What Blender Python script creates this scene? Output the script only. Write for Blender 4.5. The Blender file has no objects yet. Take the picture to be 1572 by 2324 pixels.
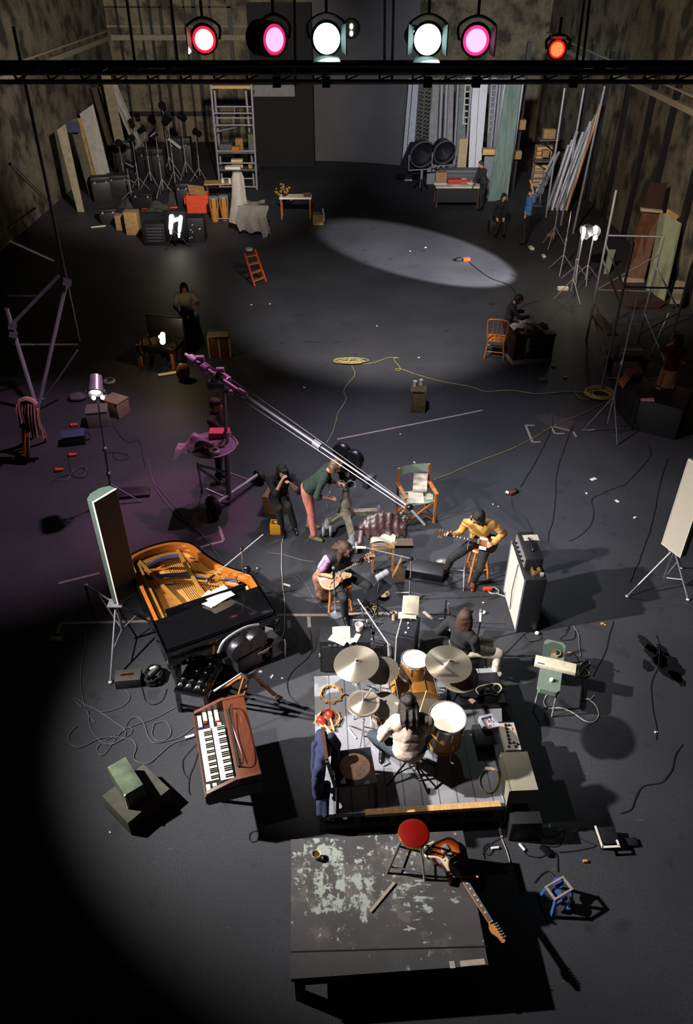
import bpy, bmesh, math, random
from mathutils import Vector as V, Matrix as MX, noise as MN
random.seed(7)
SC = bpy.context.scene
R = math.radians
# ------------------------------------------------------------------ camera
H, PITCH, FPX, CX, CY = 8.0, R(36.6), 1727.0, 786.0, 1162.0
cam = bpy.data.cameras.new('camera'); co = bpy.data.objects.new('camera', cam)
SC.collection.objects.link(co); SC.camera = co
cam.sensor_fit = 'VERTICAL'; cam.sensor_height = 36.0; cam.lens = FPX*36/2324
cam.clip_end = 200; cam.clip_start = .05
co.location = (0, 0, H); co.rotation_euler = (R(90)-PITCH, 0, 0)
# ------------------------------------------------------------------ world, exposure
w = bpy.data.worlds.new('world'); SC.world = w; w.use_nodes = True
w.node_tree.nodes['Background'].inputs[0].default_value = (.6, .55, .65, 1)
w.node_tree.nodes['Background'].inputs[1].default_value = .0005
SC.view_settings.view_transform = 'Standard'; SC.view_settings.look = 'None'
SC.view_settings.exposure = 0; SC.view_settings.gamma = 1; SC.view_settings.use_curve_mapping = False
SC.cycles.max_bounces = 4; SC.cycles.use_denoising = True; SC.cycles.sample_clamp_indirect = 4

def spot(loc, to, power, ang, blend=.3, col=(1, 1, 1), size=.12):
    l = bpy.data.lights.new('spot_light', 'SPOT'); o = bpy.data.objects.new('spot_light', l)
    SC.collection.objects.link(o); l.energy = power; l.spot_size = R(ang); l.spot_blend = blend
    l.color = col; l.shadow_soft_size = size; o.location = loc
    o.rotation_euler = (V(to)-V(loc)).to_track_quat('-Z', 'Y').to_euler()
    return o
def point(loc, power, col=(1, 1, 1), size=.1):
    l = bpy.data.lights.new('lamp_light', 'POINT'); o = bpy.data.objects.new('lamp_light', l)
    SC.collection.objects.link(o); l.energy = power; l.color = col; l.shadow_soft_size = size; o.location = loc
    return o
# key lamps high on the left rail of the stage, out of frame
spot((-7.4, 5.6, 7.1), (2.0, 7.0, 0), 14500, 54, 1.0, (1, .95, .9), .1)
spot((-3.6, 4.6, 7.4), (1.0, 8.0, 0), 4600, 48, 1.0, (1, .95, .9), .1)
# cool wash from the gantry (the six colour lamps)
LAMPS = []
# far floor pool and dim general wash
spot((8.6, 17.2, 5.5), (2.86, 24.3, 0), 27000, 22, .3, (1, .97, .95), .05)
spot((1.2, 14.3, 6.1), (1.0, 19.3, 0), 4600, 62, .7, (1, .93, .86), .2)
spot((0.5, 12.2, 6.1), (1.4, 12.2, 0), 1700, 84, .9, (.93, .92, 1), .2)
# dim wash over the rear of the stage
spot((-1.5, 15.0, 7.5), (-8.0, 36, 2.6), 11000, 50, .6, (1, .9, .78), .2)
spot((1.5, 15.0, 7.5), (5.7, 34, 3.4), 10500, 39, .95, (.93, .97, 1), .2)
spot((2.0, 13.5, 7.5), (9.2, 25, 2.2), 4500, 60, .7, (1, .85, .66), .2)

# ------------------------------------------------------------------ helpers
def P(px, py, z=0.0):                                  # point of the place seen at pixel, at height z
    x = (px-CX)/FPX; y = -(py-CY)/FPX; c, s = math.cos(PITCH), math.sin(PITCH)
    r = V((x, c+y*s, -s+y*c)); return V((0, 0, H)) + r*((z-H)/r.z)
def PY(px, py, Y):                                     # the same at a given distance Y
    x = (px-CX)/FPX; y = -(py-CY)/FPX; c, s = math.cos(PITCH), math.sin(PITCH)
    r = V((x, c+y*s, -s+y*c)); return V((0, 0, H)) + r*(Y/r.y)
def srgb(h):
    h = h.lstrip('#'); v = [int(h[i:i+2], 16)/255 for i in (0, 2, 4)]
    return tuple(x/12.92 if x <= .04045 else ((x+.055)/1.055)**2.4 for x in v)
MATS = {}
def mat(name, col, rough=.6, metal=0., var=.15, scale=12., bump=0., spec=.5, stretch=(1, 1, 1), coat=0.):
    if name in MATS: return MATS[name]
    m = bpy.data.materials.new(name); m.use_nodes = True; nt = m.node_tree; N = nt.nodes; L = nt.links
    b = N['Principled BSDF']; c = srgb(col) if isinstance(col, str) else col
    b.inputs['Roughness'].default_value = rough; b.inputs['Metallic'].default_value = metal
    b.inputs['Specular IOR Level'].default_value = spec
    if coat: b.inputs['Coat Weight'].default_value = coat
    tc = N.new('ShaderNodeTexCoord'); mp = N.new('ShaderNodeMapping'); mp.inputs['Scale'].default_value = stretch
    n = N.new('ShaderNodeTexNoise'); n.inputs['Scale'].default_value = scale; n.inputs['Detail'].default_value = 6
    L.new(tc.outputs['Object'], mp.inputs[0]); L.new(mp.outputs[0], n.inputs['Vector'])
    r = N.new('ShaderNodeValToRGB'); e = r.color_ramp.elements
    e[0].position = .3; e[1].position = .7
    e[0].color = (*[x*(1-var) for x in c], 1); e[1].color = (*[min(1, x*(1+var)) for x in c], 1)
    L.new(n.outputs['Fac'], r.inputs[0]); L.new(r.outputs[0], b.inputs['Base Color'])
    if bump:
        bp = N.new('ShaderNodeBump'); bp.inputs['Strength'].default_value = bump; bp.inputs['Distance'].default_value = .02
        L.new(n.outputs['Fac'], bp.inputs['Height']); L.new(bp.outputs[0], b.inputs['Normal'])
    MATS[name] = m; return m
def glow(name, col, strength):
    if name in MATS: return MATS[name]
    m = bpy.data.materials.new(name); m.use_nodes = True; b = m.node_tree.nodes['Principled BSDF']
    c = srgb(col) if isinstance(col, str) else col
    b.inputs['Base Color'].default_value = (*c, 1); b.inputs['Emission Color'].default_value = (*c, 1)
    b.inputs['Emission Strength'].default_value = strength; MATS[name] = m; return m

def spl(pts, n=8, closed=False):                       # Catmull-Rom through points
    p = [V(q) for q in pts]; k = len(p); out = []
    if k < 3 and not closed: return p
    for i in range(k if closed else k-1):
        g = (lambda j: p[j % k]) if closed else (lambda j: p[max(0, min(k-1, j))])
        a, b, c, d = g(i-1), g(i), g(i+1), g(i+2)
        for t in range(n):
            t /= n
            out.append(.5*((2*b)+(c-a)*t+(2*a-5*b+4*c-d)*t*t+(3*b-a-3*c+d)*t**3))
    if not closed: out.append(p[-1])
    return out
def frame(d):
    d = V(d).normalized(); u = V((0, 0, 1)) if abs(d.z) < .95 else V((1, 0, 0))
    s = d.cross(u).normalized(); return s, s.cross(d).normalized(), d
def axes(x, y, z, o=(0, 0, 0)):
    m = MX((x, y, z)).transposed().to_4x4(); m.translation = V(o); return m
def MW(o):
    return (MW(o.parent) @ o.matrix_basis) if o.parent else o.matrix_basis.copy()
class MB:
    def __init__(s): s.bm = bmesh.new()
    def add(s, vs, fs, M=None):
        v = [s.bm.verts.new((M @ V(q)) if M else V(q)) for q in vs]
        for f in fs:
            try: s.bm.faces.new([v[i] for i in f])
            except ValueError: pass
        return v
    def box(s, c, d, rot=(0, 0, 0), bev=0., M=None):
        from mathutils import Euler
        m = MX.Translation(V(c)) @ Euler(rot).to_matrix().to_4x4()
        if M: m = M @ m
        x, y, z = [q/2 for q in d]
        vs = [(a, b, e) for a in (-x, x) for b in (-y, y) for e in (-z, z)]
        v = s.add(vs, [(0, 1, 3, 2), (4, 6, 7, 5), (0, 4, 5, 1), (2, 3, 7, 6), (0, 2, 6, 4), (1, 5, 7, 3)], m)
        if bev:
            es = {e for q in v for e in q.link_edges}
            bmesh.ops.bevel(s.bm, geom=list(es), offset=bev, segments=2, affect='EDGES', profile=.6)
        return s
    def cyl(s, p0, p1, r, r2=None, n=14):
        p0, p1 = V(p0), V(p1); r2 = r if r2 is None else r2
        a, b, d = frame(p1-p0); vs = []
        for p, q in ((p0, r), (p1, r2)):
            for i in range(n):
                t = 2*math.pi*i/n; vs.append(p+(a*math.cos(t)+b*math.sin(t))*q)
        f = [(i, (i+1) % n, n+(i+1) % n, n+i) for i in range(n)]+[tuple(range(n))[::-1], tuple(range(n, 2*n))]
        s.add(vs, f); return s
    def bar(s, p0, p1, wd, th=None):                   # rectangular bar between two points
        p0, p1 = V(p0), V(p1); th = th or wd; a, b, d = frame(p1-p0); vs = []
        for p in (p0, p1):
            for i, j in ((-1, -1), (1, -1), (1, 1), (-1, 1)): vs.append(p+a*i*wd/2+b*j*th/2)
        s.add(vs, [(0, 1, 5, 4), (1, 2, 6, 5), (2, 3, 7, 6), (3, 0, 4, 7), (3, 2, 1, 0), (4, 5, 6, 7)]); return s
    def tube(s, pts, r, n=6, closed=False, rs=None):
        p = [V(q) for q in pts]; k = len(p); vs = []; prev = None
        for i in range(k):
            t = (p[(i+1) % k]-p[i-1]) if closed else p[min(k-1, i+1)]-p[max(0, i-1)]
            if t.length < 1e-7: t = V((0, 0, 1))
            t.normalize()
            if prev is None: a, b, _ = frame(t)
            else:
                a = prev-t*prev.dot(t)
                a = a.normalized() if a.length > 1e-5 else frame(t)[0]
                b = a.cross(t)
            prev = a; q = rs[i] if rs else r
            for j in range(n):
                g = 2*math.pi*j/n; vs.append(p[i]+(a*math.cos(g)+b*math.sin(g))*q)
        f = []
        for i in range(k if closed else k-1):
            for j in range(n):
                f.append((i*n+j, i*n+(j+1) % n, ((i+1) % k)*n+(j+1) % n, ((i+1) % k)*n+j))
        if not closed: f += [tuple(range(n))[::-1], tuple(range((k-1)*n, k*n))]
        s.add(vs, f); return s
    def lathe(s, prof, M=None, n=28):
        vs = []; k = len(prof)
        for r, z in prof:
            for i in range(n):
                t = 2*math.pi*i/n; vs.append((r*math.cos(t), r*math.sin(t), z))
        f = []
        for i in range(k-1):
            for j in range(n): f.append((i*n+j, i*n+(j+1) % n, (i+1)*n+(j+1) % n, (i+1)*n+j))
        shut = prof[0] == prof[-1]
        if prof[0][0] > 1e-4 and not shut: f.append(tuple(range(n))[::-1])
        if prof[-1][0] > 1e-4 and not shut: f.append(tuple(range((k-1)*n, k*n)))
        v = s.add(vs, f, M); bmesh.ops.remove_doubles(s.bm, verts=v, dist=1e-6); return s
    def ell(s, c, r, M=None, n=3):                     # ellipsoid, M a 3x3 of axes
        m = (M.to_4x4() if M else MX.Identity(4)); m.translation = V(c)
        r = r if hasattr(r, '__len__') else (r, r, r)
        bmesh.ops.create_icosphere(s.bm, subdivisions=n, radius=1, matrix=m @ MX.Diagonal((*r, 1))); return s
    def caps(s, p0, p1, r0, r1=None, n=2):
        r1 = r0 if r1 is None else r1
        if (V(p1)-V(p0)).length > 1e-4: s.cyl(p0, p1, r0, r1, 12)
        s.ell(p0, r0*1.01, n=n); s.ell(p1, r1*1.01, n=n); return s
    def prism(s, poly, z0, z1, M=None):
        n = len(poly); vs = [(x, y, z0) for x, y in poly]+[(x, y, z1) for x, y in poly]
        s.add(vs, [(i, (i+1) % n, n+(i+1) % n, n+i) for i in range(n)]+[tuple(range(n))[::-1], tuple(range(n, 2*n))], M); return s
    def sheet(s, fn, nu, nv, th=.004):                 # thin cloth/paper from a function of u,v
        vs = [fn(i/nu, j/nv) for j in range(nv+1) for i in range(nu+1)]
        f = [(j*(nu+1)+i, j*(nu+1)+i+1, (j+1)*(nu+1)+i+1, (j+1)*(nu+1)+i) for j in range(nv) for i in range(nu)]
        v = s.add(vs, f); fs = list({q for a in v for q in a.link_faces})
        bmesh.ops.solidify(s.bm, geom=fs, thickness=th); return s
    def build(s, name, m, parent=None, world=False, label=None, org=None, ang=38, jit=0.):
        bm = s.bm
        if world and parent: bmesh.ops.transform(bm, matrix=MW(parent).inverted(), verts=bm.verts)
        if org is not None: bmesh.ops.translate(bm, vec=-V(org), verts=bm.verts)
        bmesh.ops.recalc_face_normals(bm, faces=bm.faces)
        if jit:
            bm.normal_update()
            for v in bm.verts: v.co += v.normal*jit*(.75*MN.noise(V((v.co.x*9, v.co.y*9, v.co.z*5)))+.2*MN.noise(v.co*24))
        bm.normal_update(); a = R(ang)
        for f in bm.faces: f.smooth = True
        for e in bm.edges:
            e.smooth = len(e.link_faces) == 2 and e.calc_face_angle(0) < a
        me = bpy.data.meshes.new(name); bm.to_mesh(me); bm.free()
        o = bpy.data.objects.new(name, me); SC.collection.objects.link(o)
        if m: me.materials.append(m)
        if parent: o.parent = parent
        if org is not None: o.location = org
        if label: o['label'] = label
        return o
    def remesh(s, vox, sm=3):                          # fuse everything in the builder into one skin
        me = bpy.data.meshes.new('tmp'); s.bm.to_mesh(me); o = bpy.data.objects.new('tmp', me)
        SC.collection.objects.link(o)
        a = o.modifiers.new('r', 'REMESH'); a.mode = 'VOXEL'; a.voxel_size = vox
        b = o.modifiers.new('s', 'SMOOTH'); b.iterations = sm; b.factor = .5
        dg = bpy.context.evaluated_depsgraph_get(); e = o.evaluated_get(dg); m2 = e.to_mesh()
        s.bm.free(); s.bm = bmesh.new(); s.bm.from_mesh(m2); e.to_mesh_clear()
        bpy.data.objects.remove(o); bpy.data.meshes.remove(me); return s
def tag(o, label, cat, group=None, kind=None):
    if label: o['label'] = label
    if cat: o['category'] = cat
    if group: o['group'] = group
    if kind: o['kind'] = kind
    return o
def thing(name, label, cat, loc=(0, 0, 0), rz=0., group=None):
    o = bpy.data.objects.new(name, None); SC.collection.objects.link(o); o.empty_display_size = .1
    o.location = loc; o.rotation_euler = (0, 0, rz); return tag(o, label, cat, group)
def struct(b, name, m): return tag(b.build(name, m), None, None, None, 'structure')
def dup(o, label, loc=None, rz=None, group=None):
    c = o.copy(); SC.collection.objects.link(c); c['label'] = label
    if group: c['group'] = group
    if loc is not None: c.location = loc
    if rz is not None: c.rotation_euler = (0, 0, rz)
    for ch in [q for q in o.children]:
        d = ch.copy(); SC.collection.objects.link(d); d.parent = c
        for g in [q for q in ch.children]:
            k = g.copy(); SC.collection.objects.link(k); k.parent = d
    return c
def yaw(a, b): return math.atan2(b[1]-a[1], b[0]-a[0])
def boxthing(name, label, cat, A, B, depth, z0, z1, m, bev=.006, group=None):  # A-B the edge nearest the viewer
    A, B = V(A), V(B); d = B-A; d.z = 0; L = d.length; a = math.atan2(d.y, d.x)
    o = MB().box((L/2, depth/2, (z1-z0)/2), (L, depth, z1-z0), bev=bev).build(name, m)
    o.location = (A.x, A.y, z0); o.rotation_euler = (0, 0, a); return tag(o, label, cat, group)
def cable(label, px, m, r=.009, group='cables on the studio floor', name='cable', cat='cable', z=.012, n=7):
    pts = [P(x, y, z) if not isinstance(q, V) else q for q in px for x, y in [q[:2]]] if not isinstance(px[0], V) else px
    g = [V(p) for p in spl(pts, n)]
    r *= .55 if m is CBLK else .7
    for p in g:
        j = MN.noise(p*3)*.02; p.x += j; p.y -= j
    return tag(MB().tube(g, r, 6).build(name, m, org=V(g[0])), label, cat, group)
def tape(label, a, b, wd=.05, m=None, name='floor_tape', group='pale tape marks on the floor'):
    A, B = P(*a), P(*b); A.z = B.z = .0035
    return tag(MB().bar(A, B, wd, .003).build(name, m or TAPE, org=A), label, 'tape', group)
# ------------------------------------------------------------------ shared materials
BLACK = mat('black_paint', '#15151a', .45, 0, .2)
BLKG = mat('black_gloss', '#08080a', .12, 0, .1, spec=.6, coat=.6)
BLKM = mat('black_metal', '#1c1c22', .35, .6, .2)
BLKC = mat('black_cloth', '#101014', .9, 0, .3, 40, .3)
STEEL = mat('steel', '#8f8f98', .38, .3, .12)
CHROME = mat('chrome', '#c4c4ca', .2, .75, .05)
GREYM = mat('grey_metal', '#5c5c64', .45, .25, .2)
WHITE = mat('white_paper', '#cfc8bd', .75, 0, .05)
CREAM = mat('cream_paper', '#b9b2a2', .75, 0, .08)
TAPE = mat('tape', '#877c74', .8, 0, .25, 25)
WOOD = mat('orange_wood', '#a8622a', .45, 0, .25, 9, stretch=(1, 1, 6))
WOODP = mat('pale_wood', '#b08c5e', .55, 0, .2, 9, stretch=(6, 1, 1))
WOODD = mat('dark_wood', '#3d2415', .5, 0, .3, 8, stretch=(1, 8, 1))
CARD = mat('cardboard', '#8a6b45', .85, 0, .2)
RUB = mat('rubber', '#0d0d0f', .7, 0, .2)
CBLK = mat('cable_black', '#121215', .55, 0, .1)
CGRY = mat('cable_grey', '#5d5b60', .6, 0, .15)
CWHT = mat('cable_white', '#a39c8c', .6, 0, .1)
CYEL = mat('rope_yellow', '#8f8250', .8, 0, .2)
RED = mat('red_paint', '#8c1410', .4, 0, .15)
ORNG = mat('orange_red_paint', '#c03a16', .5, 0, .2)
GREENP = mat('green_leather', '#4c6258', .6, 0, .2)
SKIN = mat('skin', '#b07d63', .55, 0, .1, 20)
DENIM = mat('dark_denim', '#0c0d13', .85, 0, .25, 30)
TWEED = mat('dark_suit', '#0d0c10', .9, 0, .2, 40)
HAIRB = mat('hair_black', '#0a0707', .65, 0, .5, 26, .5, stretch=(6, 6, 1))
HAIRN = mat('hair_brown', '#382216', .65, 0, .5, 26, .5, stretch=(6, 6, 1))
# ------------------------------------------------------------------ setting
def floor_mat():
    m = bpy.data.materials.new('studio_floor'); m.use_nodes = True; nt = m.node_tree; N = nt.nodes; L = nt.links
    b = N['Principled BSDF']; b.inputs['Roughness'].default_value = .62; b.inputs['Specular IOR Level'].default_value = .3
    tc = N.new('ShaderNodeTexCoord')
    def nz(sc, det, lo, hi, stretch=(1, 1, 1)):
        mp = N.new('ShaderNodeMapping'); mp.inputs['Scale'].default_value = stretch
        n = N.new('ShaderNodeTexNoise'); n.inputs['Scale'].default_value = sc; n.inputs['Detail'].default_value = det
        L.new(tc.outputs['Object'], mp.inputs[0]); L.new(mp.outputs[0], n.inputs['Vector'])
        r = N.new('ShaderNodeMapRange'); r.inputs[1].default_value = lo; r.inputs[2].default_value = hi
        L.new(n.outputs['Fac'], r.inputs[0]); return r.outputs[0]
    def mix(f, a, c):
        x = N.new('ShaderNodeMix'); x.data_type = 'RGBA'
        for s_, v_ in ((0, f), (6, a), (7, c)):
            if isinstance(v_, tuple): x.inputs[s_].default_value = v_
            elif isinstance(v_, float): x.inputs[s_].default_value = v_
            else: L.new(v_, x.inputs[s_])
        return x.outputs[2]
    base = mix(nz(.55, 5, .35, .68), (.022, .023, .029, 1), (.038, .039, .047, 1))
    grit = mix(nz(38, 4, .42, .75), base, (.022, .023, .028, 1))
    spots = mix(nz(2.6, 6, .62, .74), grit, (.015, .016, .019, 1))
    scuff = mix(nz(5.5, 3, .70, .76, (1, 4, 1)), spots, (.07, .068, .066, 1))
    L.new(scuff, b.inputs['Base Color'])
    bp = N.new('ShaderNodeBump'); bp.inputs['Strength'].default_value = .15; bp.inputs['Distance'].default_value = .01
    L.new(nz(60, 3, .3, .7), bp.inputs['Height']); L.new(bp.outputs[0], b.inputs['Normal'])
    return m
def wall_mat(name, c0, c1, dark):
    m = bpy.data.materials.new(name); m.use_nodes = True; nt = m.node_tree; N = nt.nodes; L = nt.links
    b = N['Principled BSDF']; b.inputs['Roughness'].default_value = .9
    tc = N.new('ShaderNodeTexCoord'); n = N.new('ShaderNodeTexNoise'); n.inputs['Scale'].default_value = 1.3; n.inputs['Detail'].default_value = 8
    n2 = N.new('ShaderNodeTexNoise'); n2.inputs['Scale'].default_value = 9; n2.inputs['Detail'].default_value = 5
    L.new(tc.outputs['Object'], n.inputs['Vector']); L.new(tc.outputs['Object'], n2.inputs['Vector'])
    r = N.new('ShaderNodeValToRGB'); e = r.color_ramp.elements; e[0].position = .38; e[0].color = (*dark, 1); e[1].position = .5; e[1].color = (*c0, 1)
    q = e.new(.72); q.color = (*c1, 1); L.new(n.outputs['Fac'], r.inputs[0])
    x = N.new('ShaderNodeMix'); x.data_type = 'RGBA'; x.blend_type = 'MULTIPLY'; x.inputs[0].default_value = .7
    L.new(r.outputs[0], x.inputs[6]); L.new(n2.outputs['Fac'], x.inputs[7]); L.new(x.outputs[2], b.inputs['Base Color'])
    bp = N.new('ShaderNodeBump'); bp.inputs['Strength'].default_value = .4; L.new(n2.outputs['Fac'], bp.inputs['Height']); L.new(bp.outputs[0], b.inputs['Normal'])
    return m
XL0, XL1, XR0, XR1, YB, ZC = -11.3, -11.3, 9.4, 9.6, 42.5, 12.0
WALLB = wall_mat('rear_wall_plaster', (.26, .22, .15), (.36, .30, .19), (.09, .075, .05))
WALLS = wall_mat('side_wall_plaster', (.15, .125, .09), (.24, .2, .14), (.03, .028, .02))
struct(MB().box((0, 20, -.1), (26, 48, .2)), 'floor', floor_mat())
struct(MB().box((-.9, YB+.15, ZC/2), (21.6, .3, ZC)), 'wall_back', WALLB)
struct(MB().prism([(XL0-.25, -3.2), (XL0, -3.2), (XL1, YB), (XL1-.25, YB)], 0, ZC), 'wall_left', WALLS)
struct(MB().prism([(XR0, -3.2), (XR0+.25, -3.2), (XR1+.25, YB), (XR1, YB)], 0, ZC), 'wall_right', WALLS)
struct(MB().box((-.9, -3.35, ZC/2), (21.6, .3, ZC)), 'wall_front', WALLS)
struct(MB().box((-.9, 19.6, ZC+.1), (22, 46.5, .2)), 'ceiling', BLACK)
LEDGE = mat('ledge_paint', '#8d8474', .8, 0, .2)
def wx(side, y): t = (y+3.2)/(YB+3.2); return (XL0+(XL1-XL0)*t) if side < 0 else (XR0+(XR1-XR0)*t)
b = MB(); b.box((-7.6, YB-.09, 4.55), (7.4, .18, .22)); b.box((-7.6, YB-.05, 5.0), (7.4, .1, .07)); struct(b, 'trim_1', LEDGE)
b = MB()
for z, t in ((4.55, .18), (4.85, .06)): b.bar((wx(-1, 8)+.08, 8, z), (wx(-1, YB)+.08, YB, z), .16, t)
struct(b, 'trim_2', LEDGE)
b = MB()
for z, t in ((4.4, .16), (4.75, .05)): b.bar((wx(1, 8)-.08, 8, z), (wx(1, YB)-.08, YB, z), .16, t)
struct(b, 'trim_3', LEDGE)
# vertical timber studs and mesh wires on the rear wall
b = MB()
for x in (-10.7, -9.7, -9.2, -8.6, -8.1, -7.5, -7.1, -6.3, -5.5):
    b.box((x+random.uniform(-.1, .1), YB-.06, 3.6), (random.uniform(.07, .2), .12, 7.2))
for z in (1.3, 2.7, 3.35, 5.75, 6.4): b.box((-7.7, YB-.06, z), (7.3, .12, random.uniform(.05, .3)))
struct(b, 'trim_4', BLACK)
b = MB()
for y in (20.5, 22, 24.6, 26.5, 29, 31.5, 34): b.box((wx(1, y)-.07, y, 2.5), (.14, .22, 5))
struct(b, 'trim_5', BLACK)
# pale cyclorama sheet curving into the floor
CYC = mat('cyclorama_cloth', '#77757c', .9, 0, .06, 1.2)
b = MB()
def cyc(u, v):
    x = -1.6+u*4.6; t = v
    z = t*7.4; y = 38.2-1.2*u*u
    return (x, y, z)
b.sheet(cyc, 24, 10, .02)
tag(b.build('cyclorama', CYC, org=(0, 37.5, 0)), 'tall plain grey backdrop cloth at centre of the far wall', 'backdrop')
b = MB().box((0, 0, 3.1), (2.6, .1, 6.2))
o = b.build('black_drape', BLKC); o.location = (-2.75, 37.15, 0); tag(o, 'black drape hanging between the scaffold tower and the grey backdrop', 'curtain')
b = MB().box((0, 0, .22), (2.1, .1, .44)); o = b.build('drape_batten', mat('grey_board', '#77757c', .8)); o.location = PY(613, 207, 37.06); o.location.z -= .2
tag(o, 'grey board across the top of the black drape', 'board')

# ------------------------------------------------------------------ lighting gantry
GY = 13.0
gz = lambda py, y=GY: PY(786, py, y).z
t = thing('lighting_gantry', 'long overhead pipe gantry carrying six coloured stage lamps', 'gantry', (0, GY, gz(150)))
for py, dy, r in ((146, 0, .055), (160, .45, .03), (166, 0, .03), (186, .2, .035)):
    z = gz(py, GY+dy); MB().cyl((-6.5, GY+dy, z), (6.5, GY+dy, z), r).build('rail', BLKM if r > .05 else GREYM, t, True)
z0, z1 = gz(150), gz(186)
b = MB()
for i in range(27):
    x = -6.5+i*.5; b.bar((x, GY, z0), (x, GY+.2, z1), .03); b.bar((x, GY+.2, z1), (x+.5, GY, z0), .02)
b.build('lattice', BLKM, t, True)
for x0, x1, yb in ((285, 310, 172), (385, 405, 158), (668, 670, 195), (873, 872, 150), (893, 889, 184), (1340, 1318, 178), (1328, 1305, 160)):
    MB().cyl(PY(x0, -20, GY), PY(x1, yb, GY), .02).build('hanger', GREYM, t, True)
for x in (628, 740, 970, 1080, 1300): MB().box(PY(x, 186, GY), (.12, .12, .14)).build('clamp', BLKM, t, True)
def stage_lamp(px, py, r, lens, label, aim, power, col, ang=40, door=None, sp=True, half=False, side=0, face=None, rim=None):
    c = PY(px, py, GY-.35); t = thing('stage_lamp', label, 'stage lamp', c, 0, 'coloured lamps on the gantry')
    f = (V(face or (0, .6, 7.6))-c).normalized() if not half else V((.75, -1, .0)).normalized()
    s, u, d = frame(f); M = axes(s, u, d, c)
    MB().lathe([(r*.75, -.5), (r*1.02, -.42), (r*1.05, -.05), (r*1.15, -.03), (r*1.15, .02), (r*1.02, .02), (r*1.02, -.02)], M).build('housing', BLACK, t, True)
    b = MB()
    for i in range(5): b.lathe([(r*1.08, -.12-.07*i), (r*1.2, -.13-.07*i), (r*1.08, -.14-.07*i)], M, 20)
    b.build('cooling_fins', BLKM, t, True)
    MB().lathe([(0, .035), (r*.5, .028), (r*.8, .012), (r*.8, -.02), (0, -.02)], M).build('lens', lens, t, True)
    MB().lathe([(r*.8, .013), (r*1.0, .0), (r*1.0, -.02), (r*.8, -.02)], M).build('lens_rim', rim or lens, t, True)
    b = MB().tube(spl([c+s*r*1.3, c+s*r*1.35+V((0, 0, r*1.0)), c+V((0, 0, r*1.6)), c-s*r*1.35+V((0, 0, r*1.0)), c-s*r*1.3], 5), .02)
    b.cyl(c+V((0, 0, r*1.6)), c+V((0, 0, r*1.6+.2)), .02)
    b.build('yoke', BLKM, t, True)
    if door:
        for k in door:
            q = {'l': (-s, u), 'r': (s, u), 'b': (-u, s), 't': (u, s)}[k]
            o0 = c+q[0]*r*1.1+f*.02; o1 = o0+q[0]*r*.35+f*r*1.1
            wv = q[1]*r*.8; b = MB()
            n = (o1-o0).cross(wv).normalized()*.008
            vs = [o0-wv, o0+wv, o1+wv*1.25, o1-wv*1.25]; b.add([x+n for x in vs]+[x-n for x in vs], [(0, 1, 2, 3), (7, 6, 5, 4), (0, 4, 5, 1), (1, 5, 6, 2), (2, 6, 7, 3), (3, 7, 4, 0)])
            b.build('barn_door', mat('barn_door_grey', '#70787c', .5, .3), t, True)
    if sp: spot(c+f*.25, aim, power, ang, .6, col, .08)
    return t
stage_lamp(463, 90, .165, glow('lens_red', (1, .34, .26), 4), 'round red stage lamp, far left on the gantry', P(90, 1080), 1800, (1, .64, .86), 58, 'r', rim=glow('rim_red', (1, .015, .05), 1.1))
stage_lamp(622, 90, .19, glow('lens_pink', (1, .42, .68), 1.5), 'pink stage lamp turned sideways, second from the left', P(470, 850, 2.4), 1500, (1, .22, .6), 26, half=True, rim=glow('rim_pink', (1, .03, .2), .8))
stage_lamp(741, 88, .19, glow('lens_mint', (.62, 1, .92), 3.2), 'pale mint stage lamp, third from the left on the gantry', P(1000, 1150), 230, (.86, 1, 1), 70, 'lb')
stage_lamp(970, 90, .19, glow('lens_white', (.72, 1, .95), 4), 'bright white stage lamp with barn doors right of centre', P(1300, 1300), 280, (.86, 1, .97), 70, 'lrb')
stage_lamp(1080, 92, .185, glow('lens_rose', (1, .5, .75), 1.4), 'rose pink stage lamp, fifth from the left', P(700, 1050), 300, (1, .5, .75), 50, 'l', rim=glow('rim_rose', (1, .04, .3), 1.0))
stage_lamp(1264, 112, .115, glow('lens_orange', (1, .2, .05), 1.6), 'small red lamp at the far right of the gantry', P(1500, 1000), 120, (1, .25, .12), 40, 't', rim=glow('rim_orange', (1, .01, .01), .9))
for x, y, l in ((590, 72, 'left of the pink lamp'), (938, 76, 'left of the white lamp'), (797, 60, 'right of the mint lamp')):
    t = thing('lamp_vents', 'pair of tiny glowing vent holes '+l, 'lamp vent', PY(x, y, GY-.2), 0, 'glowing vents of the stage lamps')
    c = PY(x, y, GY-.2)
    MB().lathe([(.11, 0), (.13, .12), (.12, .14), (.02, .14)], axes(V((1, 0, 0)), V((0, 0, 1)), V((0, -1, 0)), c+V((0, .2, -.03)))).build('housing', BLACK, t, True)
    for dz in (0, -.085): MB().ell(c+V((0, 0, dz)), (.026, .02, .036), n=2).build('glow_hole', glow('vent_glow', (1, .9, .62), 5), t, True)
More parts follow.
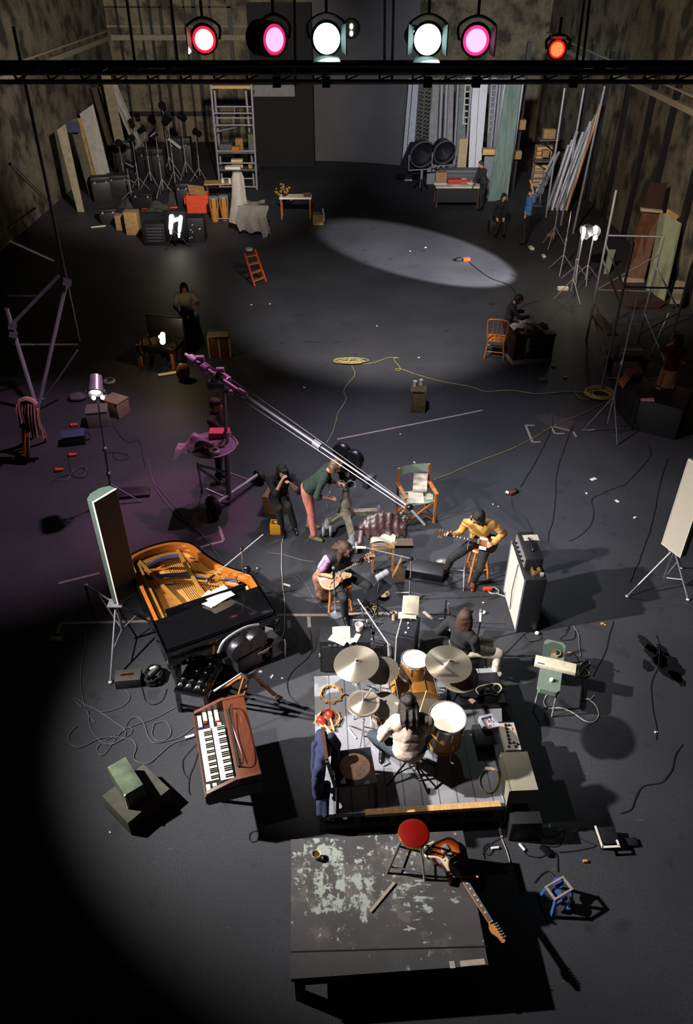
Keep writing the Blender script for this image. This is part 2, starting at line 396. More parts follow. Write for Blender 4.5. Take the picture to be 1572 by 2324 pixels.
# ------------------------------------------------------------------ far end: flats, boards, stores
def panel(name, label, cat, q, m, yb=None, yt=None, th=.05, group=None, ext=False, floor=True):
    bl, br, tr, tl = q                                  # a real slab standing on the floor, leaning on a wall
    pb = [P(*bl), P(*br)] if floor else [PY(*bl, yb), PY(*br, yb)]
    y0 = (pb[0].y+pb[1].y)/2; yt = yt if yt else y0+.5
    pt = [PY(*tl, yt), PY(*tr, yt)]
    if ext:
        for i in (0, 1): pb[i] = pb[i]-(pt[i]-pb[i])*(pb[i].z/(pt[i].z-pb[i].z))
    f = [pb[0], pb[1], pt[1], pt[0]]; n = (f[1]-f[0]).cross(f[3]-f[0]).normalized()*th
    if n.y < 0: n = -n
    b = MB(); b.add(f+[x+n for x in f], [(0, 1, 2, 3), (7, 6, 5, 4), (0, 4, 5, 1), (1, 5, 6, 2), (2, 6, 7, 3), (3, 7, 4, 0)])
    return tag(b.build(name, m, org=pb[0]), label, cat, group)
FLAT1 = mat('flat_olive', '#857b66', .85, 0, .2, 5); FLAT2 = mat('flat_grey', '#a5a09c', .85, 0, .12, 5)
FLAT3 = mat('flat_brown', '#4a3b2c', .8, 0, .2, 5); FLAT4 = mat('flat_dark', '#4a463c', .85, 0, .3, 5)
FLATY = mat('flat_ochre', '#8a7242', .8, 0, .2, 5); FLATB = mat('flat_blue', '#33334e', .8, 0, .2, 5)
GF = 'scenery flats leaning at the far left'
panel('scenery_flat', 'olive scenery flat, leftmost of those leaning on the left wall', 'scenery flat', ((176, 481), (191, 481), (148, 282), (129, 295)), FLAT1, group=GF)
DARKF = panel('scenery_flat', 'dark olive scenery flat with a blue top leaning second from left', 'scenery flat', ((204, 449), (223, 449), (173, 268), (156, 276)), FLAT4, group=GF)
b = panel('scenery_flat', 'thin ochre edged flat beside the large pale grey one', 'scenery flat', ((222, 449), (231, 444), (184, 268), (177, 268)), FLATY, group=GF)
panel('scenery_flat', 'large pale grey scenery flat with a bright face at far left', 'scenery flat', ((222, 410), (252, 404), (211, 236), (181, 258)), FLAT2, group=GF)
panel('timber_plank', 'brown plank leaning right of the large pale flat', 'plank', ((258, 372), (269, 368), (219, 198), (208, 199)), FLAT3, group=GF, yt=37.4)
panel('timber_plank', 'pale topped plank between two darker leaning planks', 'plank', ((276, 366), (286, 365), (231, 195), (224, 197)), FLAT4, group=GF)
panel('scenery_flat', 'long grey ribbed flat leaning beside the brown plank', 'scenery flat', ((316, 362), (334, 366), (262, 187), (245, 195)), FLAT2, group=GF)
panel('scenery_flat', 'short pale board propped against the long grey flat', 'scenery flat', ((322, 348), (333, 344), (308, 284), (300, 286)), FLAT2, group=GF, yt=38)
panel('scenery_flat', 'topmost pale square of a flat standing against the left corner', 'scenery flat', ((262, 330), (284, 326), (249, 163), (228, 165)), FLAT1, group=GF, yb=37.2, yt=37.6, floor=False, ext=True)
b = MB().box((0, 0, 0), (.5, .04, .34)); o = b.build('blue_patch', FLATB); o.parent = DARKF; o.location = PY(166, 289, 31.6)-DARKF.location

# scaffold tower with a timber top
YS = 33.0
t = thing('scaffold_tower', 'tall narrow steel scaffold tower with shelves against the rear wall', 'scaffold', (-4.4, YS, 0))
def at(px, py, d=0): return PY(px, py, YS+d)
for (a, c, d) in (((500, 436), (477, 185), 0), ((584, 445), (570, 190), 0), ((505, 422), (486, 200), .7), ((575, 400), (557, 200), .7)):
    pa, pc = at(*a, d), at(*c, d); pa.z = 0; MB().cyl(pa, pc, .045).build('standard', STEEL, t, True)
for y, x0, x1, d in ((242, 490, 570, .7), (257, 484, 571, 0), (268, 493, 573, .7), (284, 487, 576, 0), (343, 492, 577, 0), (370, 497, 579, 0), (405, 506, 575, .7), (424, 498, 582, 0), (450, 560, 583, -.3)):
    MB().cyl(at(x0, y, d), at(x1, y, d), .03).build('ledger', STEEL, t, True)
MB().cyl(at(489, 299), at(558, 284, .7), .025).build('brace', STEEL, t, True)
for x, y0, y1 in ((532, 242, 268), (529, 257, 284)): MB().cyl(at(x, y0, .7), at(x, y1, .7), .02).build('ledger', STEEL, t, True)
b = MB()
for i in range(3): b.box((at(524, 198).x, YS+.1+i*.25, at(524, 198).z), (1.62, .22, .1))
b.build('platform_boards', WOODP, t, True)
p = at(535, 345); MB().box((p.x, YS+.35, p.z-.03), (1.55, .75, .05)).build('shelf', GREYM, t, True)
p2 = at(540, 384); MB().box((p2.x, YS+.35, p2.z-.03), (1.55, .75, .05)).build('shelf', GREYM, t, True)
def bx(name, label, cat, px, py, d, size, m, rz=0, y=YS, up=0, group=None):
    q = PY(px, py, y+d); o = MB().box((0, 0, size[2]/2), size, bev=.008).build(name, m); o.location = (q.x, q.y, q.z+up); o.rotation_euler = (0, 0, rz)
    return tag(o, label, cat, group)
zs = p.z-.003
def onshelf(name, label, cat, px, dep, size, m, z, rz=0):
    q = PY(px, 343, YS); o = MB().box((0, 0, size[2]/2), size, bev=.008).build(name, m); o.location = (q.x, YS+dep, z); o.rotation_euler = (0, 0, rz); return tag(o, label, cat, 'stores on the scaffold shelves')
onshelf('cardboard_carton', 'open orange brown carton on the upper scaffold shelf', 'box', 535, .12, (.3, .3, .2), mat('carton', '#a06a30', .8), zs)
onshelf('cardboard_carton', 'taller brown carton behind on the upper scaffold shelf', 'box', 541, .5, (.3, .3, .42), CARD, zs)
onshelf('plastic_bag', 'grey crumpled bundle on the upper shelf left of the cartons', 'bag', 511, .35, (.5, .45, .26), mat('grey_bundle', '#4c4a4c', .8, 0, .3, 8, .4), zs)
onshelf('timber_offcut', 'orange timber strip on the front of the upper shelf', 'wood strip', 508, .04, (.5, .06, .06), WOOD, zs)
onshelf('paint_tin', 'grey upright panel at the right end of the upper shelf', 'panel', 570, .35, (.22, .5, .62), mat('grey_green', '#55554b', .8), zs)
zl = p2.z-.003
onshelf('paper_stack', 'white folded papers on the lower scaffold shelf', 'papers', 525, .1, (.62, .35, .1), mat('bright_paper', '#e8dfcf', .8), zl)
onshelf('paper_stack', 'cream papers stacked behind the white ones on the shelf', 'papers', 533, .42, (.46, .3, .3), mat('cream_stack', '#c9b184', .8), zl)
onshelf('small_box', 'small yellow box on the lower scaffold shelf', 'box', 564, .2, (.14, .14, .2), mat('ochre', '#a3812a', .7), zl)

# clutter of stands, cases and sheeting left of the tower
SHEETG = mat('grey_sheeting', '#4a494d', .8, 0, .4, 7, .5)
def light_stand(px, py, hgt, label, tint=STEEL, head=True, rz=0, group='stored light stands at the far left', hz=.3, hr=.13, name='light_stand'):
    base = P(px, py); t = thing(name, label, 'light stand', base, rz, group)
    MB().cyl((0, 0, .25), (0, 0, hgt*.55), .022).build('pole', tint, t)
    MB().cyl((0, 0, hgt*.55), (0, 0, hgt), .014).build('pole_extension', CHROME, t)
    for k in range(3):
        a = k*2.094; MB().cyl((0, 0, hgt*.3), (math.cos(a)*.45, math.sin(a)*.45, .01), .014).build('leg', tint, t)
    MB().cyl((0, 0, hgt*.55-.04), (0, 0, hgt*.55+.04), .034).build('collar', CHROME, t)
    if head:
        b = MB(); M = axes(V((1, 0, 0)), V((0, .5, .87)), V((0, -.87, .5)), (0, 0, hgt+hr))
        b.lathe([(hr*.5, -hz), (hr*.9, -hz*.9), (hr, -.02), (hr*1.15, 0), (hr*1.15, .03), (hr*.9, .03), (hr*.85, -.02), (0, -.03)], M, 18); b.build('lamp_head', BLKM, t)
    return t
k = 0
for px, py, h, lab in ((285, 420, 1.5, 'leftmost stored light stand before the pale flats'), (318, 436, 1.9, 'stored light stand between grey sheeting and the flats'),
                       (345, 425, 2.1, 'stored light stand with pale pole in the far left clutter'), (372, 446, 2.2, 'tall stored stand with a thin bright pole near the far left wall'),
                       (400, 432, 2.5, 'tallest stored light stand left of the red bin'), (330, 395, 2.2, 'rear stored stand against the left flats'),
                       (425, 405, 2.3, 'rear stored light stand nearest the scaffold tower'), (300, 455, 1.2, 'short stored stand at the front of the far left clutter'),
                       (455, 412, 1.8, 'stored stand immediately left of the scaffold tower'), (388, 400, 2.6, 'stored light stand standing in the middle of the rear row')):
    light_stand(px, py, h, lab, rz=k*.7, hr=random.uniform(.1, .17)); k += 1
CASES = 'black storage cases at the far left'
for px, py, s, rz, lab in ((275, 440, (.9, .6, .75), .2, 'black case at the foot of the pale flats'), (330, 470, (.8, .5, .55), -.1, 'low black case in front of the stored stands'),
                           (420, 470, (.5, .5, .9), .1, 'upright black case left of the red bin'), (235, 455, (.7, .5, .9), .3, 'black case leaning at the base of the olive flat'),
                           (350, 405, (1.1, .5, 1.2), 0, 'tall black case behind the stored stands'), (415, 390, (1, .5, 1.4), 0, 'tall black wardrobe case by the rear wall'), (285, 392, (.8, .5, 1.25), .1, 'black case standing under the brown plank'),
                           (250, 505, (.6, .45, .5), .2, 'front black case at the far left with small latches')):
    c = P(px, py); t = thing('equipment_case', lab, 'case', c, rz, CASES)
    MB().box((0, 0, s[2]*.4), (s[0], s[1], s[2]*.8), bev=.02).build('body', BLACK, t)
    MB().box((0, 0, s[2]*.9+.004), (s[0], s[1], s[2]*.2-.008), bev=.02).build('lid', BLACK, t)
    for q in (-.3, .3): MB().box((s[0]*q, -s[1]/2-.008, s[2]*.8), (.06, .015, .07)).build('latch', STEEL, t)
for i, (px, py, w_, d_, lab) in enumerate(((330, 460, .9, .6, 'crumpled grey sheeting heaped beside the stored stands'), (398, 462, .8, .9, 'grey plastic sheet hanging over cases left of the red bin'),
                                         (360, 478, 1.3, .5, 'flat heap of grey sheeting on the floor at far left'), (290, 470, .7, .5, 'small crumpled grey sheet at the left flats'))):
    c = P(px, py); sd = i*3.1
    b = MB().sheet(lambda u, v: (c.x+(u-.5)*w_, c.y+(v-.5)*d_, .02+max(0, .5+.9*MN.noise(V((u*4+sd, v*4, sd))))*(.75 if i == 1 else .4)*math.sin(math.pi*min(1, max(0, u)))*math.sin(math.pi*v)), 14, 12, .01)
    tag(b.build('grey_sheeting', SHEETG, org=c), lab, 'sheeting', 'grey sheeting in the far left clutter')
o = bx('white_strip', 'pale narrow board sticking up from the stored stands', 'board', 394, 328, 0, (.62, .05, .12), FLAT2, y=35.5); o.rotation_euler = (0, R(38), 0)
for px, py, a, lab in ((385, 470, .2, 'orange red bar lying left of the red bin'), (352, 474, -.15, 'thin red strip lying on the grey sheeting')):
    c = P(px, py); o = MB().box((0, 0, .03), (.9, .06, .06)).build('red_bar', ORNG); o.location = (c.x, c.y-.2, 0); o.rotation_euler = (0, 0, a); tag(o, lab, 'bar')
o = MB().box((0, 0, .06), (1.1, .12, .12)).build('timber_beam', CARD); c = P(432, 492); o.location = c; o.rotation_euler = (0, 0, .12); tag(o, 'pale timber beam lying in front of the red bin', 'beam')
# red bin with cardboard
c = P(452, 479); t = thing('red_bin', 'orange red plastic bin holding torn cardboard', 'bin', c, .1)
MB().prism([(-.36, -.28), (.36, -.28), (.36, .28), (-.36, .28)], 0, .02).build('bin_base', ORNG, t)
b = MB()
for s, e in (((-.4, -.3), (.4, -.3)), ((.4, -.3), (.4, .3)), ((.4, .3), (-.4, .3)), ((-.4, .3), (-.4, -.3))): b.bar((*s, .33), (*e, .33), .03, .62)
b.build('bin_walls', ORNG, t); MB().bar((-.46, -.3, .45), (-.46, .1, .45), .05, .22).build('handle', ORNG, t)
for (dx, dy, dz, rx, rz, s, l) in ((-.02, 0, .74, .5, .4, (.62, .5, .02), 'flat torn cardboard sheet on top of the red bin'), (-.15, -.1, .62, 1.0, -.3, (.4, .4, .02), 'bent cardboard flap sticking out of the red bin')):
    o = MB().box((0, 0, 0), s).build('cardboard_sheet', CARD); o.location = c+V((dx, dy, dz)); o.rotation_euler = (rx, .2, rz); tag(o, l, 'cardboard')
# congas
DRUMW = mat('conga_stave', '#9a6a32', .45, 0, .15, 6, stretch=(8, 8, 1)); HEADM = mat('drum_head', '#c8c2b2', .7, 0, .06, 6)
for px, py, l in ((489, 503, 'left conga drum with striped staves beside the red bin'), (511, 500, 'right conga drum of the pair in front of the scaffold')):
    c = P(px, py); t = thing('conga_drum', l, 'conga drum', c, 0, 'pair of congas')
    MB().lathe([(.1, .0), (.11, .01), (.15, .35), (.175, .6), (.165, .82)]).build('shell', DRUMW, t)
    MB().lathe([(.17, .80), (.178, .80), (.178, .85), (.17, .85)]).build('rim', STEEL, t)
    MB().lathe([(0, .845), (.168, .845), (.168, .83), (0, .83)]).build('drum_head', HEADM, t)
    for k in range(6):
        a = k*1.047+.2; MB().bar((.18*math.cos(a), .18*math.sin(a), .83), (.172*math.cos(a), .172*math.sin(a), .5), .02).build('lug', BLKM, t)
MB_ = P(500, 503); tag(MB().tube([MB_+V((-.3, -.05, .12)), MB_+V((.35, -.05, .12))], .015).build('stand_rail', STEEL, org=MB_), 'thin steel rail across the feet of the congas', 'rail')
# bench table behind the congas and cups
c = P(512, 462); t = thing('trestle_table', 'pale topped trestle table before the scaffold tower', 'table', c, .12)
MB().box((0, .2, .73), (1.5, .6, .04)).build('tabletop', WOODP, t)
for x in (-.65, .65):
    for y in (-.02, .42): MB().box((x, y, .355), (.05, .05, .71)).build('leg', WOODD, t)
for dx, l in ((-.15, 'white mug on the trestle table, left one'), (.12, 'white mug on the trestle table, right one')):
    o = MB().lathe([(0, 0), (.05, 0), (.055, .14), (.048, .14), (.045, .01), (0, .01)], n=14).build('mug', mat('white_china', '#d6d2cc', .3)); o.location = c+V((dx+.1, .05, .75)); tag(o, l, 'mug', 'mugs on the trestle table')
# dust sheet over a stand
DUST = mat('dust_sheet', '#8f8984', .9, 0, .12, 10, .25)
c = P(563, 530); t = thing('dust_sheet', 'pale dust sheet draped over tall and low shapes behind the ladder', 'dust sheet', c)
b = MB(); prof = [(.16, 1.95), (.22, 1.8), (.25, 1.3), (.33, .8), (.42, .35)]
pts = []
for j, (r, z) in enumerate(prof):
    pts.append([V((-.25+r*math.cos(a)*(1+.18*math.sin(5*a+j))*.85, .2+r*math.sin(a)*.8, z)) for a in [2*math.pi*i/32 for i in range(32)]])
fl = [v for r_ in pts for v in r_]; b.add(fl, [(j*32+i, j*32+(i+1) % 32, (j+1)*32+(i+1) % 32, (j+1)*32+i) for j in range(4) for i in range(32)]+[tuple(range(32))])
b.build('tall_drape', DUST, t)
b = MB().sheet(lambda u, v: (-.3+u*1.05+.1*math.sin(v*7)*v, -.02-.32*v+.1*math.sin(u*9)*v, .95-v*v*.8+.05*math.sin(u*14)*v), 22, 10, .01); b.build('low_drape', DUST, t)
b = MB().sheet(lambda u, v: (-.3+u*.9, .0+v*.55, .95+.04*math.sin(u*8)*math.cos(v*6)), 16, 8, .01); b.build('top_drape', DUST, t)
b = MB().sheet(lambda u, v: (.42+u*.3+.12*v, -.35-.05*math.sin(u*8)-.1*v, .62-v*(.6+.12*math.sin(u*6))), 10, 10, .01); b.build('hanging_tail', DUST, t)
MB().box((.15, .3, .46), (.8, .45, .92)).build('covered_crate', BLACK, t); MB().cyl((-.25, .2, .01), (-.25, .2, 1.9), .09).build('covered_post', BLACK, t)
# small white table with flowers and books
c = P(672, 497); t = thing('side_table', 'narrow white topped table with thin wooden legs at far centre', 'table', c)
MB().box((0, .15, .74), (1.15, .5, .06)).build('tabletop', WHITE, t)
for x in (-.52, .52):
    for y in (-.05, .35): MB().box((x, y, .36), (.045, .045, .71)).build('leg', WOOD, t)
b = MB(); random.seed(3)
for i in range(26):
    v_ = V((random.gauss(-.42, .13), random.gauss(.12, .08), 1.0+random.gauss(0, .09))); b.ell(v_, random.uniform(.03, .06), n=1)
t2 = thing('flower_bunch', 'bunch of dull yellow flowers on the left of the white table', 'flowers', c+V((0, 0, .77)))
b.build('flowers', mat('ochre_flower', '#8f6a24', .8, 0, .3), t2, False); 
for ob in t2.children: ob.location = (0, 0, -.77)
MB().lathe([(0, 0), (.06, 0), (.09, .12), (.07, .2)], MX.Translation(V((-.4, .1, 0)))).build('vase', BLACK, t2)
o = MB().box((0, 0, .07), (.25, .22, .14), bev=.005).build('small_case', WOODD); o.location = c+V((.42, .12, .77)); tag(o, 'small dark box at the right end of the white table', 'box')
c = P(722, 508); t = thing('wicker_basket', 'square wicker basket on the floor right of the white table', 'basket', c)
b = MB(); 
for i in range(6): b.tube([(x*.17, y*.15, .03+i*.06) for x, y in ((-1, -1), (1, -1), (1, 1), (-1, 1))], .03, 6, True)
b.build('weave', CARD, t); MB().box((0, 0, .17), (.32, .28, .33)).build('lining', CARD, t)
o = MB().lathe([(0, 0), (.05, 0), (.05, .25), (.02, .32), (.02, .42), (0, .42)], n=12).build('bottle', WHITE); o.location = P(733, 500); tag(o, 'small pale bottle standing behind the wicker basket', 'bottle')
# red step ladder
c = P(585, 655); t = thing('step_ladder', 'red painted wooden step ladder standing open', 'step ladder', c, 0)
A0, A1 = P(578, 651), P(603, 640); T0, T1 = PY(553, 571, 22.6), PY(577, 567, 22.6)
MB().bar(A0, T0, .05, .08).build('stile', ORNG, t, True); MB().bar(A1, T1, .05, .08).build('stile', ORNG, t, True)
for f in (.15, .38, .62, .85): MB().bar(A0.lerp(T0, f), A1.lerp(T1, f), .1, .03).build('tread', WOOD, t, True)
MB().bar(T0, T1, .14, .04).build('top_step', WOODD, t, True)
for q, o_ in ((T0, A0), (T1, A1)): MB().bar(q, (q.x, q.y+.9, 0), .04).build('back_leg', WOODD, t, True)
o = MB().lathe([(0, 0), (.11, 0), (.11, .05), (0, .05)]).build('tin_lid', WHITE); o.location = (T0+T1)/2+V((0, 0, .02)); tag(o, 'small white tin resting on top of the red ladder', 'tin')

# twin floodlight
GLW = glow('flood_white', (1, .95, .82), 9)
c = P(398, 560); t = thing('twin_floodlight', 'blazing twin tube floodlight on a stand at far left', 'floodlight', c)
Yc = c.y
MB().cyl((c.x, Yc+.05, 0), (c.x, Yc+.05, PY(398, 512, Yc).z), .03).build('pole', BLKM, t, True)
for k in range(3): MB().cyl((c.x, Yc+.05, .5), (c.x+.5*math.cos(k*2.1), Yc+.5*math.sin(k*2.1), .01), .02).build('leg', BLKM, t, True)
b = MB().box(PY(399, 512, Yc+.12), (.75, .12, .95), bev=.03); b.build('reflector_case', BLKM, t, True)
for a, e, r in (((389, 492), (387, 518), .075), ((410, 493), (407, 524), .06)):
    MB().caps(PY(*a, Yc), PY(*e, Yc), r, r*.8).build('tube_lamp', GLW, t, True)
MB().caps(PY(392, 501, Yc), PY(407, 496, Yc), .06, .05).build('cross_lamp', GLW, t, True)
for x, y in ((387, 526), (406, 534)): MB().caps(PY(x, y-3, Yc), PY(x, y+4, Yc), .04, .025).build('lower_lamp', GLW, t, True)
point((c.x+.1, Yc-.9, 1.6), 25, (1, .9, .7), .15)
# table-top rig of sound gear right of the floodlight
c = P(432, 545); t = thing('mixing_desk', 'low black equipment rack with small pale knobs right of the floodlight', 'equipment rack', c)
MB().box((0, 0, .4), (1.1, .6, .8), bev=.02).build('body', BLACK, t)
for i in range(11): MB().ell((random.uniform(-.45, .45), -.31, random.uniform(.15, .75)), .022, n=1).build('knob', WHITE, t)
c = P(378, 552); t = thing('mixing_desk', 'black equipment rack with pale slots left of the floodlight', 'equipment rack', c)
MB().box((-.3, 0, .35), (.8, .5, .7), bev=.02).build('body', BLACK, t)
for i in range(5): MB().box((-.3, -.255, .15+i*.1), (.5, .01, .02)).build('slot', GREYM, t)
for px, py, s, m_, l in ((305, 530, (.45, .4, .75), CARD, 'upright dull brown carton left of the floodlight'), (280, 520, (.4, .35, .5), CARD, 'dull brown carton beside the far left cases'), (300, 500, (.5, .4, .35), CARD, 'cardboard box on the floor behind the upright carton')):
    c = P(px, py); o = MB().box((0, 0, s[2]/2), s, bev=.01).build('carton', m_); o.location = c; tag(o, l, 'box', 'cartons at the far left')
o = MB().box((0, 0, .015), (.5, .06, .03)).build('batten', WHITE); o.location = P(223, 515); o.rotation_euler = (0, 0, .4); tag(o, 'thin white strip on the dark floor at far left', 'strip')

# ---------------------------------------------------- right rear: hanging boards, trusses, poles
GB = 'tall boards standing at the rear right'
BG1 = mat('board_bluegrey', '#9a9aa8', .7, 0, .12, 6); BG2 = mat('board_grey', '#7a777a', .75, 0, .15, 6); BG3 = mat('board_light', '#bdbcc4', .6, 0, .15, 5, stretch=(8, 1, 1))
BGN = mat('board_green', '#586862', .75, 0, .3, 3, stretch=(4, 1, .5)); BG4 = mat('board_slate', '#686b6e', .8, 0, .15, 6)
def hb(l, x0, x1, u0, u1, yb, m, Yy=32.5, name='tall_board', ytop=178, cat='board', th=.06):
    return panel(name, l, cat, ((u0, yb), (u1, yb), (x1, ytop), (x0, ytop)), m, yb=Yy, yt=Yy+.3, th=th, group=GB, floor=False, ext=True)
hb('blue grey board standing beside the grey backdrop', 928, 936, 914, 922, 344, BG1, 35)
hb('pale blue grey board second from the backdrop', 938, 951, 924, 940, 336, BG1, 34.6)
hb('dull grey board right of the twin lattice trusses', 980, 997, 971, 990, 350, BG2, 34)
hb('grey board between the two bright poles and a black gap', 1014, 1030, 1008, 1026, 346, BG2, 34)
hb('slate board behind the pale window frame', 1040, 1056, 1032, 1056, 350, BG4, 34)
hb('wide pale ribbed board at the middle of the rear boards', 1072, 1088, 1062, 1076, 388, BG3, 33)
hb('pale board leaning against the right of the ribbed one', 1089, 1108, 1077, 1090, 388, BG3, 33)
hb('short slate board behind the slim yellow lit poles', 1112, 1126, 1104, 1118, 340, BG4, 34)
hb('large weathered green board standing at rear right', 1150, 1184, 1105, 1150, 462, BGN, 31.2)
hb('grey lower board between the ribbed and green boards', 1100, 1128, 1090, 1112, 455, BG4, 31.6, ytop=348)
def pole(l, a, e, m, r, Ya, Yb=None, name='steel_pole', cat='pole', group='steel poles at the rear right'):
    p0, p1 = PY(*a, Ya), PY(*e, Yb or Ya)
    p0 = p0-(p1-p0)*(p0.z/(p1.z-p0.z))
    return tag(MB().cyl(p0, p1, r).build(name, m, org=p0), l, cat, group)
pole('left bright steel pole of two before a grey board', (996, 348), (1003, 178), STEEL, .07, 33.4); pole('right bright steel pole of two before a grey board', (1008, 344), (1014, 178), STEEL, .07, 33.4)
pole('slim pole at the edge of the black gap', (1031, 346), (1040, 178), STEEL, .05, 33.4)
pole('slim pole in front of the pale window frame', (1056, 360), (1071, 178), STEEL, .05, 33)
pole('thin steel pole left of the widest bright pole', (1113, 342), (1129, 178), STEEL, .05, 32.8); pole('thin steel pole nearest the widest bright pole', (1120, 344), (1136, 178), STEEL, .05, 32.8)
pole('widest bright pole glinting beside the green board', (1126, 350), (1147, 178), STEEL, .13, 32.4)
pole('thin pole along the right edge of the green board', (1150, 440), (1187, 178), BG1, .06, 31.8)
WG = mat('window_frame_white', '#b9b9b4', .6)
def lattice(l, x0, x1, u0, u1, yb, Yy, n, m, name='lattice_truss', r=.035, yt=178, cat='truss'):
    a0, a1, c0, c1 = PY(u0, yb, Yy), PY(u1, yb, Yy), PY(x0, yt, Yy), PY(x1, yt, Yy); t = thing(name, l, cat, a0, 0, 'open frames at the rear right')
    for p, q in ((a0, c0), (a1, c1)): MB().cyl(p, q, r).build('rail', m, t, True)
    b = MB()
    for i in range(n+1):
        f = i/n; b.cyl(a0.lerp(c0, f), a1.lerp(c1, f), r*.9)
        if name == 'lattice_truss' and i < n: b.cyl(a0.lerp(c0, f), a1.lerp(c1, f+1/n), r*.6)
    b.build('rungs', m, t, True); return t
lattice('dark lattice truss standing left of a twin', 953, 964, 942, 955, 328, 34.2, 17, mat('truss_paint', '#4a4746', .5, .3))
lattice('dark lattice truss standing right of its twin', 967, 980, 956, 971, 334, 34.2, 17, mat('truss_paint', '#4a4746', .5, .3))
lattice('white barred window frame hung among the rear boards', 1057, 1068, 1050, 1062, 281, 34.1, 7, WG, 'window_frame', .03, cat='frame')
lattice('short ladder hung high beside the slim yellow poles', 1117, 1127, 1108, 1120, 300, 34.1, 9, BG1, 'hung_ladder', .03, cat='ladder')
c = PY(1113, 345, 31.6); o = MB().box((0, .15, 0), (.6, .4, .2), bev=.01).build('timber_block', WOODP); o.location = c; tag(o, 'short timber block resting on the grey lower board', 'timber block')
o = MB().box((0, 0, .55), (.34, .1, 1.1)).build('cream_board', mat('cream_board', '#a5906f', .8)); o.location = PY(1047, 376, 33.0); o.location.z -= .1; tag(o, 'cream coloured board behind the big round lamp heads', 'board')
# black ramp / camera crane silhouette left of the boards
panel('black_flat', 'slanted black flat at the right edge of the grey backdrop', 'scenery flat', ((898, 395), (950, 395), (962, 322), (930, 322)), BLACK, yb=33.2, yt=34.2, floor=False)
# two big round lamp heads
for x, y, r, hb_, l in ((959, 350, .52, 470, 'big round film lamp on a stand near the grey backdrop'), (1008, 345, .45, 455, 'big round film lamp beside the rear worktable')):
    Yy = 32.9 if x < 1000 else 32.5; c = PY(x, y, Yy); t = thing('film_lamp', l, 'film lamp', (c.x, Yy, 0), 0, 'round film lamps by the rear worktable')
    f = V((.25, -.9, -.3)).normalized(); s, u, d = frame(f); M = axes(s, u, d, c)
    MB().lathe([(r*.3, -.5), (r*.8, -.4), (r*.97, -.1), (r*.97, 0), (r*.9, 0), (r*.85, -.12), (0, -.3)], M).build('housing', BLACK, t, True)
    MB().lathe([(r*.97, -.02), (r*1.04, -.02), (r*1.04, .05), (r*.97, .05), (r*.97, -.02)], M).build('rim', GREYM, t, True)
    MB().tube([c+s*r*1.1, c+s*r*1.1-V((0, 0, r*1.1)), c-s*r*1.1-V((0, 0, r*1.1)), c-s*r*1.1], .03).build('yoke', STEEL, t, True)
    MB().cyl((c.x, Yy, .1), (c.x, Yy, c.z-r*1.1), .05).build('pole', STEEL, t, True)
    for k in range(3): MB().cyl((c.x, Yy, .45), (c.x+.36*math.cos(k*2.1+.5), Yy+.36*math.sin(k*2.1+.5), .01), .03).build('leg', BLKM, t, True)
# rear worktable with papers
c = P(1035, 470); t = thing('work_table', 'large cluttered worktable at the far right', 'table', c)
MB().box((0, .35, .74), (1.7, 1.0, .05)).build('tabletop', CREAM, t)
for x in (-.78, .78):
    for y in (-.08, .78): MB().box((x, y, .357), (.06, .06, .71)).build('leg', WOODD, t)
MB().box((0, -.1, .45), (1.55, .03, .5)).build('modesty_panel', BLACK, t)
RP = mat('red_paper', '#b0321a', .7); 
for dx, dy, dz, s, rz, m_, l in ((0, .1, .77, (.5, .3, .012), .2, WHITE, 'white sheet at the front of the rear worktable'), (.35, .02, .77, (.55, .25, .014), -.3, CREAM, 'crumpled cream paper at the front right of the worktable'), (-.1, .45, .77, (.55, .3, .14), .1, RP, 'orange red folder stack on the rear worktable'),
                              (.25, .45, .77, (.5, .22, .09), -.1, RP, 'red box file right of the red folders'), (-.65, .3, .77, (.5, .3, .05), 0, CREAM, 'cream board at the left end of the worktable'), (.55, .3, .77, (.3, .3, .05), .3, WHITE, 'white papers at the right end of the worktable'),
                              (.1, .75, .77, (.6, .18, .08), 0, WHITE, 'long white roll at the back of the worktable'), (-.6, .62, .77, (.42, .3, .36), 0, CARD, 'brown carton at the back left of the worktable')):
    o = MB().box((0, 0, s[2]/2), s, bev=.004).build('paper_item' if s[2] < .1 else 'file_box', m_); o.location = c+V((dx, dy, dz)); o.rotation_euler = (0, 0, rz); tag(o, l, 'papers' if s[2] < .1 else 'box', 'things on the rear worktable')
c = P(1035, 453); t = thing('flight_case', 'long grey case standing behind the worktable', 'case', c)
MB().box((.1, .1, .5), (1.7, .5, 1.0), bev=.02).build('body', mat('case_grey', '#3f3f44', .6), t); MB().box((.1, .1, 1.06), (1.7, .52, .1), bev=.02).build('lid', mat('lid_grey', '#55575c', .6), t)
# pipes leaning on the right wall
PIPE = mat('pipe_aluminium', '#a4a4ac', .4, .2, .15); random.seed(5)
tops = [(1363, 236, 'topmost tan pole'), (1352, 262, 0), (1348, 270, 0), (1345, 280, 0), (1340, 276, 0), (1334, 290, 0), (1330, 300, 0), (1323, 300, 0), (1318, 312, 0), (1309, 298, 0), (1305, 318, 0), (1298, 318, 0), (1290, 330, 0)]
ORD = ['second', 'third', 'fourth', 'fifth', 'sixth', 'seventh', 'eighth', 'ninth', 'tenth', 'eleventh', 'twelfth', 'last']
for i, (x, y, q) in enumerate(tops):
    bx0 = 1284-i*3.6; by = 478-(i % 3)*5
    p0 = P(bx0, by); p1 = PY(x, y, p0.y+.9)
    tag(MB().cyl(p0, p1, random.uniform(.045, .075), n=10).build('leaning_pipe', WOODP if q else PIPE, org=p0), ('tan wooden pole topmost of the pipes leaning right' if q else ORD[i-1]+' aluminium pipe from the right in the leaning bundle'), 'pipe', 'pipes leaning on the right wall')
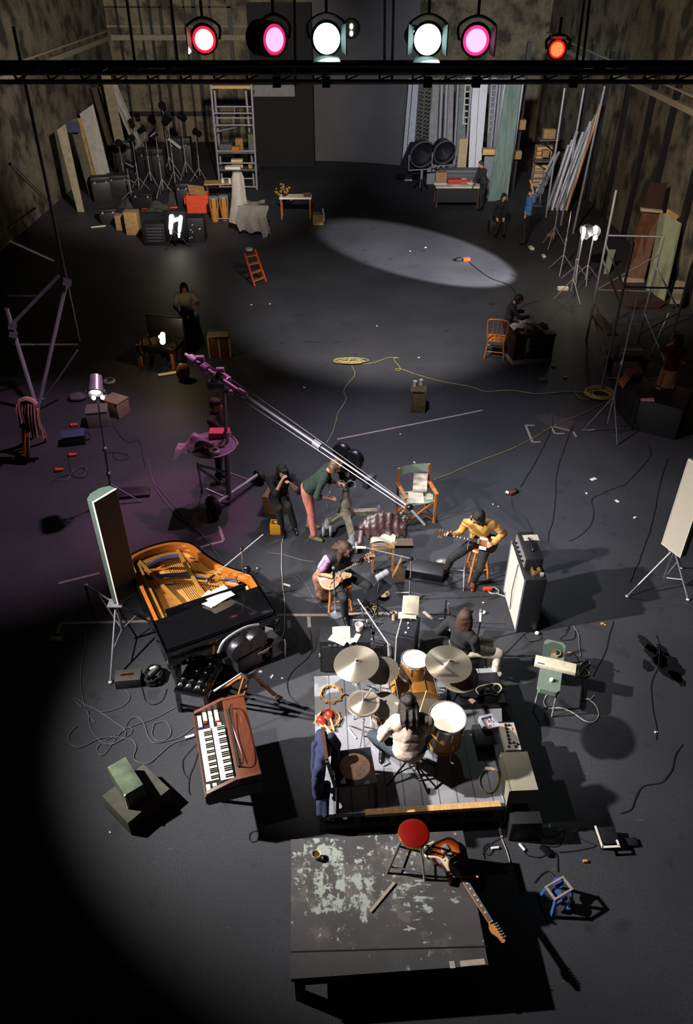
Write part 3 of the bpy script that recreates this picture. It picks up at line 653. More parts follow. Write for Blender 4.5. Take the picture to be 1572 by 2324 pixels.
for i, (x, y) in enumerate(((1268, 345), (1263, 352), (1258, 350), (1252, 362), (1247, 372))):
    p0 = P(1228-i*5, 440+i*3); p1 = PY(x, y, p0.y+.9)
    tag(MB().cyl(p0, p1, .05, n=8).build('leaning_pipe', PIPE, org=p0), ['first', 'second', 'third', 'fourth', 'fifth'][i]+' short pipe from the right in the left bundle', 'pipe', 'shorter pipes left of the leaning bundle')
pole('tall pale conduit left of the leaning pipes', (1262, 330), (1281, 200), STEEL, .035, 29, name='conduit'); pole('tall pale conduit behind the leaning pipes', (1308, 300), (1325, 200), STEEL, .035, 28, name='conduit')
pole('tall pale conduit above the tan wooden pole', (1358, 260), (1372, 195), STEEL, .04, 27, name='conduit')
# wall shelves with cartons
for x, y, l in ((1243, 316, 'upper wall bracket shelf by the right rear corner'), (1232, 364, 'lower wall bracket shelf by the right rear corner')):
    c = PY(x, y, 33); t = thing('bracket_shelf', l, 'shelf', c, 0, 'bracket shelves at right rear')
    MB().box((0, 0, 0), (.75, .5, .04)).build('board', GREYM, t); MB().bar((.32, .2, -.02), (.32, .2, -c.z), .05).build('upright', BLKM, t); MB().bar((-.3, -.2, -.02), (.3, .2, -.45), .03).build('bracket', BLKM, t)
o = MB().box((0, 0, .18), (.46, .35, .34), bev=.01).build('carton', CARD); o.location = PY(1243, 315, 33)+V((0, 0, .015)); tag(o, 'brown carton on the upper wall bracket shelf', 'box')
for x, y, s, l in ((1180, 285, .34, 'small brown carton high by the green board'), (1172, 352, .3, 'small brown carton lower by the green board'), (1236, 348, .26, 'small brown box on the lower bracket shelf')):
    Yb_ = 33 if x > 1200 else 32.6; o = MB().box((0, 0, s/2), (s, s, s), bev=.01).build('carton', CARD); o.location = PY(x, y+8, Yb_); tag(o, l, 'box', 'small cartons at right rear')
b = MB()
for i in range(9): b.box((0, 0, .08+i*.17), (.7, .5, .14))
o = b.build('timber_stack', WOODP); o.location = P(1224, 420); tag(o, 'stack of pale timber boards behind the shorter pipes', 'timber stack')
q = PY(1176, 300, 32.9); o = MB().box((0, 0, 2.6), (.16, .16, 5.2)).build('timber_post', BLACK); o.location = (q.x, 32.83, 0); tag(o, 'black timber post right of the green board holding cartons', 'post')
c = P(1212, 468); t = thing('hand_truck', 'two wheeled sack truck standing by the leaning pipes', 'hand truck', c)
for x in (-.2, .2): MB().tube(spl([(x, 0, .1), (x, .1, .7), (x, .18, 1.2), (x*.6, .25, 1.4)], 5), .025).build('frame_tube', GREYM, t)
b = MB()
for z in (.35, .65, .95, 1.2): b.cyl((-.2, .05+z*.1, z), (.2, .05+z*.1, z), .02)
b.build('crossbars', GREYM, t); MB().box((0, -.15, .06), (.5, .3, .02)).build('toe_plate', GREYM, t)
for x in (-.27, .27): MB().lathe([(0, -.03), (.13, -.03), (.13, .03), (0, .03)], axes(V((0, 1, 0)), V((0, 0, 1)), V((1, 0, 0)), (x, .05, .14)), 18).build('wheel', RUB, t)
# door and green flats on the right wall
BRN = mat('brown_door', '#54301a', .6, 0, .35, 7); DRK = mat('dark_red_panel', '#2c0f0b', .7, 0, .2); PALEF = mat('pale_frame', '#a59a80', .7); GRF = mat('green_flat', '#6f7660', .75, 0, .15, 5)
t = panel('scenery_door', 'tall brown textured door flat behind the right scaffold', 'door', ((1413, 634), (1460, 638), (1500, 482), (1458, 478)), BRN, yt=23.0)
panel('red_door_flat', 'dark red panel above the brown door flat', 'panel', ((1458, 472), (1500, 474), (1515, 415), (1475, 413)), DRK, yb=23.0, yt=23.3, floor=False)
for q, l in ((((1412, 646), (1459, 650), (1462, 636), (1414, 632)), 'pale sill along the foot of the brown door'), (((1455, 480), (1503, 484), (1504, 478), (1456, 473)), 'pale lintel across the top of the brown door')):
    panel('door_trim', l, 'door trim', q, PALEF, yb=22.2 if q[0][1] > 600 else 22.9, yt=22.2 if q[0][1] > 600 else 22.9, th=.12, floor=False)
panel('green_flat', 'pale green flat with dark grooves right of the brown door', 'scenery flat', ((1464, 660), (1480, 663), (1513, 486), (1497, 482)), GRF, yt=22.6)
panel('green_flat', 'broad pale green flat leaning at the right wall', 'scenery flat', ((1481, 666), (1503, 687), (1543, 508), (1505, 484)), GRF, yt=21.8)
panel('green_flat', 'small pale green board standing by the light stand', 'scenery flat', ((1372, 608), (1386, 606), (1397, 566), (1381, 566)), GRF, yb=23, yt=23.2, floor=False, ext=True)
panel('carton_flat', 'orange tan carton panel above the green flats', 'panel', ((1513, 488), (1534, 500), (1541, 490), (1516, 474)), mat('tan_panel', '#b98a5a', .8), yb=22, yt=22.1, floor=False)
panel('wall_hanging', 'mottled pale sheet hanging low on the right wall', 'sheet', ((1520, 690), (1548, 690), (1556, 640), (1535, 636)), FLAT1, yb=20, yt=20.2, floor=False)
o = MB().prism([P(*q)[:2] for q in ((1368, 648), (1420, 650), (1465, 662), (1512, 692), (1495, 702), (1420, 700))], .0, .06).build('red_rug', mat('rug_red', '#2a100d', .9, 0, .3, 14, .3)); tag(o, 'dark red rug on the floor in front of the door flats', 'rug')
# right scaffold bay
A_, B_, C_, D_ = P(1330, 772), P(1362, 890), P(1447, 776), P(1490, 893)
t = thing('scaffold_bay', 'open steel scaffold bay at the right in front of the door flats', 'scaffold', A_)
hts = ((A_, 3.6), (B_, 3.3), (C_, 2.6), (D_, 2.9))
for q, h in hts: MB().cyl(q, q+V((0, 0, h)), .028).build('standard', STEEL, t, True)
for p, q, z in ((A_, B_, 2.4), (A_, B_, 2.05), (A_, B_, 1.05), (A_, B_, .75), (C_, D_, .75), (C_, D_, 1.9), (A_, C_, 2.6), (B_, D_, 1.0), (B_, D_, 2.4), (A_, C_, 1.3), (B_, D_, .35)):
    MB().cyl(p+V((0, 0, z)), q+V((0, 0, z)), .02).build('ledger', STEEL, t, True)
MB().cyl(C_+V((0, 0, 2.2)), A_+V((0, 0, 1.3)), .016).build('brace', GREYM, t, True); MB().cyl(C_+V((0, 0, .2)), D_+V((0, 0, 1.9)), .016).build('brace', GREYM, t, True)
for a, e, l, m_ in (((1348, 722), (1381, 764), 'orange plank resting across the right scaffold bay', WOOD), ((1356, 718), (1395, 764), 'thin grey plank beside the orange plank on scaffold', BG2)):
    p, q = P(*a, .75), P(*e, .75); tag(MB().bar(p+V((0, 0, .04)), q+V((0, 0, .04)), .14, .05).build('plank', m_, org=p), l, 'plank')
pole('bright loose steel pole leaning inside the right scaffold', (1482, 795), (1518, 712), CHROME, .03, 17.3, 18.2, name='loose_pole')
# lamp pair and stands at right
for x, y, e, r, l in ((1325, 528, 662, .2, 'glaring open faced lamp seen edge on, right side'), (1350, 525, 660, .15, 'bright twin lamp head at the right, beside the edge on lamp')):
    b0 = P(x-18, 640); Yy = b0.y; c = PY(x, y, Yy); t = thing('flood_lamp', l, 'flood lamp', (c.x, Yy, 0), 0, 'lamps at the right wall')
    f = V((-.85, -.35, -.3)) if x < 1340 else V((-.4, -.9, -.1)); f.normalize(); s, u, d = frame(f); M = axes(s, u, d, c)
    MB().lathe([(r*.3, -.3), (r*.9, -.2), (r*1.05, 0), (r*.98, 0), (r*.8, -.1), (0, -.15)], M).build('reflector', GREYM, t, True)
    if x < 1340: MB().ell(c+f*.02, (.05, .05, .22), n=2).build('glowing_lamp', GLW, t, True)
    else:
        MB().ell(c+f*.05+V((0, 0, .06)), (.08, .05, .12), n=2).build('glowing_lamp', GLW, t, True); MB().ell(c+f*.05+V((.05, 0, -.16)), (.06, .05, .08), n=2).build('glowing_lamp', GLW, t, True)
    MB().cyl((c.x, Yy+.05, .05), (c.x, Yy+.05, c.z-r), .022).build('pole', STEEL, t, True)
    for k in range(3): MB().cyl((c.x, Yy+.05, .5), (c.x+.45*math.cos(k*2.1+.3), Yy+.45*math.sin(k*2.1+.3), .01), .014).build('leg', STEEL, t, True)
    point(c+f*.35, 14, (1, .92, .75), .08)
light_stand(1292, 680, 2.0, 'slim light stand with long pale pole left of the right scaffold', head=False, group='slim stands at the right', rz=1.0)
light_stand(1272, 618, 1.8, 'slim stand with small clamp at the edge of the right clutter', head=False, group='slim stands at the right', rz=.2)
light_stand(1252, 560, 2.2, 'far slim stand with a pale bulb near the leaning pipes', head=False, group='slim stands at the right')
t = light_stand(1373, 985, 2.9, 'tall tripod stand at the near corner of the right scaffold', tint=GREYM, head=False, group='slim stands at the right', rz=.8)
for x, y, s, l, m_ in ((1250, 535, .3, 'small brown box on the floor right of the man in blue', CARD), (1233, 583, .2, 'pale scrap on the floor below the slim stand', WHITE), (1205, 565, .25, 'pale crumpled paper on the far right floor', WHITE), (1276, 658, .3, 'pale short stick on the floor at the slim stand', WHITE)):
    o = MB().box((0, 0, s*.15), (s, s*.5, s*.3), bev=.01).build('floor_scrap' if m_ is WHITE else 'carton', m_); o.location = P(x, y); o.rotation_euler = (0, 0, random.uniform(0, 3)); tag(o, l, 'scrap' if m_ is WHITE else 'box')
# ------------------------------------------------------------------ middle of the floor
# left steel frame of tubes
YL = 14.4
t = thing('tube_tower', 'tall braced steel tube tower at the far left edge', 'scaffold', P(85, 935))
def tb(n, a, e, r=.04, m=STEEL, ya=YL, ye=YL): MB().cyl(PY(*a, ya), PY(*e, ye), r).build(n, m, t, True)
tb('standard', (86, 936), (14, 700), .05); tb('standard', (85, 932), (151, 636), .042); tb('standard', (180, 775), (30, 60), .03, GREYM, 16, 16)
tb('brace', (28, 736), (133, 626), .035); tb('brace', (22, 372), (108, 456), .03, STEEL, 15, 16); tb('brace', (18, 545), (122, 592), .03, STEEL, 15, 16)
tb('brace', (88, 925), (176, 795), .022, GREYM); tb('ledger', (16, 672), (92, 672), .022, GREYM); tb('ledger', (26, 782), (176, 782), .024, GREYM, 14.4, 16)
tb('brace', (18, 518), (80, 472), .02, GREYM, 15, 16); tb('ledger', (75, 908), (104, 905), .02)
for x, y in ((27, 740), (29, 758), (151, 640)): MB().box(PY(x, y, YL-.05), (.16, .12, .12), (0, .4, .5)).build('clamp', GREYM, t, True)
# pink coat hung on a wooden trestle
c = P(62, 1042); t = thing('wooden_trestle', 'tall wooden trestle with splayed legs at the left edge', 'trestle', c)
PINKC = mat('dusky_pink_cloth', '#9c6f6e', .9, 0, .15, 14, .2)
for a, e in (((55, 1030), (52, 935)), ((63, 1042), (63, 935)), ((104, 1003), (78, 930)), ((80, 990), (66, 930))): MB().bar(P(*a), PY(*e, 12.7), .055).build('leg', WOOD, t, True)
MB().bar(PY(45, 934, 12.7), PY(88, 932, 12.9), .08).build('top_bar', WOOD, t, True)
t = thing('coat', 'dusky pink coat hanging over the wooden trestle', 'coat', PY(66, 930, 12.6))
def drape(n, top0, top1, bot0, bot1, y, m, par, fold=.06, nf=5):
    A, B, C, D = PY(*top0, y), PY(*top1, y), PY(*bot0, y-.12), PY(*bot1, y-.12)
    MB().sheet(lambda u, v: A.lerp(B, u).lerp(C.lerp(D, u), v)+V((0, -fold*(.4+v)*math.sin(u*nf*6.28)-.03*math.sin(v*5), .02*math.sin(u*17)*v)), 28, 10, .012).build(n, m, par, True)
drape('back_panel', (42, 910), (80, 912), (46, 972), (66, 985), 12.5, PINKC, t); drape('front_panel', (62, 915), (82, 918), (72, 992), (90, 995), 12.45, PINKC, t, nf=3)
drape('side_panel', (80, 925), (88, 940), (92, 985), (104, 998), 12.55, PINKC, t, nf=2); drape('sleeve', (36, 918), (46, 912), (40, 955), (54, 962), 12.4, PINKC, t, .04, 2)
MB().tube(spl([PY(44, 912, 12.5), PY(58, 906, 12.5), PY(72, 909, 12.5), PY(82, 918, 12.5)], 6), .05).build('collar', PINKC, t, True)
# spot lamp on stand
PURP = mat('lamp_grey', '#77747c', .4, .4, .15)
c = P(256, 1140); t = thing('spot_lamp', 'lit spotlight on a slim stand aimed down at the left floor', 'spot lamp', c)
tp = PY(222, 912, 11.06)
MB().cyl(c+V((0, 0, .02)), c.lerp(tp, .55), .02).build('pole', PURP, t, True); MB().cyl(c.lerp(tp, .5), tp, .014).build('pole_extension', PURP, t, True)
for f in (.3, .55): MB().ell(c.lerp(tp, f), (.045, .045, .06), n=2).build('clamp_knob', PURP, t, True)
for k in range(3): MB().cyl(c.lerp(tp, .2), c+V((.5*math.cos(k*2.1), .5*math.sin(k*2.1), .01)), .012).build('leg', PURP, t, True)
lc = PY(217, 886, 11.0); f = V((.1, -.85, -.62)).normalized(); s, u, d = frame(f); M = axes(s, u, d, lc)
MB().lathe([(.05, -.28), (.1, -.25), (.115, -.05), (.125, .04), (.11, .05), (.105, 0), (0, 0)], M).build('housing', PURP, t, True)
MB().ell(lc+f*.03, (.085, .085, .012), MX((s, u, d)).transposed(), 2).build('lens', GLW, t, True)
for q in (-.07, .07): MB().ell(lc+s*q-u*.16+f*.05, (.035, .02, .04), n=2).build('lower_bulb', GLW, t, True)
MB().tube([lc+s*.14, lc+s*.14-u*.2, lc-s*.14-u*.2, lc-s*.14], .014).build('yoke', PURP, t, True)
# boxes by it
for px, py, rz, l in ((252, 948, -.5, 'pale box standing behind the slim spotlight pole'), (225, 972, .2, 'grey flapped carton left of the pale box')):
    c = P(px, py); t = thing('storage_box', l, 'box', c, rz, 'boxes behind the slim spotlight')
    m_ = mat('box_pale', '#7a6a56', .8) if rz < 0 else mat('box_greyed', '#5c5854', .8)
    MB().box((0, .2, .17), (.42, .36, .34), bev=.01).build('body', m_, t); MB().box((0, .2, .355), (.44, .38, .03), bev=.005).build('lid', m_, t)
c = P(170, 1012); t = thing('tool_case', 'small blue topped black case on the left floor', 'case', c, .25)
MB().box((0, .12, .1), (.42, .26, .2), bev=.01).build('body', BLACK, t); MB().box((0, .12, .215), (.44, .28, .03), bev=.008).build('lid', mat('case_blue', '#3c3f62', .5), t)
o = MB().lathe([(.12, 0), (.14, .03), (.12, .07), (.1, .07), (.115, .03), (.1, 0), (.12, 0)]).build('film_can_ring', FLAT2); o.location = P(248, 868); tag(o, 'pale ring lying behind the slim spotlight head', 'ring')
b = MB().ell((0, 0, .08), (.2, .13, .09), n=3); o = b.build('crumpled_bag', SHEETG, jit=.05); o.location = P(178, 908); tag(o, 'grey crumpled bag left of the slim spotlight', 'bag')
# chair covered with coat and hanging lit lamp
c = P(365, 832); t = thing('wooden_armchair', 'dark armchair with orange wooden leg in the left gloom', 'armchair', c, -.25)
for x in (-.45, .4):
    for y in (-.1, .5): MB().box((x, y, .28), (.08, .08, .56)).build('leg', WOOD, t)
MB().box((0, .2, .5), (.95, .7, .12), bev=.02).build('seat', BLACK, t); MB().box((0, .52, .8), (.95, .1, .5), bev=.03).build('backrest', BLACK, t)
t2 = thing('fur_coat', 'brown tweed coat spread over the dark armchair', 'coat', c+V((0, .2, .9)))
FURB = mat('brown_fur', '#4a3a2a', .95, 0, .4, 30, .6)
drape('coat_panel', (318, 770), (372, 762), (352, 800), (392, 826), c.y+.1, FURB, t2, .07, 3); drape('coat_side', (314, 775), (330, 770), (318, 800), (345, 808), c.y+.05, FURB, t2, .05, 2)
o = MB().ell((0, 0, .2), (.16, .14, .22), n=3).build('leather_bag', mat('tan_leather', '#6a4a2c', .6, 0, .3), jit=.03); o.location = P(418, 862); tag(o, 'brown leather bag right of the covered armchair', 'bag')
o = MB().box((0, 0, .02), (.42, .12, .04), bev=.004).build('script', WHITE); o.location = P(380, 851); o.location.z = .0; o.rotation_euler = (0, 0, .38); tag(o, 'pale script lying on the dark floor by the armchair', 'script')
c = P(385, 835); t = thing('hanging_lamp', 'small blazing lamp on a dark stand over the armchair', 'lamp', c); lp = PY(368, 768, c.y-.3)
b = MB(); b.caps(PY(369, 759, c.y-.3), PY(369, 776, c.y-.3), .055, .06); b.ell(PY(363, 764, c.y-.3), (.04, .04, .04), n=2); b.build('bulb', glow('warm_bulb', (1, .85, .55), 9), t, True)
MB().tube(spl([c+V((.1, 0, .02)), PY(402, 800, c.y), PY(398, 775, c.y), PY(385, 758, c.y), PY(372, 754, c.y-.3)], 5), .014).build('arm', BLKM, t, True)
for k in range(3): MB().cyl(c+V((.1, 0, .25)), c+V((.1+.3*math.cos(k*2.1), .3*math.sin(k*2.1), .01)), .012).build('leg', BLKM, t, True)
point(lp+V((.12, -.1, .35)), 26, (1, .72, .38), .05)
# red trunk with white tape
c = P(500, 812); t = thing('travel_trunk', 'dark red trunk edged with white tape behind the boom', 'trunk', c, .12)
TRK = mat('trunk_red', '#4c1d1a', .6, 0, .3, 9)
MB().box((0, .15, .3), (.52, .3, .6), bev=.02).build('body', TRK, t)
for x in (-.25, .0, .25): MB().box((x, -.008, .3), (.035, .012, .58)).build('tape_edge', TAPE, t)
MB().box((0, -.008, .585), (.5, .012, .03)).build('tape_edge', TAPE, t); MB().box((0, .0, .605), (.5, .3, .01)).build('lid_edge', TAPE, t)
# ---------------------------------------------------------------- sound boom
BOOM = mat('boom_metal', '#8a8790', .42, .45, .12)
c = P(521, 1143); Yb = c.y; t = thing('microphone_boom', 'long telescopic microphone boom on a wheeled base', 'microphone boom', c)
top = PY(507, 868, Yb); tail = P(412, 799, 2.72); tip = P(922, 1146, 1.75)
d_ = (tip-tail); tb_ = lambda n, p, q, r, m=BOOM: MB().cyl(p, q, r).build(n, m, t, True)
piv = tail+d_*((top.x-tail.x)/d_.x); piv.z += .02
tb_('column', c+V((0, 0, .1)), c.lerp(top, .62), .05); tb_('column_extension', c.lerp(top, .6), top, .032)
tb_('boom_tube', tail.lerp(tip, .02), tail.lerp(tip, .3), .034); tb_('boom_tube', tail.lerp(tip, .28), tail.lerp(tip, .66), .024); tb_('boom_tube', tail.lerp(tip, .64), tip, .015)
off = V((.0, .0, .07)); MB().tube(spl([tail.lerp(tip, .05)+off, tail.lerp(tip, .3)+V((0, 0, .12)), tail.lerp(tip, .62)+V((0, 0, .1)), tip+V((0, 0, .03))], 4), .005).build('control_cord', GREYM, t, True)
MB().tube([tail.lerp(tip, .2)+V((-.04, 0, -.09)), tail.lerp(tip, .66)+V((-.03, 0, -.07)), tip+V((-.02, 0, -.05))], .007).build('control_rod', BOOM, t, True)
for f, r in ((.06, .075), (.12, .08), (.19, .09), (.3, .062), (.64, .055)):
    q = tail.lerp(tip, f); MB().cyl(q-d_.normalized()*.07, q+d_.normalized()*.07, r).build('collar', BOOM, t, True)
MB().box(top+V((0, 0, .02)), (.2, .16, .22), (0, .2, -.7), bev=.02).build('pivot_head', BOOM, t, True)
for f, dz in ((.1, .13), (.16, -.14), (.2, .16), (.23, -.16)):
    q = tail.lerp(tip, f)+V((0, 0, dz)); MB().cyl(q-V((.06, 0, 0)), q+V((.06, 0, 0)), .045).build('crank_knob', BOOM, t, True)
q = tail.lerp(tip, .14)+V((.05, 0, -.28)); MB().lathe([(0, -.1), (.08, -.06), (.12, .02), (.1, .1), (0, .12)], MX.Translation(q)).build('counterweight', GREYM, t, True)
MB().tube(spl([q, q+V((.12, .05, -.5)), PY(487, 925, Yb-.1)], 5), .006).build('cord', CBLK, t, True)
MB().ell(tip+d_.normalized()*.06, (.05, .05, .05), n=2).build('microphone_cradle', BLKM, t, True)
MB().cyl(tip+d_.normalized()*.04, tip+d_.normalized()*.34+V((0, 0, -.12)), .022).build('microphone', GREYM, t, True)
MB().lathe([(0, 0), (.4, 0), (.42, .03), (.4, .035), (.38, .012), (0, .012)], MX.Translation(PY(482, 1012, Yb-.1))).build('tray', GREYM, t, True)
w0, w1 = P(487, 1170), P(590, 1095); w0.z = w1.z = .2
tb_('axle_beam', w0+V((.05, .1, 0)), w1, .035); tb_('strut', PY(448, 1060, Yb-.2), c+V((.0, 0, .35)), .025); tb_('strut', PY(448, 1055, Yb-.2), PY(524, 1075, Yb), .022); tb_('strut', PY(524, 1075, Yb), P(565, 1110)+V((0, 0, .2)), .02)
tb_('strut', PY(448, 1052, Yb-.2), P(458, 1112), .018); tb_('strut', c+V((0, 0, .1)), P(470, 1130)+V((0, 0, .2)), .02)
for q, r in ((w0, .2), (w1, .14)):
    ax = V((.75, .66, 0)).normalized(); M = axes(ax.cross(V((0, 0, 1))).normalized()*-1, V((0, 0, 1)), ax, V((q.x, q.y, r)))
    MB().lathe([(r*.5, -.05), (r*.9, -.05), (r, -.02), (r, .02), (r*.9, .05), (r*.5, .05)], M).build('tyre', RUB, t, True)
    MB().lathe([(0, -.055), (r*.5, -.045), (r*.55, .045), (0, .055)], M).build('hub', GREYM, t, True)
tz = PY(482, 1012, Yb-.1)
t = thing('grey_cloth', 'pinkish grey cloth draped over the boom tray', 'cloth', tz+V((-.3, 0, .05)))
MB().sheet(lambda u, v: tz+V((-.62+u*.85, -.32+v*.55+.25*u*(1-v), .07+.07*MN.noise(V((u*5, v*5, 1)))-.22*max(0, .35-u)*2+.04*math.sin(u*13+v*3))), 22, 14, .01).build('cloth_sheet', mat('grey_pink_cloth', '#8d8287', .9, 0, .1, 10, .2), t, True)
for dx, dy, l, m_ in ((.08, -.28, 'pale roll of tape lying on the boom tray', WHITE), (-.02, -.16, 'reddish roll of tape behind the pale roll', mat('pink_tape', '#b8706c', .6))):
    o = MB().lathe([(.05, 0), (.09, 0), (.09, .05), (.05, .05), (.05, 0)], n=20).build('tape_roll', m_); o.location = tz+V((dx, dy, .05)); tag(o, l, 'tape roll', 'tape rolls on the boom tray')
o = MB().box((0, 0, .06), (.34, .2, .1), bev=.01).build('small_box', mat('rose_box', '#a5484c', .7)); o.location = tz+V((.1, .22, .06)); tag(o, 'rose coloured box at the back of the boom tray', 'box')
# ---------------------------------------------------------------- floor ropes, tape, box with cups
c = P(947, 938); t = thing('wooden_box', 'upright weathered wooden box carrying two paper cups', 'box', c, -.05)
WBX = mat('weathered_box', '#4b3e22', .85, 0, .35, 12, .2)
MB().box((0, .16, .25), (.3, .3, .5), bev=.008).build('body', WBX, t)
for x in (-.14, .14): MB().box((x, .0, .25), (.03, .03, .5)).build('corner_batten', WBX, t)
MB().box((0, .16, .51), (.33, .33, .02)).build('lid', WBX, t)
CUP = mat('paper_cup_white', '#cfc4c0', .6, 0, .03)
for x, y, l in ((941, 876, 'left white paper cup on the wooden box'), (955, 873, 'right white paper cup on the wooden box')):
    o = MB().lathe([(0, 0), (.035, 0), (.045, .11), (.047, .115), (.04, .11), (.03, .01), (0, .01)], n=18).build('paper_cup', CUP); q = P(x, y, .52); o.location = q; tag(o, l, 'cup', 'two paper cups')
b = MB(); random.seed(11); q = P(795, 822)
for i in range(7):
    w_ = .36+random.uniform(-.08, .06); h_ = .1+random.uniform(-.04, .04); o_ = V((random.uniform(-.05, .05), random.uniform(-.04, .04), .015+i*.008))
    b.tube([q+o_+V((w_*math.cos(a), h_*math.sin(a), 0)) for a in [k*.314 for k in range(20)]], .011, 6, True)
b.cyl(q+V((-.1, -.1, .03)), q+V((.02, .12, .05)), .02); tag(b.build('rope_coil', CYEL, org=q), 'flat bundled coil of pale cable on the mid floor', 'cable coil')
b = MB(); q = P(1360, 899)
for i in range(9):
    r_ = .24+random.uniform(-.07, .05); o_ = V((random.uniform(-.05, .05), random.uniform(-.05, .05), .015+i*.01))
    b.tube([q+o_+V((r_*1.1*math.cos(a), r_*.95*math.sin(a), 0)) for a in [k*.314 for k in range(20)]], .012, 6, True)
tag(b.build('rope_coil', mat('cable_yellow', '#a39a4c', .7), org=q), 'round coil of yellow cable at the right scaffold foot', 'cable coil')
G1 = 'long cables on the mid floor'
cable('pale cable running from the flat coil down behind the boom', [(797, 830), (803, 850), (780, 885), (785, 905), (768, 935), (758, 970), (742, 1005)], CYEL, .01, G1)
cable('pale cable looping from the flat coil to the right', [(822, 826), (850, 822), (880, 812), (905, 812), (893, 815), (908, 835), (905, 842), (898, 838), (912, 838), (945, 850), (1000, 865), (1070, 878), (1100, 888), (1160, 886), (1220, 893), (1290, 888), (1345, 893)], CYEL, .011, G1)
cable('thin pale cable from the yellow coil to the canvas chair', [(1372, 912), (1330, 935), (1262, 963), (1180, 1010), (1080, 1050), (985, 1090)], CYEL, .009, G1)
cable('yellow cable rising from the yellow coil to the dark boxes', [(1375, 895), (1395, 880), (1400, 860), (1410, 850), (1425, 846), (1440, 862)], CYEL, .01, G1)
cable('yellow loop right of the yellow coil', [(1370, 892), (1388, 895), (1398, 908), (1390, 918), (1376, 912)], CYEL, .009, G1)
cable('pale ends of cable left of the yellow coil', [(1302, 880), (1310, 898), (1322, 905), (1345, 903)], CYEL, .009, G1)
cable('dark cable crossing the lit floor at left of centre', [(690, 775), (740, 776), (790, 771), (822, 767)], CBLK, .012, G1)
cable('dark cable curving from the plug across the light pool', [(1062, 592), (1085, 612), (1115, 632), (1150, 645), (1168, 662), (1175, 690)], CBLK, .02, G1)
cable('dark cable behind the desk at right', [(1178, 700), (1195, 690), (1220, 684)], CBLK, .016, G1)
cable('thin dark cable across the mid right floor', [(1255, 945), (1248, 980), (1222, 1035), (1180, 1105)], CBLK, .009, G1)
cable('long dark cable from the tape marks to the tall amplifier', [(1300, 965), (1275, 1030), (1262, 1080), (1258, 1150), (1248, 1200), (1243, 1228)], CBLK, .009, G1)
cable('dark cable curving at upper right floor', [(1470, 1010), (1475, 1035), (1440, 1075), (1415, 1100), (1370, 1118), (1345, 1130), (1343, 1150), (1345, 1180), (1320, 1210), (1290, 1228)], CBLK, .008, G1)
cable('thin dark cable at the right edge of the floor', [(1515, 1040), (1500, 1085), (1480, 1180), (1450, 1270), (1430, 1320)], CBLK, .008, G1)
c = P(1058, 592); o = MB().box((0, 0, .05), (.22, .14, .1), bev=.02).build('red_plug', ORNG); o.location = c; tag(o, 'red and black plug at the edge of the light pool', 'plug')
o = MB().box((0, 0, .05), (.18, .16, .1), bev=.02).build('junction_box', BLACK); o.location = c+V((-.25, 0, 0)); tag(o, 'black junction box left of the red plug', 'plug')
for i, (a, e, l) in enumerate((((765, 997), (1008, 949), 'long pale tape line left of the wooden box'), ((1008, 949), (1095, 931), 'fainter tape end below the wooden box'), ((1192, 965), (1208, 1004), 'pale tape angle stroke at right'), ((1192, 965), (1212, 966), 'short tape stroke atop the right angle mark'), ((1208, 1004), (1226, 1003), 'short tape stroke at the foot of the right angle mark'),
    ((1250, 968), (1258, 984), 'small tape stroke of the second right mark'), ((1258, 984), (1280, 984), 'foot stroke of the second right mark'), ((1255, 968), (1292, 978), 'slanted tape stroke of the second right mark'), ((1300, 980), (1307, 992), 'tiny tape stroke right of the second mark'), ((1320, 978), (1350, 975), 'pale tape dash near the tripod stand'),
    ((133, 1324), (226, 1301), 'pale tape line left of the column loudspeaker'), ((138, 1415), (342, 1410), 'long pale tape line under the left tripod'), ((138, 1416), (131, 1438), 'bent tape end at the far left line'), ((620, 1396), (775, 1396), 'long tape line behind the black amplifier case'), ((760, 1394), (900, 1392), 'tape line running behind the drum kit'),
    ((603, 1402), (607, 1425), 'short vertical tape mark right of the piano'), ((655, 1408), (656, 1425), 'small vertical tape mark behind the film camera'), ((700, 1400), (702, 1424), 'vertical tape mark by the black amplifier case'),
    ((474, 1122), (490, 1165), 'tape strip behind the boom wheel'), ((497, 1195), (507, 1226), 'tape strip in front of the boom wheel'), ((507, 1228), (455, 1242), 'faint tape strip above the piano rim'), ((960, 1388), (980, 1405), 'bent tape end right of the drum kit'))):
    tape(l, a, e, .045 if i < 10 else .05)
o = MB().box((0, 0, .006), (.16, .09, .012), bev=.003).build('pedal_plate', TAPE); o.location = P(128, 1450); tag(o, 'small pale plate at the end of the left tape line', 'plate')
o = MB().prism([P(*q)[:2] for q in ((1212, 945), (1250, 940), (1302, 955), (1290, 978), (1240, 965))], .001, .004).build('worn_mat', mat('worn_mat', '#3a3437', .9)); tag(o, 'faint greyish mat under the right tape marks', 'mat')
random.seed(21); k = 0
WH = ['beside the canvas chair', 'right of the seated bass player', 'between the tall amplifier and the right loudspeaker', 'at the upper right floor', 'near the grey tape marks', 'left of the wooden box', 'right of the wooden box', 'below the flat cable coil', 'in front of the desk', 'left of the light pool', 'right of the guitarist', 'near the piano rim', 'by the green case', 'at the lower right floor', 'beyond the yellow box', 'in the light pool', 'close to the light pool edge', 'in front of the tall amplifier', 'near the boom wheel', 'left of the organ']
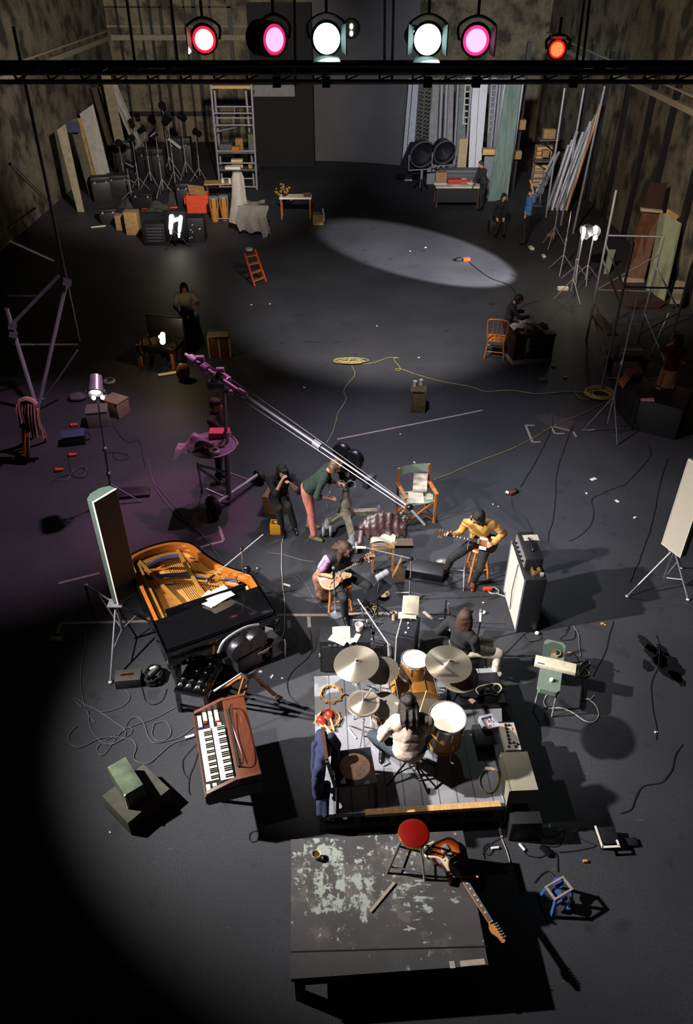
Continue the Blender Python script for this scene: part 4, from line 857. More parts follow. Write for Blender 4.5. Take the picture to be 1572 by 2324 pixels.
for x, y, s in ((1346, 1088, .12), (1400, 1138, .08), (1118, 1145, .03), (1330, 1120, .05), (1440, 1175, .06), (690, 880, .06), (940, 1050, .05), (855, 740, .05), (908, 986, .04), (965, 562, .07), (950, 812, .05), (612, 690, .06), (1372, 1418, .03), (1488, 1662, .04), (583, 1290, .025), (930, 570, .05), (570, 692, .06), (1096, 1368, .03), (640, 1540, .03), (250, 1890, .03)):
    o = MB().box((0, 0, .006), (s, s*.6, .012), bev=.002).build('paper_scrap', WHITE); o.location = P(x, y); o.rotation_euler = (0, 0, random.uniform(0, 3)); tag(o, 'tiny pale paper scrap '+WH[k], 'paper scrap', 'paper scraps on the floor'); k += 1
# ---------------------------------------------------------------- desk and chairs at right
c = P(1212, 826); t = thing('desk', 'dark desk strewn with newspapers at the right', 'desk', c, .18)
MB().box((-.05, .42, .7), (1.0, .85, .05), bev=.01).build('desktop', mat('desk_dark', '#1d1310', .6), t)
for x in (-.4, .3): MB().box((x, .42, .36), (.28, .75, .66), bev=.008).build('pedestal', mat('desk_red', '#2b100d', .6), t)
MB().box((-.05, .05, .06), (.98, .05, .1)).build('plinth', TAPE, t); MB().box((-.53, .42, .06), (.04, .8, .1)).build('plinth', TAPE, t)
for dx, dy, rz, s, l in ((-.3, .55, .4, (.45, .3), 'open newspaper nearest the reader on the desk'), (.05, .35, -.2, (.5, .34), 'newspaper spread across the middle of the desk'), (.28, .5, .7, (.3, .25), 'folded paper at the right corner of the desk'), (-.25, .15, .1, (.3, .2), 'small paper at the near edge of the desk'), (.0, .78, .2, (.4, .25), 'newspaper at the back of the desk')):
    q = MX.Translation(c) @ MX.Rotation(.18, 4, 'Z') @ V((dx, dy, .73))
    o = MB().sheet(lambda u, v: ((u-.5)*s[0], (v-.5)*s[1], .004+.05*abs(math.sin(u*6+v*2))*(1 if s[0] > .35 else .4)), 14, 6, .004).build('newspaper', WHITE); o.location = q; o.rotation_euler = (0, 0, rz); tag(o, l, 'newspaper', 'papers on the dark desk')
c = P(1120, 815); t = thing('windsor_chair', 'orange wooden windsor chair pulled up to the dark desk', 'chair', c, -.25)
MB().box((0, .2, .45), (.42, .42, .04), bev=.015).build('seat', WOOD, t)
for x in (-.2, .2):
    for y in (0, .4): MB().cyl((x*1.15, y+(y-.2)*.15, 0), (x*.9, y, .44), .018).build('leg', WOOD, t)
MB().cyl((-.2, .0, .18), (.2, 0, .18), .012).build('stretcher', WOOD, t); MB().cyl((-.2, .38, .18), (.2, .38, .18), .012).build('stretcher', WOOD, t)
MB().tube(spl([(-.2, -.0, .47), (-.24, -.02, .9), (-.16, -.03, 1.0), (.16, -.03, 1.0), (.24, -.02, .9), (.2, 0, .47)], 5), .018).build('back_frame', WOOD, t)
for x in (-.1, 0, .1): MB().cyl((x, 0, .46), (x, -.03, 1.0), .009).build('back_spindle', WOOD, t)
# dark boxes at right edge
for A, B, d_, z1, l, m_ in (((1392, 925), (1432, 975), .5, .75, 'black equipment box with blue rope at the right edge', BLACK), ((1435, 975), (1530, 1000), 1.0, .7, 'large black equipment box in front of the woman in red', BLACK)):
    q = boxthing('equipment_box', l, 'case', P(*A), P(*B), d_, 0, z1, m_, .02)
o = MB().prism([P(*q, .76)[:2] for q in ((1402, 867), (1413, 883), (1428, 864), (1418, 852))], 0, .05).build('cardboard_square', CARD); o.location.z = .765; tag(o, 'brown cardboard square leaning on the black boxes', 'cardboard')
for x, y, s, rz, m_, l in ((1468, 907, (.26, .14, .02), -.15, mat('lilac_paper', '#b79cab', .8), 'lilac pink paper on the large black box'), (1437, 852, (.3, .25, .12), .3, mat('mixed_rag', '#6a5a5c', .9, 0, .5, 20), 'crumpled rag bundle behind the cardboard square'), (1478, 880, (.34, .05, .03), -.5, CREAM, 'row of pale switches on the large black box'), (1458, 895, (.08, .05, .03), .4, WHITE, 'tiny white object on the large black box')):
    o = MB().box((0, 0, s[2]/2), s, bev=.004).build('small_item', m_, jit=.0); o.location = P(x, y, .705 if x > 1445 else .755); o.rotation_euler = (0, 0, rz); tag(o, l, 'object')
c = P(1420, 838); t = thing('wheeled_cart', 'low dark cart holding white bottles by the right scaffold', 'cart', c)
MB().box((0, .1, .3), (.9, .5, .05)).build('deck', DRK, t)
for x in (-.4, .4): MB().box((x, .1, .14), (.05, .45, .28)).build('leg', BLKM, t)
o = MB().box((.05, 0, .05), (.5, .25, .1), bev=.03).build('white_bundle', CREAM); o.location = c+V((.05, .1, .325)); tag(o, 'pale bundle on the low cart at right', 'bundle')
o = MB().lathe([(0, 0), (.05, 0), (.05, .2), (.03, .26), (0, .26)], n=12).build('bottle', mat('pink_bottle', '#b58a84', .5)); o.location = c+V((-.3, .05, .325)); tag(o, 'pinkish bottle at the left of the low cart', 'bottle')
cable('blue rope trailing down the black box at right', [P(1405, 905, .1), P(1402, 915, .06), P(1404, 925, .03), P(1400, 934, .012)], mat('rope_blue', '#2a2a6a', .7), .012, G1)
for x, y, s, m_, l in ((1256, 832, .1, mat('pinkish', '#9a6a62', .7), 'pinkish scrap on the floor right of the desk'), (1283, 857, .1, ORNG, 'orange scrap on the floor below the desk'), (1232, 862, .2, SHEETG, 'crumpled grey paper on the floor below the desk'), (1130, 1150, .03, WHITE, 'white chip above the seated bass player')):
    o = MB().box((0, 0, s*.12), (s, s*.6, s*.24), bev=.01).build('floor_scrap', m_); o.location = P(x, y); tag(o, l, 'scrap')
c = P(1162, 1122); t = thing('cable_adaptor', 'small brown adaptor box with white plug on the floor right', 'adaptor', c, .5)
MB().box((0, 0, .03), (.12, .06, .06), bev=.008).build('body', mat('brown_bakelite', '#5a3028', .4), t); MB().cyl((-.07, .02, .04), (-.1, .07, .05), .025).build('plug', WHITE, t); MB().box((.1, .02, .03), (.07, .07, .06), bev=.01).build('socket', BLACK, t)
cable('thin black cable trailing below the brown adaptor', [(1160, 1132), (1164, 1150), (1172, 1165), (1190, 1175), (1200, 1190), (1208, 1205), (1205, 1222)], CBLK, .008, G1)
# ---------------------------------------------------------------- grand piano
def offset(poly, d):
    n = len(poly); out = []
    for i in range(n):
        p0, p1, p2 = V(poly[i-1]).to_2d(), V(poly[i]).to_2d(), V(poly[(i+1) % n]).to_2d()
        a, b = (p1-p0).normalized(), (p2-p1).normalized(); na, nb = V((-a.y, a.x)), V((-b.y, b.x)); m = (na+nb)
        m = m.normalized()*(d/max(.4, m.normalized().dot(na))) if m.length > 1e-6 else na*d
        out.append((p1.x+m.x, p1.y+m.y))
    return out
def ring(b, outer, inner, z0, z1):
    n = len(outer); vs = [(x, y, z) for z in (z0, z1) for p in (outer, inner) for x, y in p]
    f = []
    for i in range(n):
        j = (i+1) % n
        f += [(i, j, 2*n+j, 2*n+i), (n+j, n+i, 3*n+i, 3*n+j), (2*n+i, 2*n+j, 3*n+j, 3*n+i), (j, i, n+i, n+j)]
    b.add(vs, f)
KL = P(375, 1480, 1.0); TL = P(283, 1272, 1.0); KL.z = 0; pa = math.atan2(TL.y-KL.y, TL.x-KL.x)-math.pi/2
GOLD = mat('gold_plate', '#ac7c36', .32, .55, .12, 8); RIMO = mat('piano_rim_wood', '#93501a', .3, 0, .15, 5, coat=.4); SPR = mat('soundboard', '#b98444', .5, 0, .15, 7, stretch=(1, 10, 1))
t = thing('grand_piano', 'black grand piano with lid off showing gold frame and strings', 'piano', KL, pa)
crv = [tuple(q)[:2] for q in spl([V((1.5, .85, 0)), V((1.42, .97, 0)), V((1.22, 1.24, 0)), V((1.08, 1.58, 0)), V((.98, 1.9, 0)), V((.74, 2.1, 0)), V((.4, 2.14, 0)), V((.1, 2.07, 0)), V((0, 1.94, 0))], 6)]
out = [(0, 0), (1.5, 0)]+crv
b = MB(); ring(b, out, offset(out, .03), .68, 1.0); b.build('case_rim', BLKG, t)
b = MB(); o1 = offset(out, .031); ring(b, o1, offset(out, .085), .7, .992); b.build('inner_rim', RIMO, t)
inn = offset(out, .06); MB().prism(inn, .69, .73).build('soundboard', SPR, t)
pl = [q for q in offset(out, .11) if q[1] > .3]; pl = [(.12, .5), (1.38, .5)]+pl
b = MB(); ring(b, pl, offset(pl, .09), .84, .875); b.build('plate_frame', GOLD, t)
MB().prism([(.13, .5), (1.37, .5), (1.37, .8), (.13, .8)], .84, .87).build('tuning_plank', GOLD, t)
def inside(x, y, poly):
    c = False; n = len(poly)
    for i in range(n):
        (x0, y0), (x1, y1) = poly[i-1], poly[i]
        if (y0 > y) != (y1 > y) and x < (x1-x0)*(y-y0)/(y1-y0)+x0: c = not c
    return c
def ray_to(x, y, dx, dy):
    L = .1
    while inside(x+dx*L, y+dy*L, pl) and L < 3: L += .02
    return (x+dx*L, y+dy*L)
for x, dx, dy, w_ in ((.16, -.0, 1, .05), (.5, -.28, 1, .045), (.78, -.02, 1, .05), (1.1, -.06, 1, .04)):
    e = ray_to(x, .78, dx*.9, dy); MB().bar((x, .62, .885), (e[0], e[1], .885), w_, .05).build('plate_brace', GOLD, t)
STR1 = mat('string_copper', '#a8713a', .35, .8, .2); STR2 = mat('felt_blue', '#2c2c52', .9, 0, .2)
b = MB()
for i in range(46):
    x = .17+i*.0262; e = ray_to(x, .8, -.42 if i < 16 else -.12, 1)
    b.bar((x, .56, .86 if i < 16 else .845), (e[0], e[1], .85 if i < 16 else .835), .006, .004)
b.build('strings', STR1, t)
fb = [V((.16, 1.62, .875)), V((.4, 1.55, .875)), V((.7, 1.42, .875)), V((1.0, 1.2, .875)), V((1.3, .95, .875))]
b = MB().tube(spl(fb, 6), .028); b.build('felt_strip', STR2, t)
MB().tube(spl([q+V((.0, .16, .0)) for q in fb], 6), .02).build('bridge', RIMO, t)
MB().tube(spl([q+V((-.02, -.1, .0)) for q in fb], 6), .014).build('bridge', GOLD, t)
MB().tube(spl([V((.2, 1.82, .875)), V((.5, 1.92, .875)), V((.78, 1.86, .875))], 6), .035).build('felt_strip', STR2, t)
b = MB()
for x, y in ((.87, 1.5), (.9, 1.72), (1.02, 1.3), (1.17, 1.18), (.93, 1.62)): b.box((x, y, .86), (.1, .035, .03), (0, 0, -.9), bev=.008)
b.build('plate_web', GOLD, t)
for y, l in ((1.0, .5), (1.15, .6)): MB().bar((.82, y+.35, .89), (1.15, y+.05, .89), .03, .03).build('plate_brace', GOLD, t)
MB().box((.75, .3, .975), (1.5, .6, .05), bev=.01).build('front_lid', BLKG, t)
MB().box((.75, .62, 1.03), (1.1, .04, .12), (-.5, 0, 0), bev=.008).build('music_desk', BLKG, t)
MB().box((.75, .14, .78), (1.5, .32, .2), bev=.01).build('keybed', BLKG, t)
MB().box((.75, -.02, .92), (1.36, .05, .12), (.3, 0, 0), bev=.01).build('fallboard', BLKG, t)
for x in (.04, 1.46): MB().box((x, .02, .86), (.08, .2, .24), bev=.02).build('cheek_block', BLKG, t)
for x, y in ((.12, .2), (1.38, .2), (.55, 1.9)): MB().lathe([(.05, .0), (.045, .06), (.06, .3), (.085, .68)], MX.Translation(V((x, y, 0))), 16).build('leg', BLKG, t)
b = MB().bar((.68, .3, .2), (.68, .3, .7), .03); b.bar((.82, .3, .2), (.82, .3, .7), .03); b.box((.75, .28, .15), (.3, .16, .1)); b.build('pedal_lyre', BLKG, t)
PM = MX.Translation(KL) @ MX.Rotation(pa, 4, 'Z')
def papers(name, label, pos, s, rz, m, rx=0., group=None, cat='papers', curl=.01, marks=False):
    o = MB().sheet(lambda u, v: ((u-.5)*s[0], (v-.5)*s[1], .004+curl*math.sin(u*3.1)+curl*.6*math.sin(v*5+u*3)), 10, 8, .003).build(name, m); o.location = pos; o.rotation_euler = (rx, 0, rz); return tag(o, label, cat, group)
def newsprint():
    m = mat('newsprint', '#d8d2c4', .8, 0, .03); nt = m.node_tree
    bs = nt.nodes['Principled BSDF']; vo = nt.nodes.new('ShaderNodeTexVoronoi'); vo.inputs['Scale'].default_value = 11; vo.distance = 'MANHATTAN'
    tc = nt.nodes.new('ShaderNodeTexCoord'); r = nt.nodes.new('ShaderNodeValToRGB'); r.color_ramp.interpolation = 'CONSTANT'
    r.color_ramp.elements[0].color = (*srgb('#8f8c84'), 1); r.color_ramp.elements[1].position = .06; r.color_ramp.elements[1].color = (*srgb('#ddd6c6'), 1)
    nt.links.new(tc.outputs['Object'], vo.inputs['Vector']); nt.links.new(vo.outputs['Distance'], r.inputs[0]); nt.links.new(r.outputs[0], bs.inputs['Base Color']); return m
NEWS = newsprint()
papers('newspaper', 'open newspaper lying on the piano front lid, upper sheet', P(497, 1352, 1.06), (.34, .26), pa+.25, NEWS, .0, 'newspapers on the piano', 'newspaper', .008)
papers('newspaper', 'newspaper sheet underneath, sticking out to the left on the piano', P(476, 1360, 1.02), (.26, .24), pa+.6, NEWS, .0, 'newspapers on the piano', 'newspaper', .006)
# mic boom over the piano
def mic_stand(label, base, top, tips, m=STEEL, legs=3, r=.011, group='microphone stands', lr=.25, round_base=False, mic=True, micm=None):
    t = thing('microphone_stand', label, 'microphone stand', base, 0, group)
    if round_base: MB().lathe([(0, .0), (.13, 0), (.13, .02), (.05, .035), (.02, .06), (0, .06)]).build('base', GREYM, t)
    else:
        for k in range(legs): MB().cyl((0, 0, .16), (lr*math.cos(k*2.094+.4), lr*math.sin(k*2.094+.4), .012), .009).build('leg', m, t)
    MB().cyl(base+V((0, 0, .03)), base.lerp(top, .55), r*1.25).build('pole', m, t, True); MB().cyl(base.lerp(top, .5), top, r*.85).build('pole_extension', CHROME if m is STEEL else m, t, True)
    MB().cyl(base.lerp(top, .53), base.lerp(top, .57), r*2.2).build('clutch', BLKM, t, True)
    if tips:
        MB().cyl(tips[0], tips[1], r*.8).build('boom_arm', m, t, True); MB().ell(top, .03, n=2).build('boom_joint', BLKM, t, True)
    if mic:
        e = tips[1] if tips else top; f = (V(mic)).normalized() if not isinstance(mic, bool) else ((tips[1]-tips[0]).normalized() if tips else V((0, .3, .9)))
        MB().cyl(e, e+f*.15, .017, .022).build('microphone', micm or BLKM, t, True); MB().ell(e+f*.16, .028, n=2).build('mic_head', GREYM, t, True)
    return t
jt = P(547, 1245, 1.55)
mic_stand('microphone stand with arm crossing into the open piano', P(556, 1350, 0), P(548, 1246, 1.55), (P(597, 1213, 1.75), P(487, 1304, 1.05)), CHROME)
cable('black cable hanging off the treble end of the piano', [P(560, 1290, 1.0), P(566, 1300, .6), P(575, 1310, .1), P(590, 1288, .012)], CBLK, .008, 'cables on the studio floor')
b = MB().ell((0, 0, 0), (.06, .05, .06), n=2); o = b.build('cable_clamp', BLKM); o.location = P(560, 1292, 1.045); tag(o, 'black clamp fixed to the treble corner of the piano rim', 'clamp')
# tufted bench
A, B = P(398, 1560, .5), P(462, 1572, .5); c = (A+B)/2; c.z = 0; bz = yaw(A, B)
t = thing('piano_bench', 'black tufted leather piano bench beside the organ', 'bench', c, bz)
LEA = mat('black_leather', '#0c0c0e', .22, 0, .1, spec=.7)
def tuft(u, v):
    x, y = (u-.5)*.42, v*.62; g = abs(math.sin(u*3.5*math.pi)*math.sin((v*4+.25)*math.pi)); ed = min(1, min(u, 1-u, v, 1-v)*9)
    return (x, y, .45+.075*ed**.5-.04*(1-g)**3*ed)
b = MB().sheet(tuft, 28, 36, .03); b.build('cushion', LEA, t)
MB().box((0, .31, .42), (.44, .64, .06), bev=.01).build('seat_frame', BLKG, t)
for x in (-.19, .19):
    for y in (.03, .59): MB().bar((x, y, .40), (x*1.05, y, 0), .05).build('leg', BLKG, t)
MB().bar((-.19, .03, .12), (.19, .03, .12), .03).build('stretcher', BLKG, t)
# ---------------------------------------------------------------- organ
A, B = P(593, 1757, .88), P(552, 1574, .88); A.z = 0; oz = math.atan2(B.y-A.y, B.x-A.x)-math.pi/2     # y along the keys, x towards viewer's left is negative
ORGW = mat('organ_walnut', '#4a2312', .38, 0, .22, 7, stretch=(8, 1, 1), coat=.2); IVORY = mat('ivory_keys', '#dcd2bd', .35, 0, .03); TABW = mat('tab_white', '#d6cfc0', .4, 0, .02)
L_ = (B-A).length; t = thing('electric_organ', 'two manual walnut electric organ with white tabs and music rack', 'organ', A, oz)
L_ = V((B.x-A.x, B.y-A.y)).length
MB().box((-.13, L_/2, .74), (.26, L_, .28), bev=.008).build('rear_cabinet', ORGW, t)
MB().box((-.42, L_/2, .63), (.34, L_-.04, .08), bev=.004).build('key_bed', ORGW, t)
for y in (.02, L_-.02): MB().prism([(-.62, .58), (-.26, .58), (-.0, .60), (-.0, .89), (-.27, .89), (-.60, .76)], -.02, .02, MX(((1, 0, 0, 0), (0, 0, 1, y), (0, 1, 0, 0), (0, 0, 0, 1)))).build('end_cheek', ORGW, t)
MB().box((-.3, -.003, .665), (.6, .006, .2)).build('end_shade', BLACK, t)  # black plate laid over the walnut cheek as painted shade on the near end
MB().box((-.605, L_/2, .655), (.03, L_, .13), bev=.006).build('front_rail', ORGW, t)
MB().box((-.43, L_/2, .705), (.34, L_-.05, .05)).build('control_panel', BLACK, t)
for mi, (x0, x1, z, y0, y1) in enumerate(((-.585, -.44, .735, .16, .86), (-.43, -.285, .785, .1, .82))):
    n = 29 if mi == 0 else 27; kw = (y1-y0)/n
    MB().box(((x0+x1)/2, (y0+y1)/2, z-.022), (x1-x0, y1-y0+.02, .03)).build('manual_bed', BLACK, t)
    for i in range(n): MB().box(((x0+x1)/2, y0+kw*(i+.5), z), (x1-x0-.004, kw*.93, .022)).build('white_key', IVORY, t)
    for i in range(n-1):
        if i % 7 not in (2, 6): MB().box((x1-.045, y0+kw*(i+1), z+.013), (.085, kw*.55, .014)).build('black_key', BLKG, t)
TABR = mat('tab_red', '#7a2420', .4)
for x, y, w_, m_ in ((-.55, .98, .17, TABW), (-.485, 1.02, .1, TABW), (-.485, 1.1, .06, TABW), (-.49, .95, .04, TABR), (-.42, .94, .16, TABW), (-.42, 1.07, .08, TABW), (-.42, .875, .05, TABW), (-.35, 1.0, .13, TABW), (-.35, 1.1, .06, TABW), (-.345, .92, .04, TABR), (-.335, .885, .04, TABW), (-.57, .08, .09, TABW), (-.5, .05, .04, TABW), (-.5, .1, .04, TABW)):
    MB().box((x, y, .745), (.045, w_, .02), (0, .25, 0), bev=.006).build('stop_tab', m_, t)
b = MB(); 
b.tube(spl([V((-.2, .95, .885)), V((-.16, .92, 1.0)), V((-.2, .55, 1.08)), V((-.16, .18, 1.0)), V((-.2, .15, .885))], 6), .008); b.bar((-.22, .15, .9), (-.22, .95, .9), .03, .012); b.tube(spl([V((-.19, .9, .95)), V((-.19, .55, .92)), V((-.19, .2, .95))], 6), .006)
b.build('music_rack', mat('rack_metal', '#4a3a34', .3, .6), t)
for x in (-.45, -.1):
    for y in (.36, L_-.2): MB().cyl((x, y, .6), (x, y+.02, 0), .022).build('leg', BLKM, t)
MB().box((-.3, L_/2, .57), (.5, L_*.92, .05)).build('underside', BLACK, t)
# ---------------------------------------------------------------- column loudspeaker on tripod
COLG = mat('column_green', '#3c4b43', .7, 0, .15, 20); GRILL = mat('grille_brown', '#564a40', .9, 0, .12, 60, .3)
c = P(266, 1368, .78); c.z = .78; c.y = 7.72; 
def column(name, label, base, rz, h, grill, z0=.78):
    t = thing(name, label, 'loudspeaker', (base.x, base.y, z0), rz, 'column loudspeakers')
    pr = [(-.16, 0), (.16, 0), (.16, -.05)]; pr = [(0, 0), (.36, .0), (.36, .1), (.26, .16), (.1, .16), (0, .1)]
    MB().prism(pr, 0, h).build('cabinet', COLG, t)
    MB().box((.18, -.012, h/2), (.35, .022, h-.02)).build('grille', grill, t)
    b = MB()
    for x in (.0, .36): b.box((x, -.014, h/2), (.007, .03, h))
    for z in (0.004, h-.004): b.box((.18, -.014, z), (.37, .03, .007))
    b.build('trim_edge', WHITE, t); return t
cb = P(266, 1370, .78)
column('column_loudspeaker', 'tall green column loudspeaker with brown grille left of the piano', V((cb.x, cb.y, 0)), .95, 1.72, GRILL)
def tripod(label, top, feet, m=STEEL, r=.014, braces=True):
    c = V((top.x, top.y, 0)); t = thing('speaker_tripod', label, 'tripod', c, 0, 'loudspeaker tripods')
    MB().cyl(V((top.x, top.y, .22)), top, .02).build('centre_pole', m, t, True); MB().box(top+V((0, 0, -.01)), (.2, .16, .02)).build('top_plate', m, t, True)
    for f in feet:
        k = top.lerp(f, .03)-V((0, 0, .02)); MB().cyl(k, f+V((0, 0, .02)), r).build('leg', m, t, True)
        if braces: MB().cyl(V((top.x, top.y, .25)), k.lerp(f, .58), r*.7).build('brace', m, t, True)
        MB().ell(f+V((0, 0, .018)), (.03, .03, .018), n=2).build('foot', WHITE, t, True)
    return t
tripod('steel tripod under the tall left column loudspeaker', P(262, 1368, .76), (P(251, 1550), P(345, 1408), P(196, 1330)))
rb = P(1528, 1245, .86)
column('column_loudspeaker', 'pale grilled loudspeaker on the right edge, cut by the frame', V((rb.x-.12, rb.y+.12, 0)), -1.1, 1.5, mat('grille_pale', '#a39a8c', .85, 0, .05, 60), .86)
tripod('tripod with one long pale leg under the right loudspeaker', P(1530, 1243, .84), (P(1422, 1355), P(1560, 1362), P(1545, 1290)))
# ---------------------------------------------------------------- tall amplifier with head
A, B = P(1168, 1430), P(1145, 1345); Z = 1.02
A2 = V((2.46, 7.84, 0)); t = thing('guitar_amplifier', 'tall amplifier cabinet with pale grille facing left, head on top', 'amplifier', A2, math.radians(2))
MB().box((.15, .43, .51), (.3, .88, 1.02), bev=.012).build('cabinet', BLACK, t)
MB().box((-.004, .43, .5), (.014, .82, .94)).build('grille', mat('grille_silver', '#a7a39b', .8, 0, .06, 60), t)
for y in (.0, .86): MB().bar((-.005, y, .02), (-.005, y, 1.01), .012, .025).build('edge_trim', STEEL, t)
MB().tube([(-.02, .36, .98), (-.05, .34, .5), (-.02, .38, .1)], .006).build('hanging_cord', CBLK, t)
t2 = thing('amplifier_head', 'black amplifier head with chrome front on the tall cabinet', 'amplifier', A2+V((0, 0, 1.02)), math.radians(2))
MB().box((.15, .5, .1), (.24, .62, .2), bev=.012).build('body', BLACK, t2); MB().box((.025, .5, .1), (.012, .56, .14)).build('control_panel', CHROME, t2)
for i in range(5): MB().cyl((.02, .28+i*.1, .1), (-.01, .28+i*.1, .1), .016).build('knob', BLKM, t2)
MB().tube(spl([V((.15, .35, .2)), V((.15, .38, .24)), V((.15, .6, .24)), V((.15, .63, .2))], 4), .012).build('handle', BLKM, t2)
q = V((2.63, 8.0, 1.02)); o = MB().lathe([(.04, 0), (.07, 0), (.075, .05), (.05, .06), (.04, .03), (.04, 0)], n=20).build('ring_reel', mat('brass', '#a88448', .3, .8)); o.location = q; tag(o, 'small brass coloured reel on top of the tall amplifier', 'reel')
papers('note_pad', 'white notepad on the amplifier head', V((2.63, 8.5, 1.225)), (.22, .13), .05, WHITE, 0, None, 'notepad', .004)
for x, y, z, s, m_, l in ((2.56, 8.12, 1.02, .07, BLKM, 'small black box beside the brass reel on the amplifier'), (2.7, 7.92, 1.02, .05, STEEL, 'tiny steel fitting at the near corner of the tall amplifier')):
    o = MB().box((0, 0, s/2), (s, s, s), bev=.01).build('small_box', m_); o.location = (x, y, z); tag(o, l, 'box')
# ---------------------------------------------------------------- green topped stool table
c = V((2.67, 6.76, 0)); t = thing('bench_seat', 'pale green padded bench on thin legs right of the drums', 'bench', c, math.radians(-18))
b = MB(); pr = [(-.14, -.4), (-.1, -.45), (.1, -.45), (.14, -.4), (.14, .4), (.1, .45), (-.1, .45), (-.14, .4)]; b.prism(pr, .43, .5); b.build('padded_top', mat('pale_green_vinyl', '#5d6b62', .5, 0, .08), t)
for x in (-.11, .11):
    for y in (-.4, .4): MB().cyl((x, y, .43), (x*1.1, y*1.05, 0), .012).build('leg', STEEL, t)
RT = MX.Translation(c) @ MX.Rotation(math.radians(-18), 4, 'Z')
o = MB().box((0, 0, .03), (.52, .16, .06), bev=.006).build('cream_box', mat('cream_plastic', '#b9b09c', .5)); o.location = RT @ V((.04, -.02, .502)); o.rotation_euler = (0, 0, math.radians(-18)); tag(o, 'long cream box with a blue stripe across the green bench', 'box')
o2 = MB().box((-.18, -.055, .0608), (.09, .02, .002)).build('blue_stripe', mat('blue_print', '#2f4a86', .5), o)
o = MB().prism([(-.06, -.06), (.03, -.06), (.06, -.03), (.06, .03), (.03, .06), (-.06, .06)], 0, .04).build('tape_dispenser', mat('tan_card', '#8a6f52', .7)); o.location = RT @ V((.03, .2, .502)); o.rotation_euler = (0, 0, math.radians(-22)); tag(o, 'tan D shaped holder on the far end of the green bench', 'holder')
MB().prism([(.0, -.045), (.045, -.03), (.045, .03), (.0, .045)], .041, .043).build('dark_face', BLACK, o)
o = MB().lathe([(0, 0), (.02, 0), (.03, .03), (.02, .05), (0, .05)], n=14).build('jack_plug', WHITE); o.location = RT @ V((.02, -.28, .502)); tag(o, 'white jack plug on the near end of the green bench', 'plug')
GC = 'cables by the green bench'
cable('white cord looping off the far end of the green bench', [P(1288, 1480, .5), P(1300, 1482, .45), P(1314, 1500, .1), P(1316, 1520, .012), P(1310, 1530, .012), P(1322, 1520, .012), P(1340, 1508, .012), P(1333, 1500, .012), P(1318, 1510, .012)], CWHT, .011, GC)
cable('white cord loop right of the green bench', [(1314, 1520), (1312, 1532), (1325, 1536), (1338, 1530), (1330, 1520), (1318, 1528), (1310, 1535), (1302, 1538)], CWHT, .009, GC)
cable('long white cord snaking from under the green bench', [(1240, 1578), (1235, 1595), (1245, 1608), (1275, 1608), (1300, 1618), (1325, 1635), (1345, 1638), (1358, 1625), (1355, 1605), (1340, 1590), (1332, 1585)], CWHT, .011, GC)
cable('short white cord end right of the bench cord', [(1325, 1588), (1340, 1588), (1348, 1578)], CWHT, .009, GC)
cable('thin grey cord behind the green bench', [(1300, 1420), (1312, 1445), (1316, 1490)], CGRY, .008, GC)
# ---------------------------------------------------------------- drum platform
q = [P(712, 1535, .4), P(718, 1850, .4), P(1145, 1830, .4), P(1135, 1515, .4)]; pf = [(v.x, v.y) for v in q]
def planks(name, c, seam=True, paint=False):
    m = mat(name, c, .6, 0, .16, 3.5, stretch=(1, 1, 1)); nt = m.node_tree; N = nt.nodes; L = nt.links; bs = N['Principled BSDF']
    src = bs.inputs['Base Color'].links[0].from_socket; tc = N.new('ShaderNodeTexCoord')
    def mixin(fac, col, src):
        x = N.new('ShaderNodeMix'); x.data_type = 'RGBA'; L.new(fac, x.inputs[0]); L.new(src, x.inputs[6]); x.inputs[7].default_value = (*col, 1); return x.outputs[2]
    if seam:
        w_ = N.new('ShaderNodeTexWave'); w_.bands_direction = 'X'; w_.inputs['Scale'].default_value = 1.6; w_.inputs['Distortion'].default_value = .15
        L.new(tc.outputs['Object'], w_.inputs['Vector']); r = N.new('ShaderNodeMapRange'); r.inputs[1].default_value = .02; r.inputs[2].default_value = .0; L.new(w_.outputs['Fac'], r.inputs[0]); src = mixin(r.outputs[0], srgb('#3a3b40'), src)
    if paint:
        def splat(sc, lo, hi, col, cx, cy, rad, src, st=(1, 1, 1)):
            mp = N.new('ShaderNodeMapping'); mp.inputs['Scale'].default_value = st; n = N.new('ShaderNodeTexNoise'); n.inputs['Scale'].default_value = sc; n.inputs['Detail'].default_value = 9; n.inputs['Roughness'].default_value = .65
            L.new(tc.outputs['Object'], mp.inputs[0]); L.new(mp.outputs[0], n.inputs['Vector'])
            d = N.new('ShaderNodeVectorMath'); d.operation = 'DISTANCE'; L.new(tc.outputs['Object'], d.inputs[0]); d.inputs[1].default_value = (cx, cy, .5)
            k = N.new('ShaderNodeMapRange'); k.inputs[1].default_value = 0; k.inputs[2].default_value = rad; k.inputs[3].default_value = .17; k.inputs[4].default_value = -.02; L.new(d.outputs['Value'], k.inputs[0])
            a = N.new('ShaderNodeMath'); a.operation = 'ADD'; L.new(n.outputs['Fac'], a.inputs[0]); L.new(k.outputs[0], a.inputs[1])
            r = N.new('ShaderNodeMapRange'); r.inputs[1].default_value = lo; r.inputs[2].default_value = hi; L.new(a.outputs[0], r.inputs[0]); return mixin(r.outputs[0], col, src)
        gp = srgb('#8d948f')
        src = splat(3.2, .60, .66, srgb('#514e4b'), .75, .8, 1.0, src); src = splat(5, .63, .67, gp, .45, .85, .6, src, (1, .7, 1)); src = splat(11, .64, .68, gp, .42, .85, .6, src); src = splat(9, .63, .68, gp, .25, 1.18, .6, src); src = splat(12, .70, .74, gp, 1.2, .7, .9, src, (.5, 1, 1)); src = splat(14, .7, .74, gp, 1.0, 1.2, .8, src)
    L.new(src, bs.inputs['Base Color']); return m
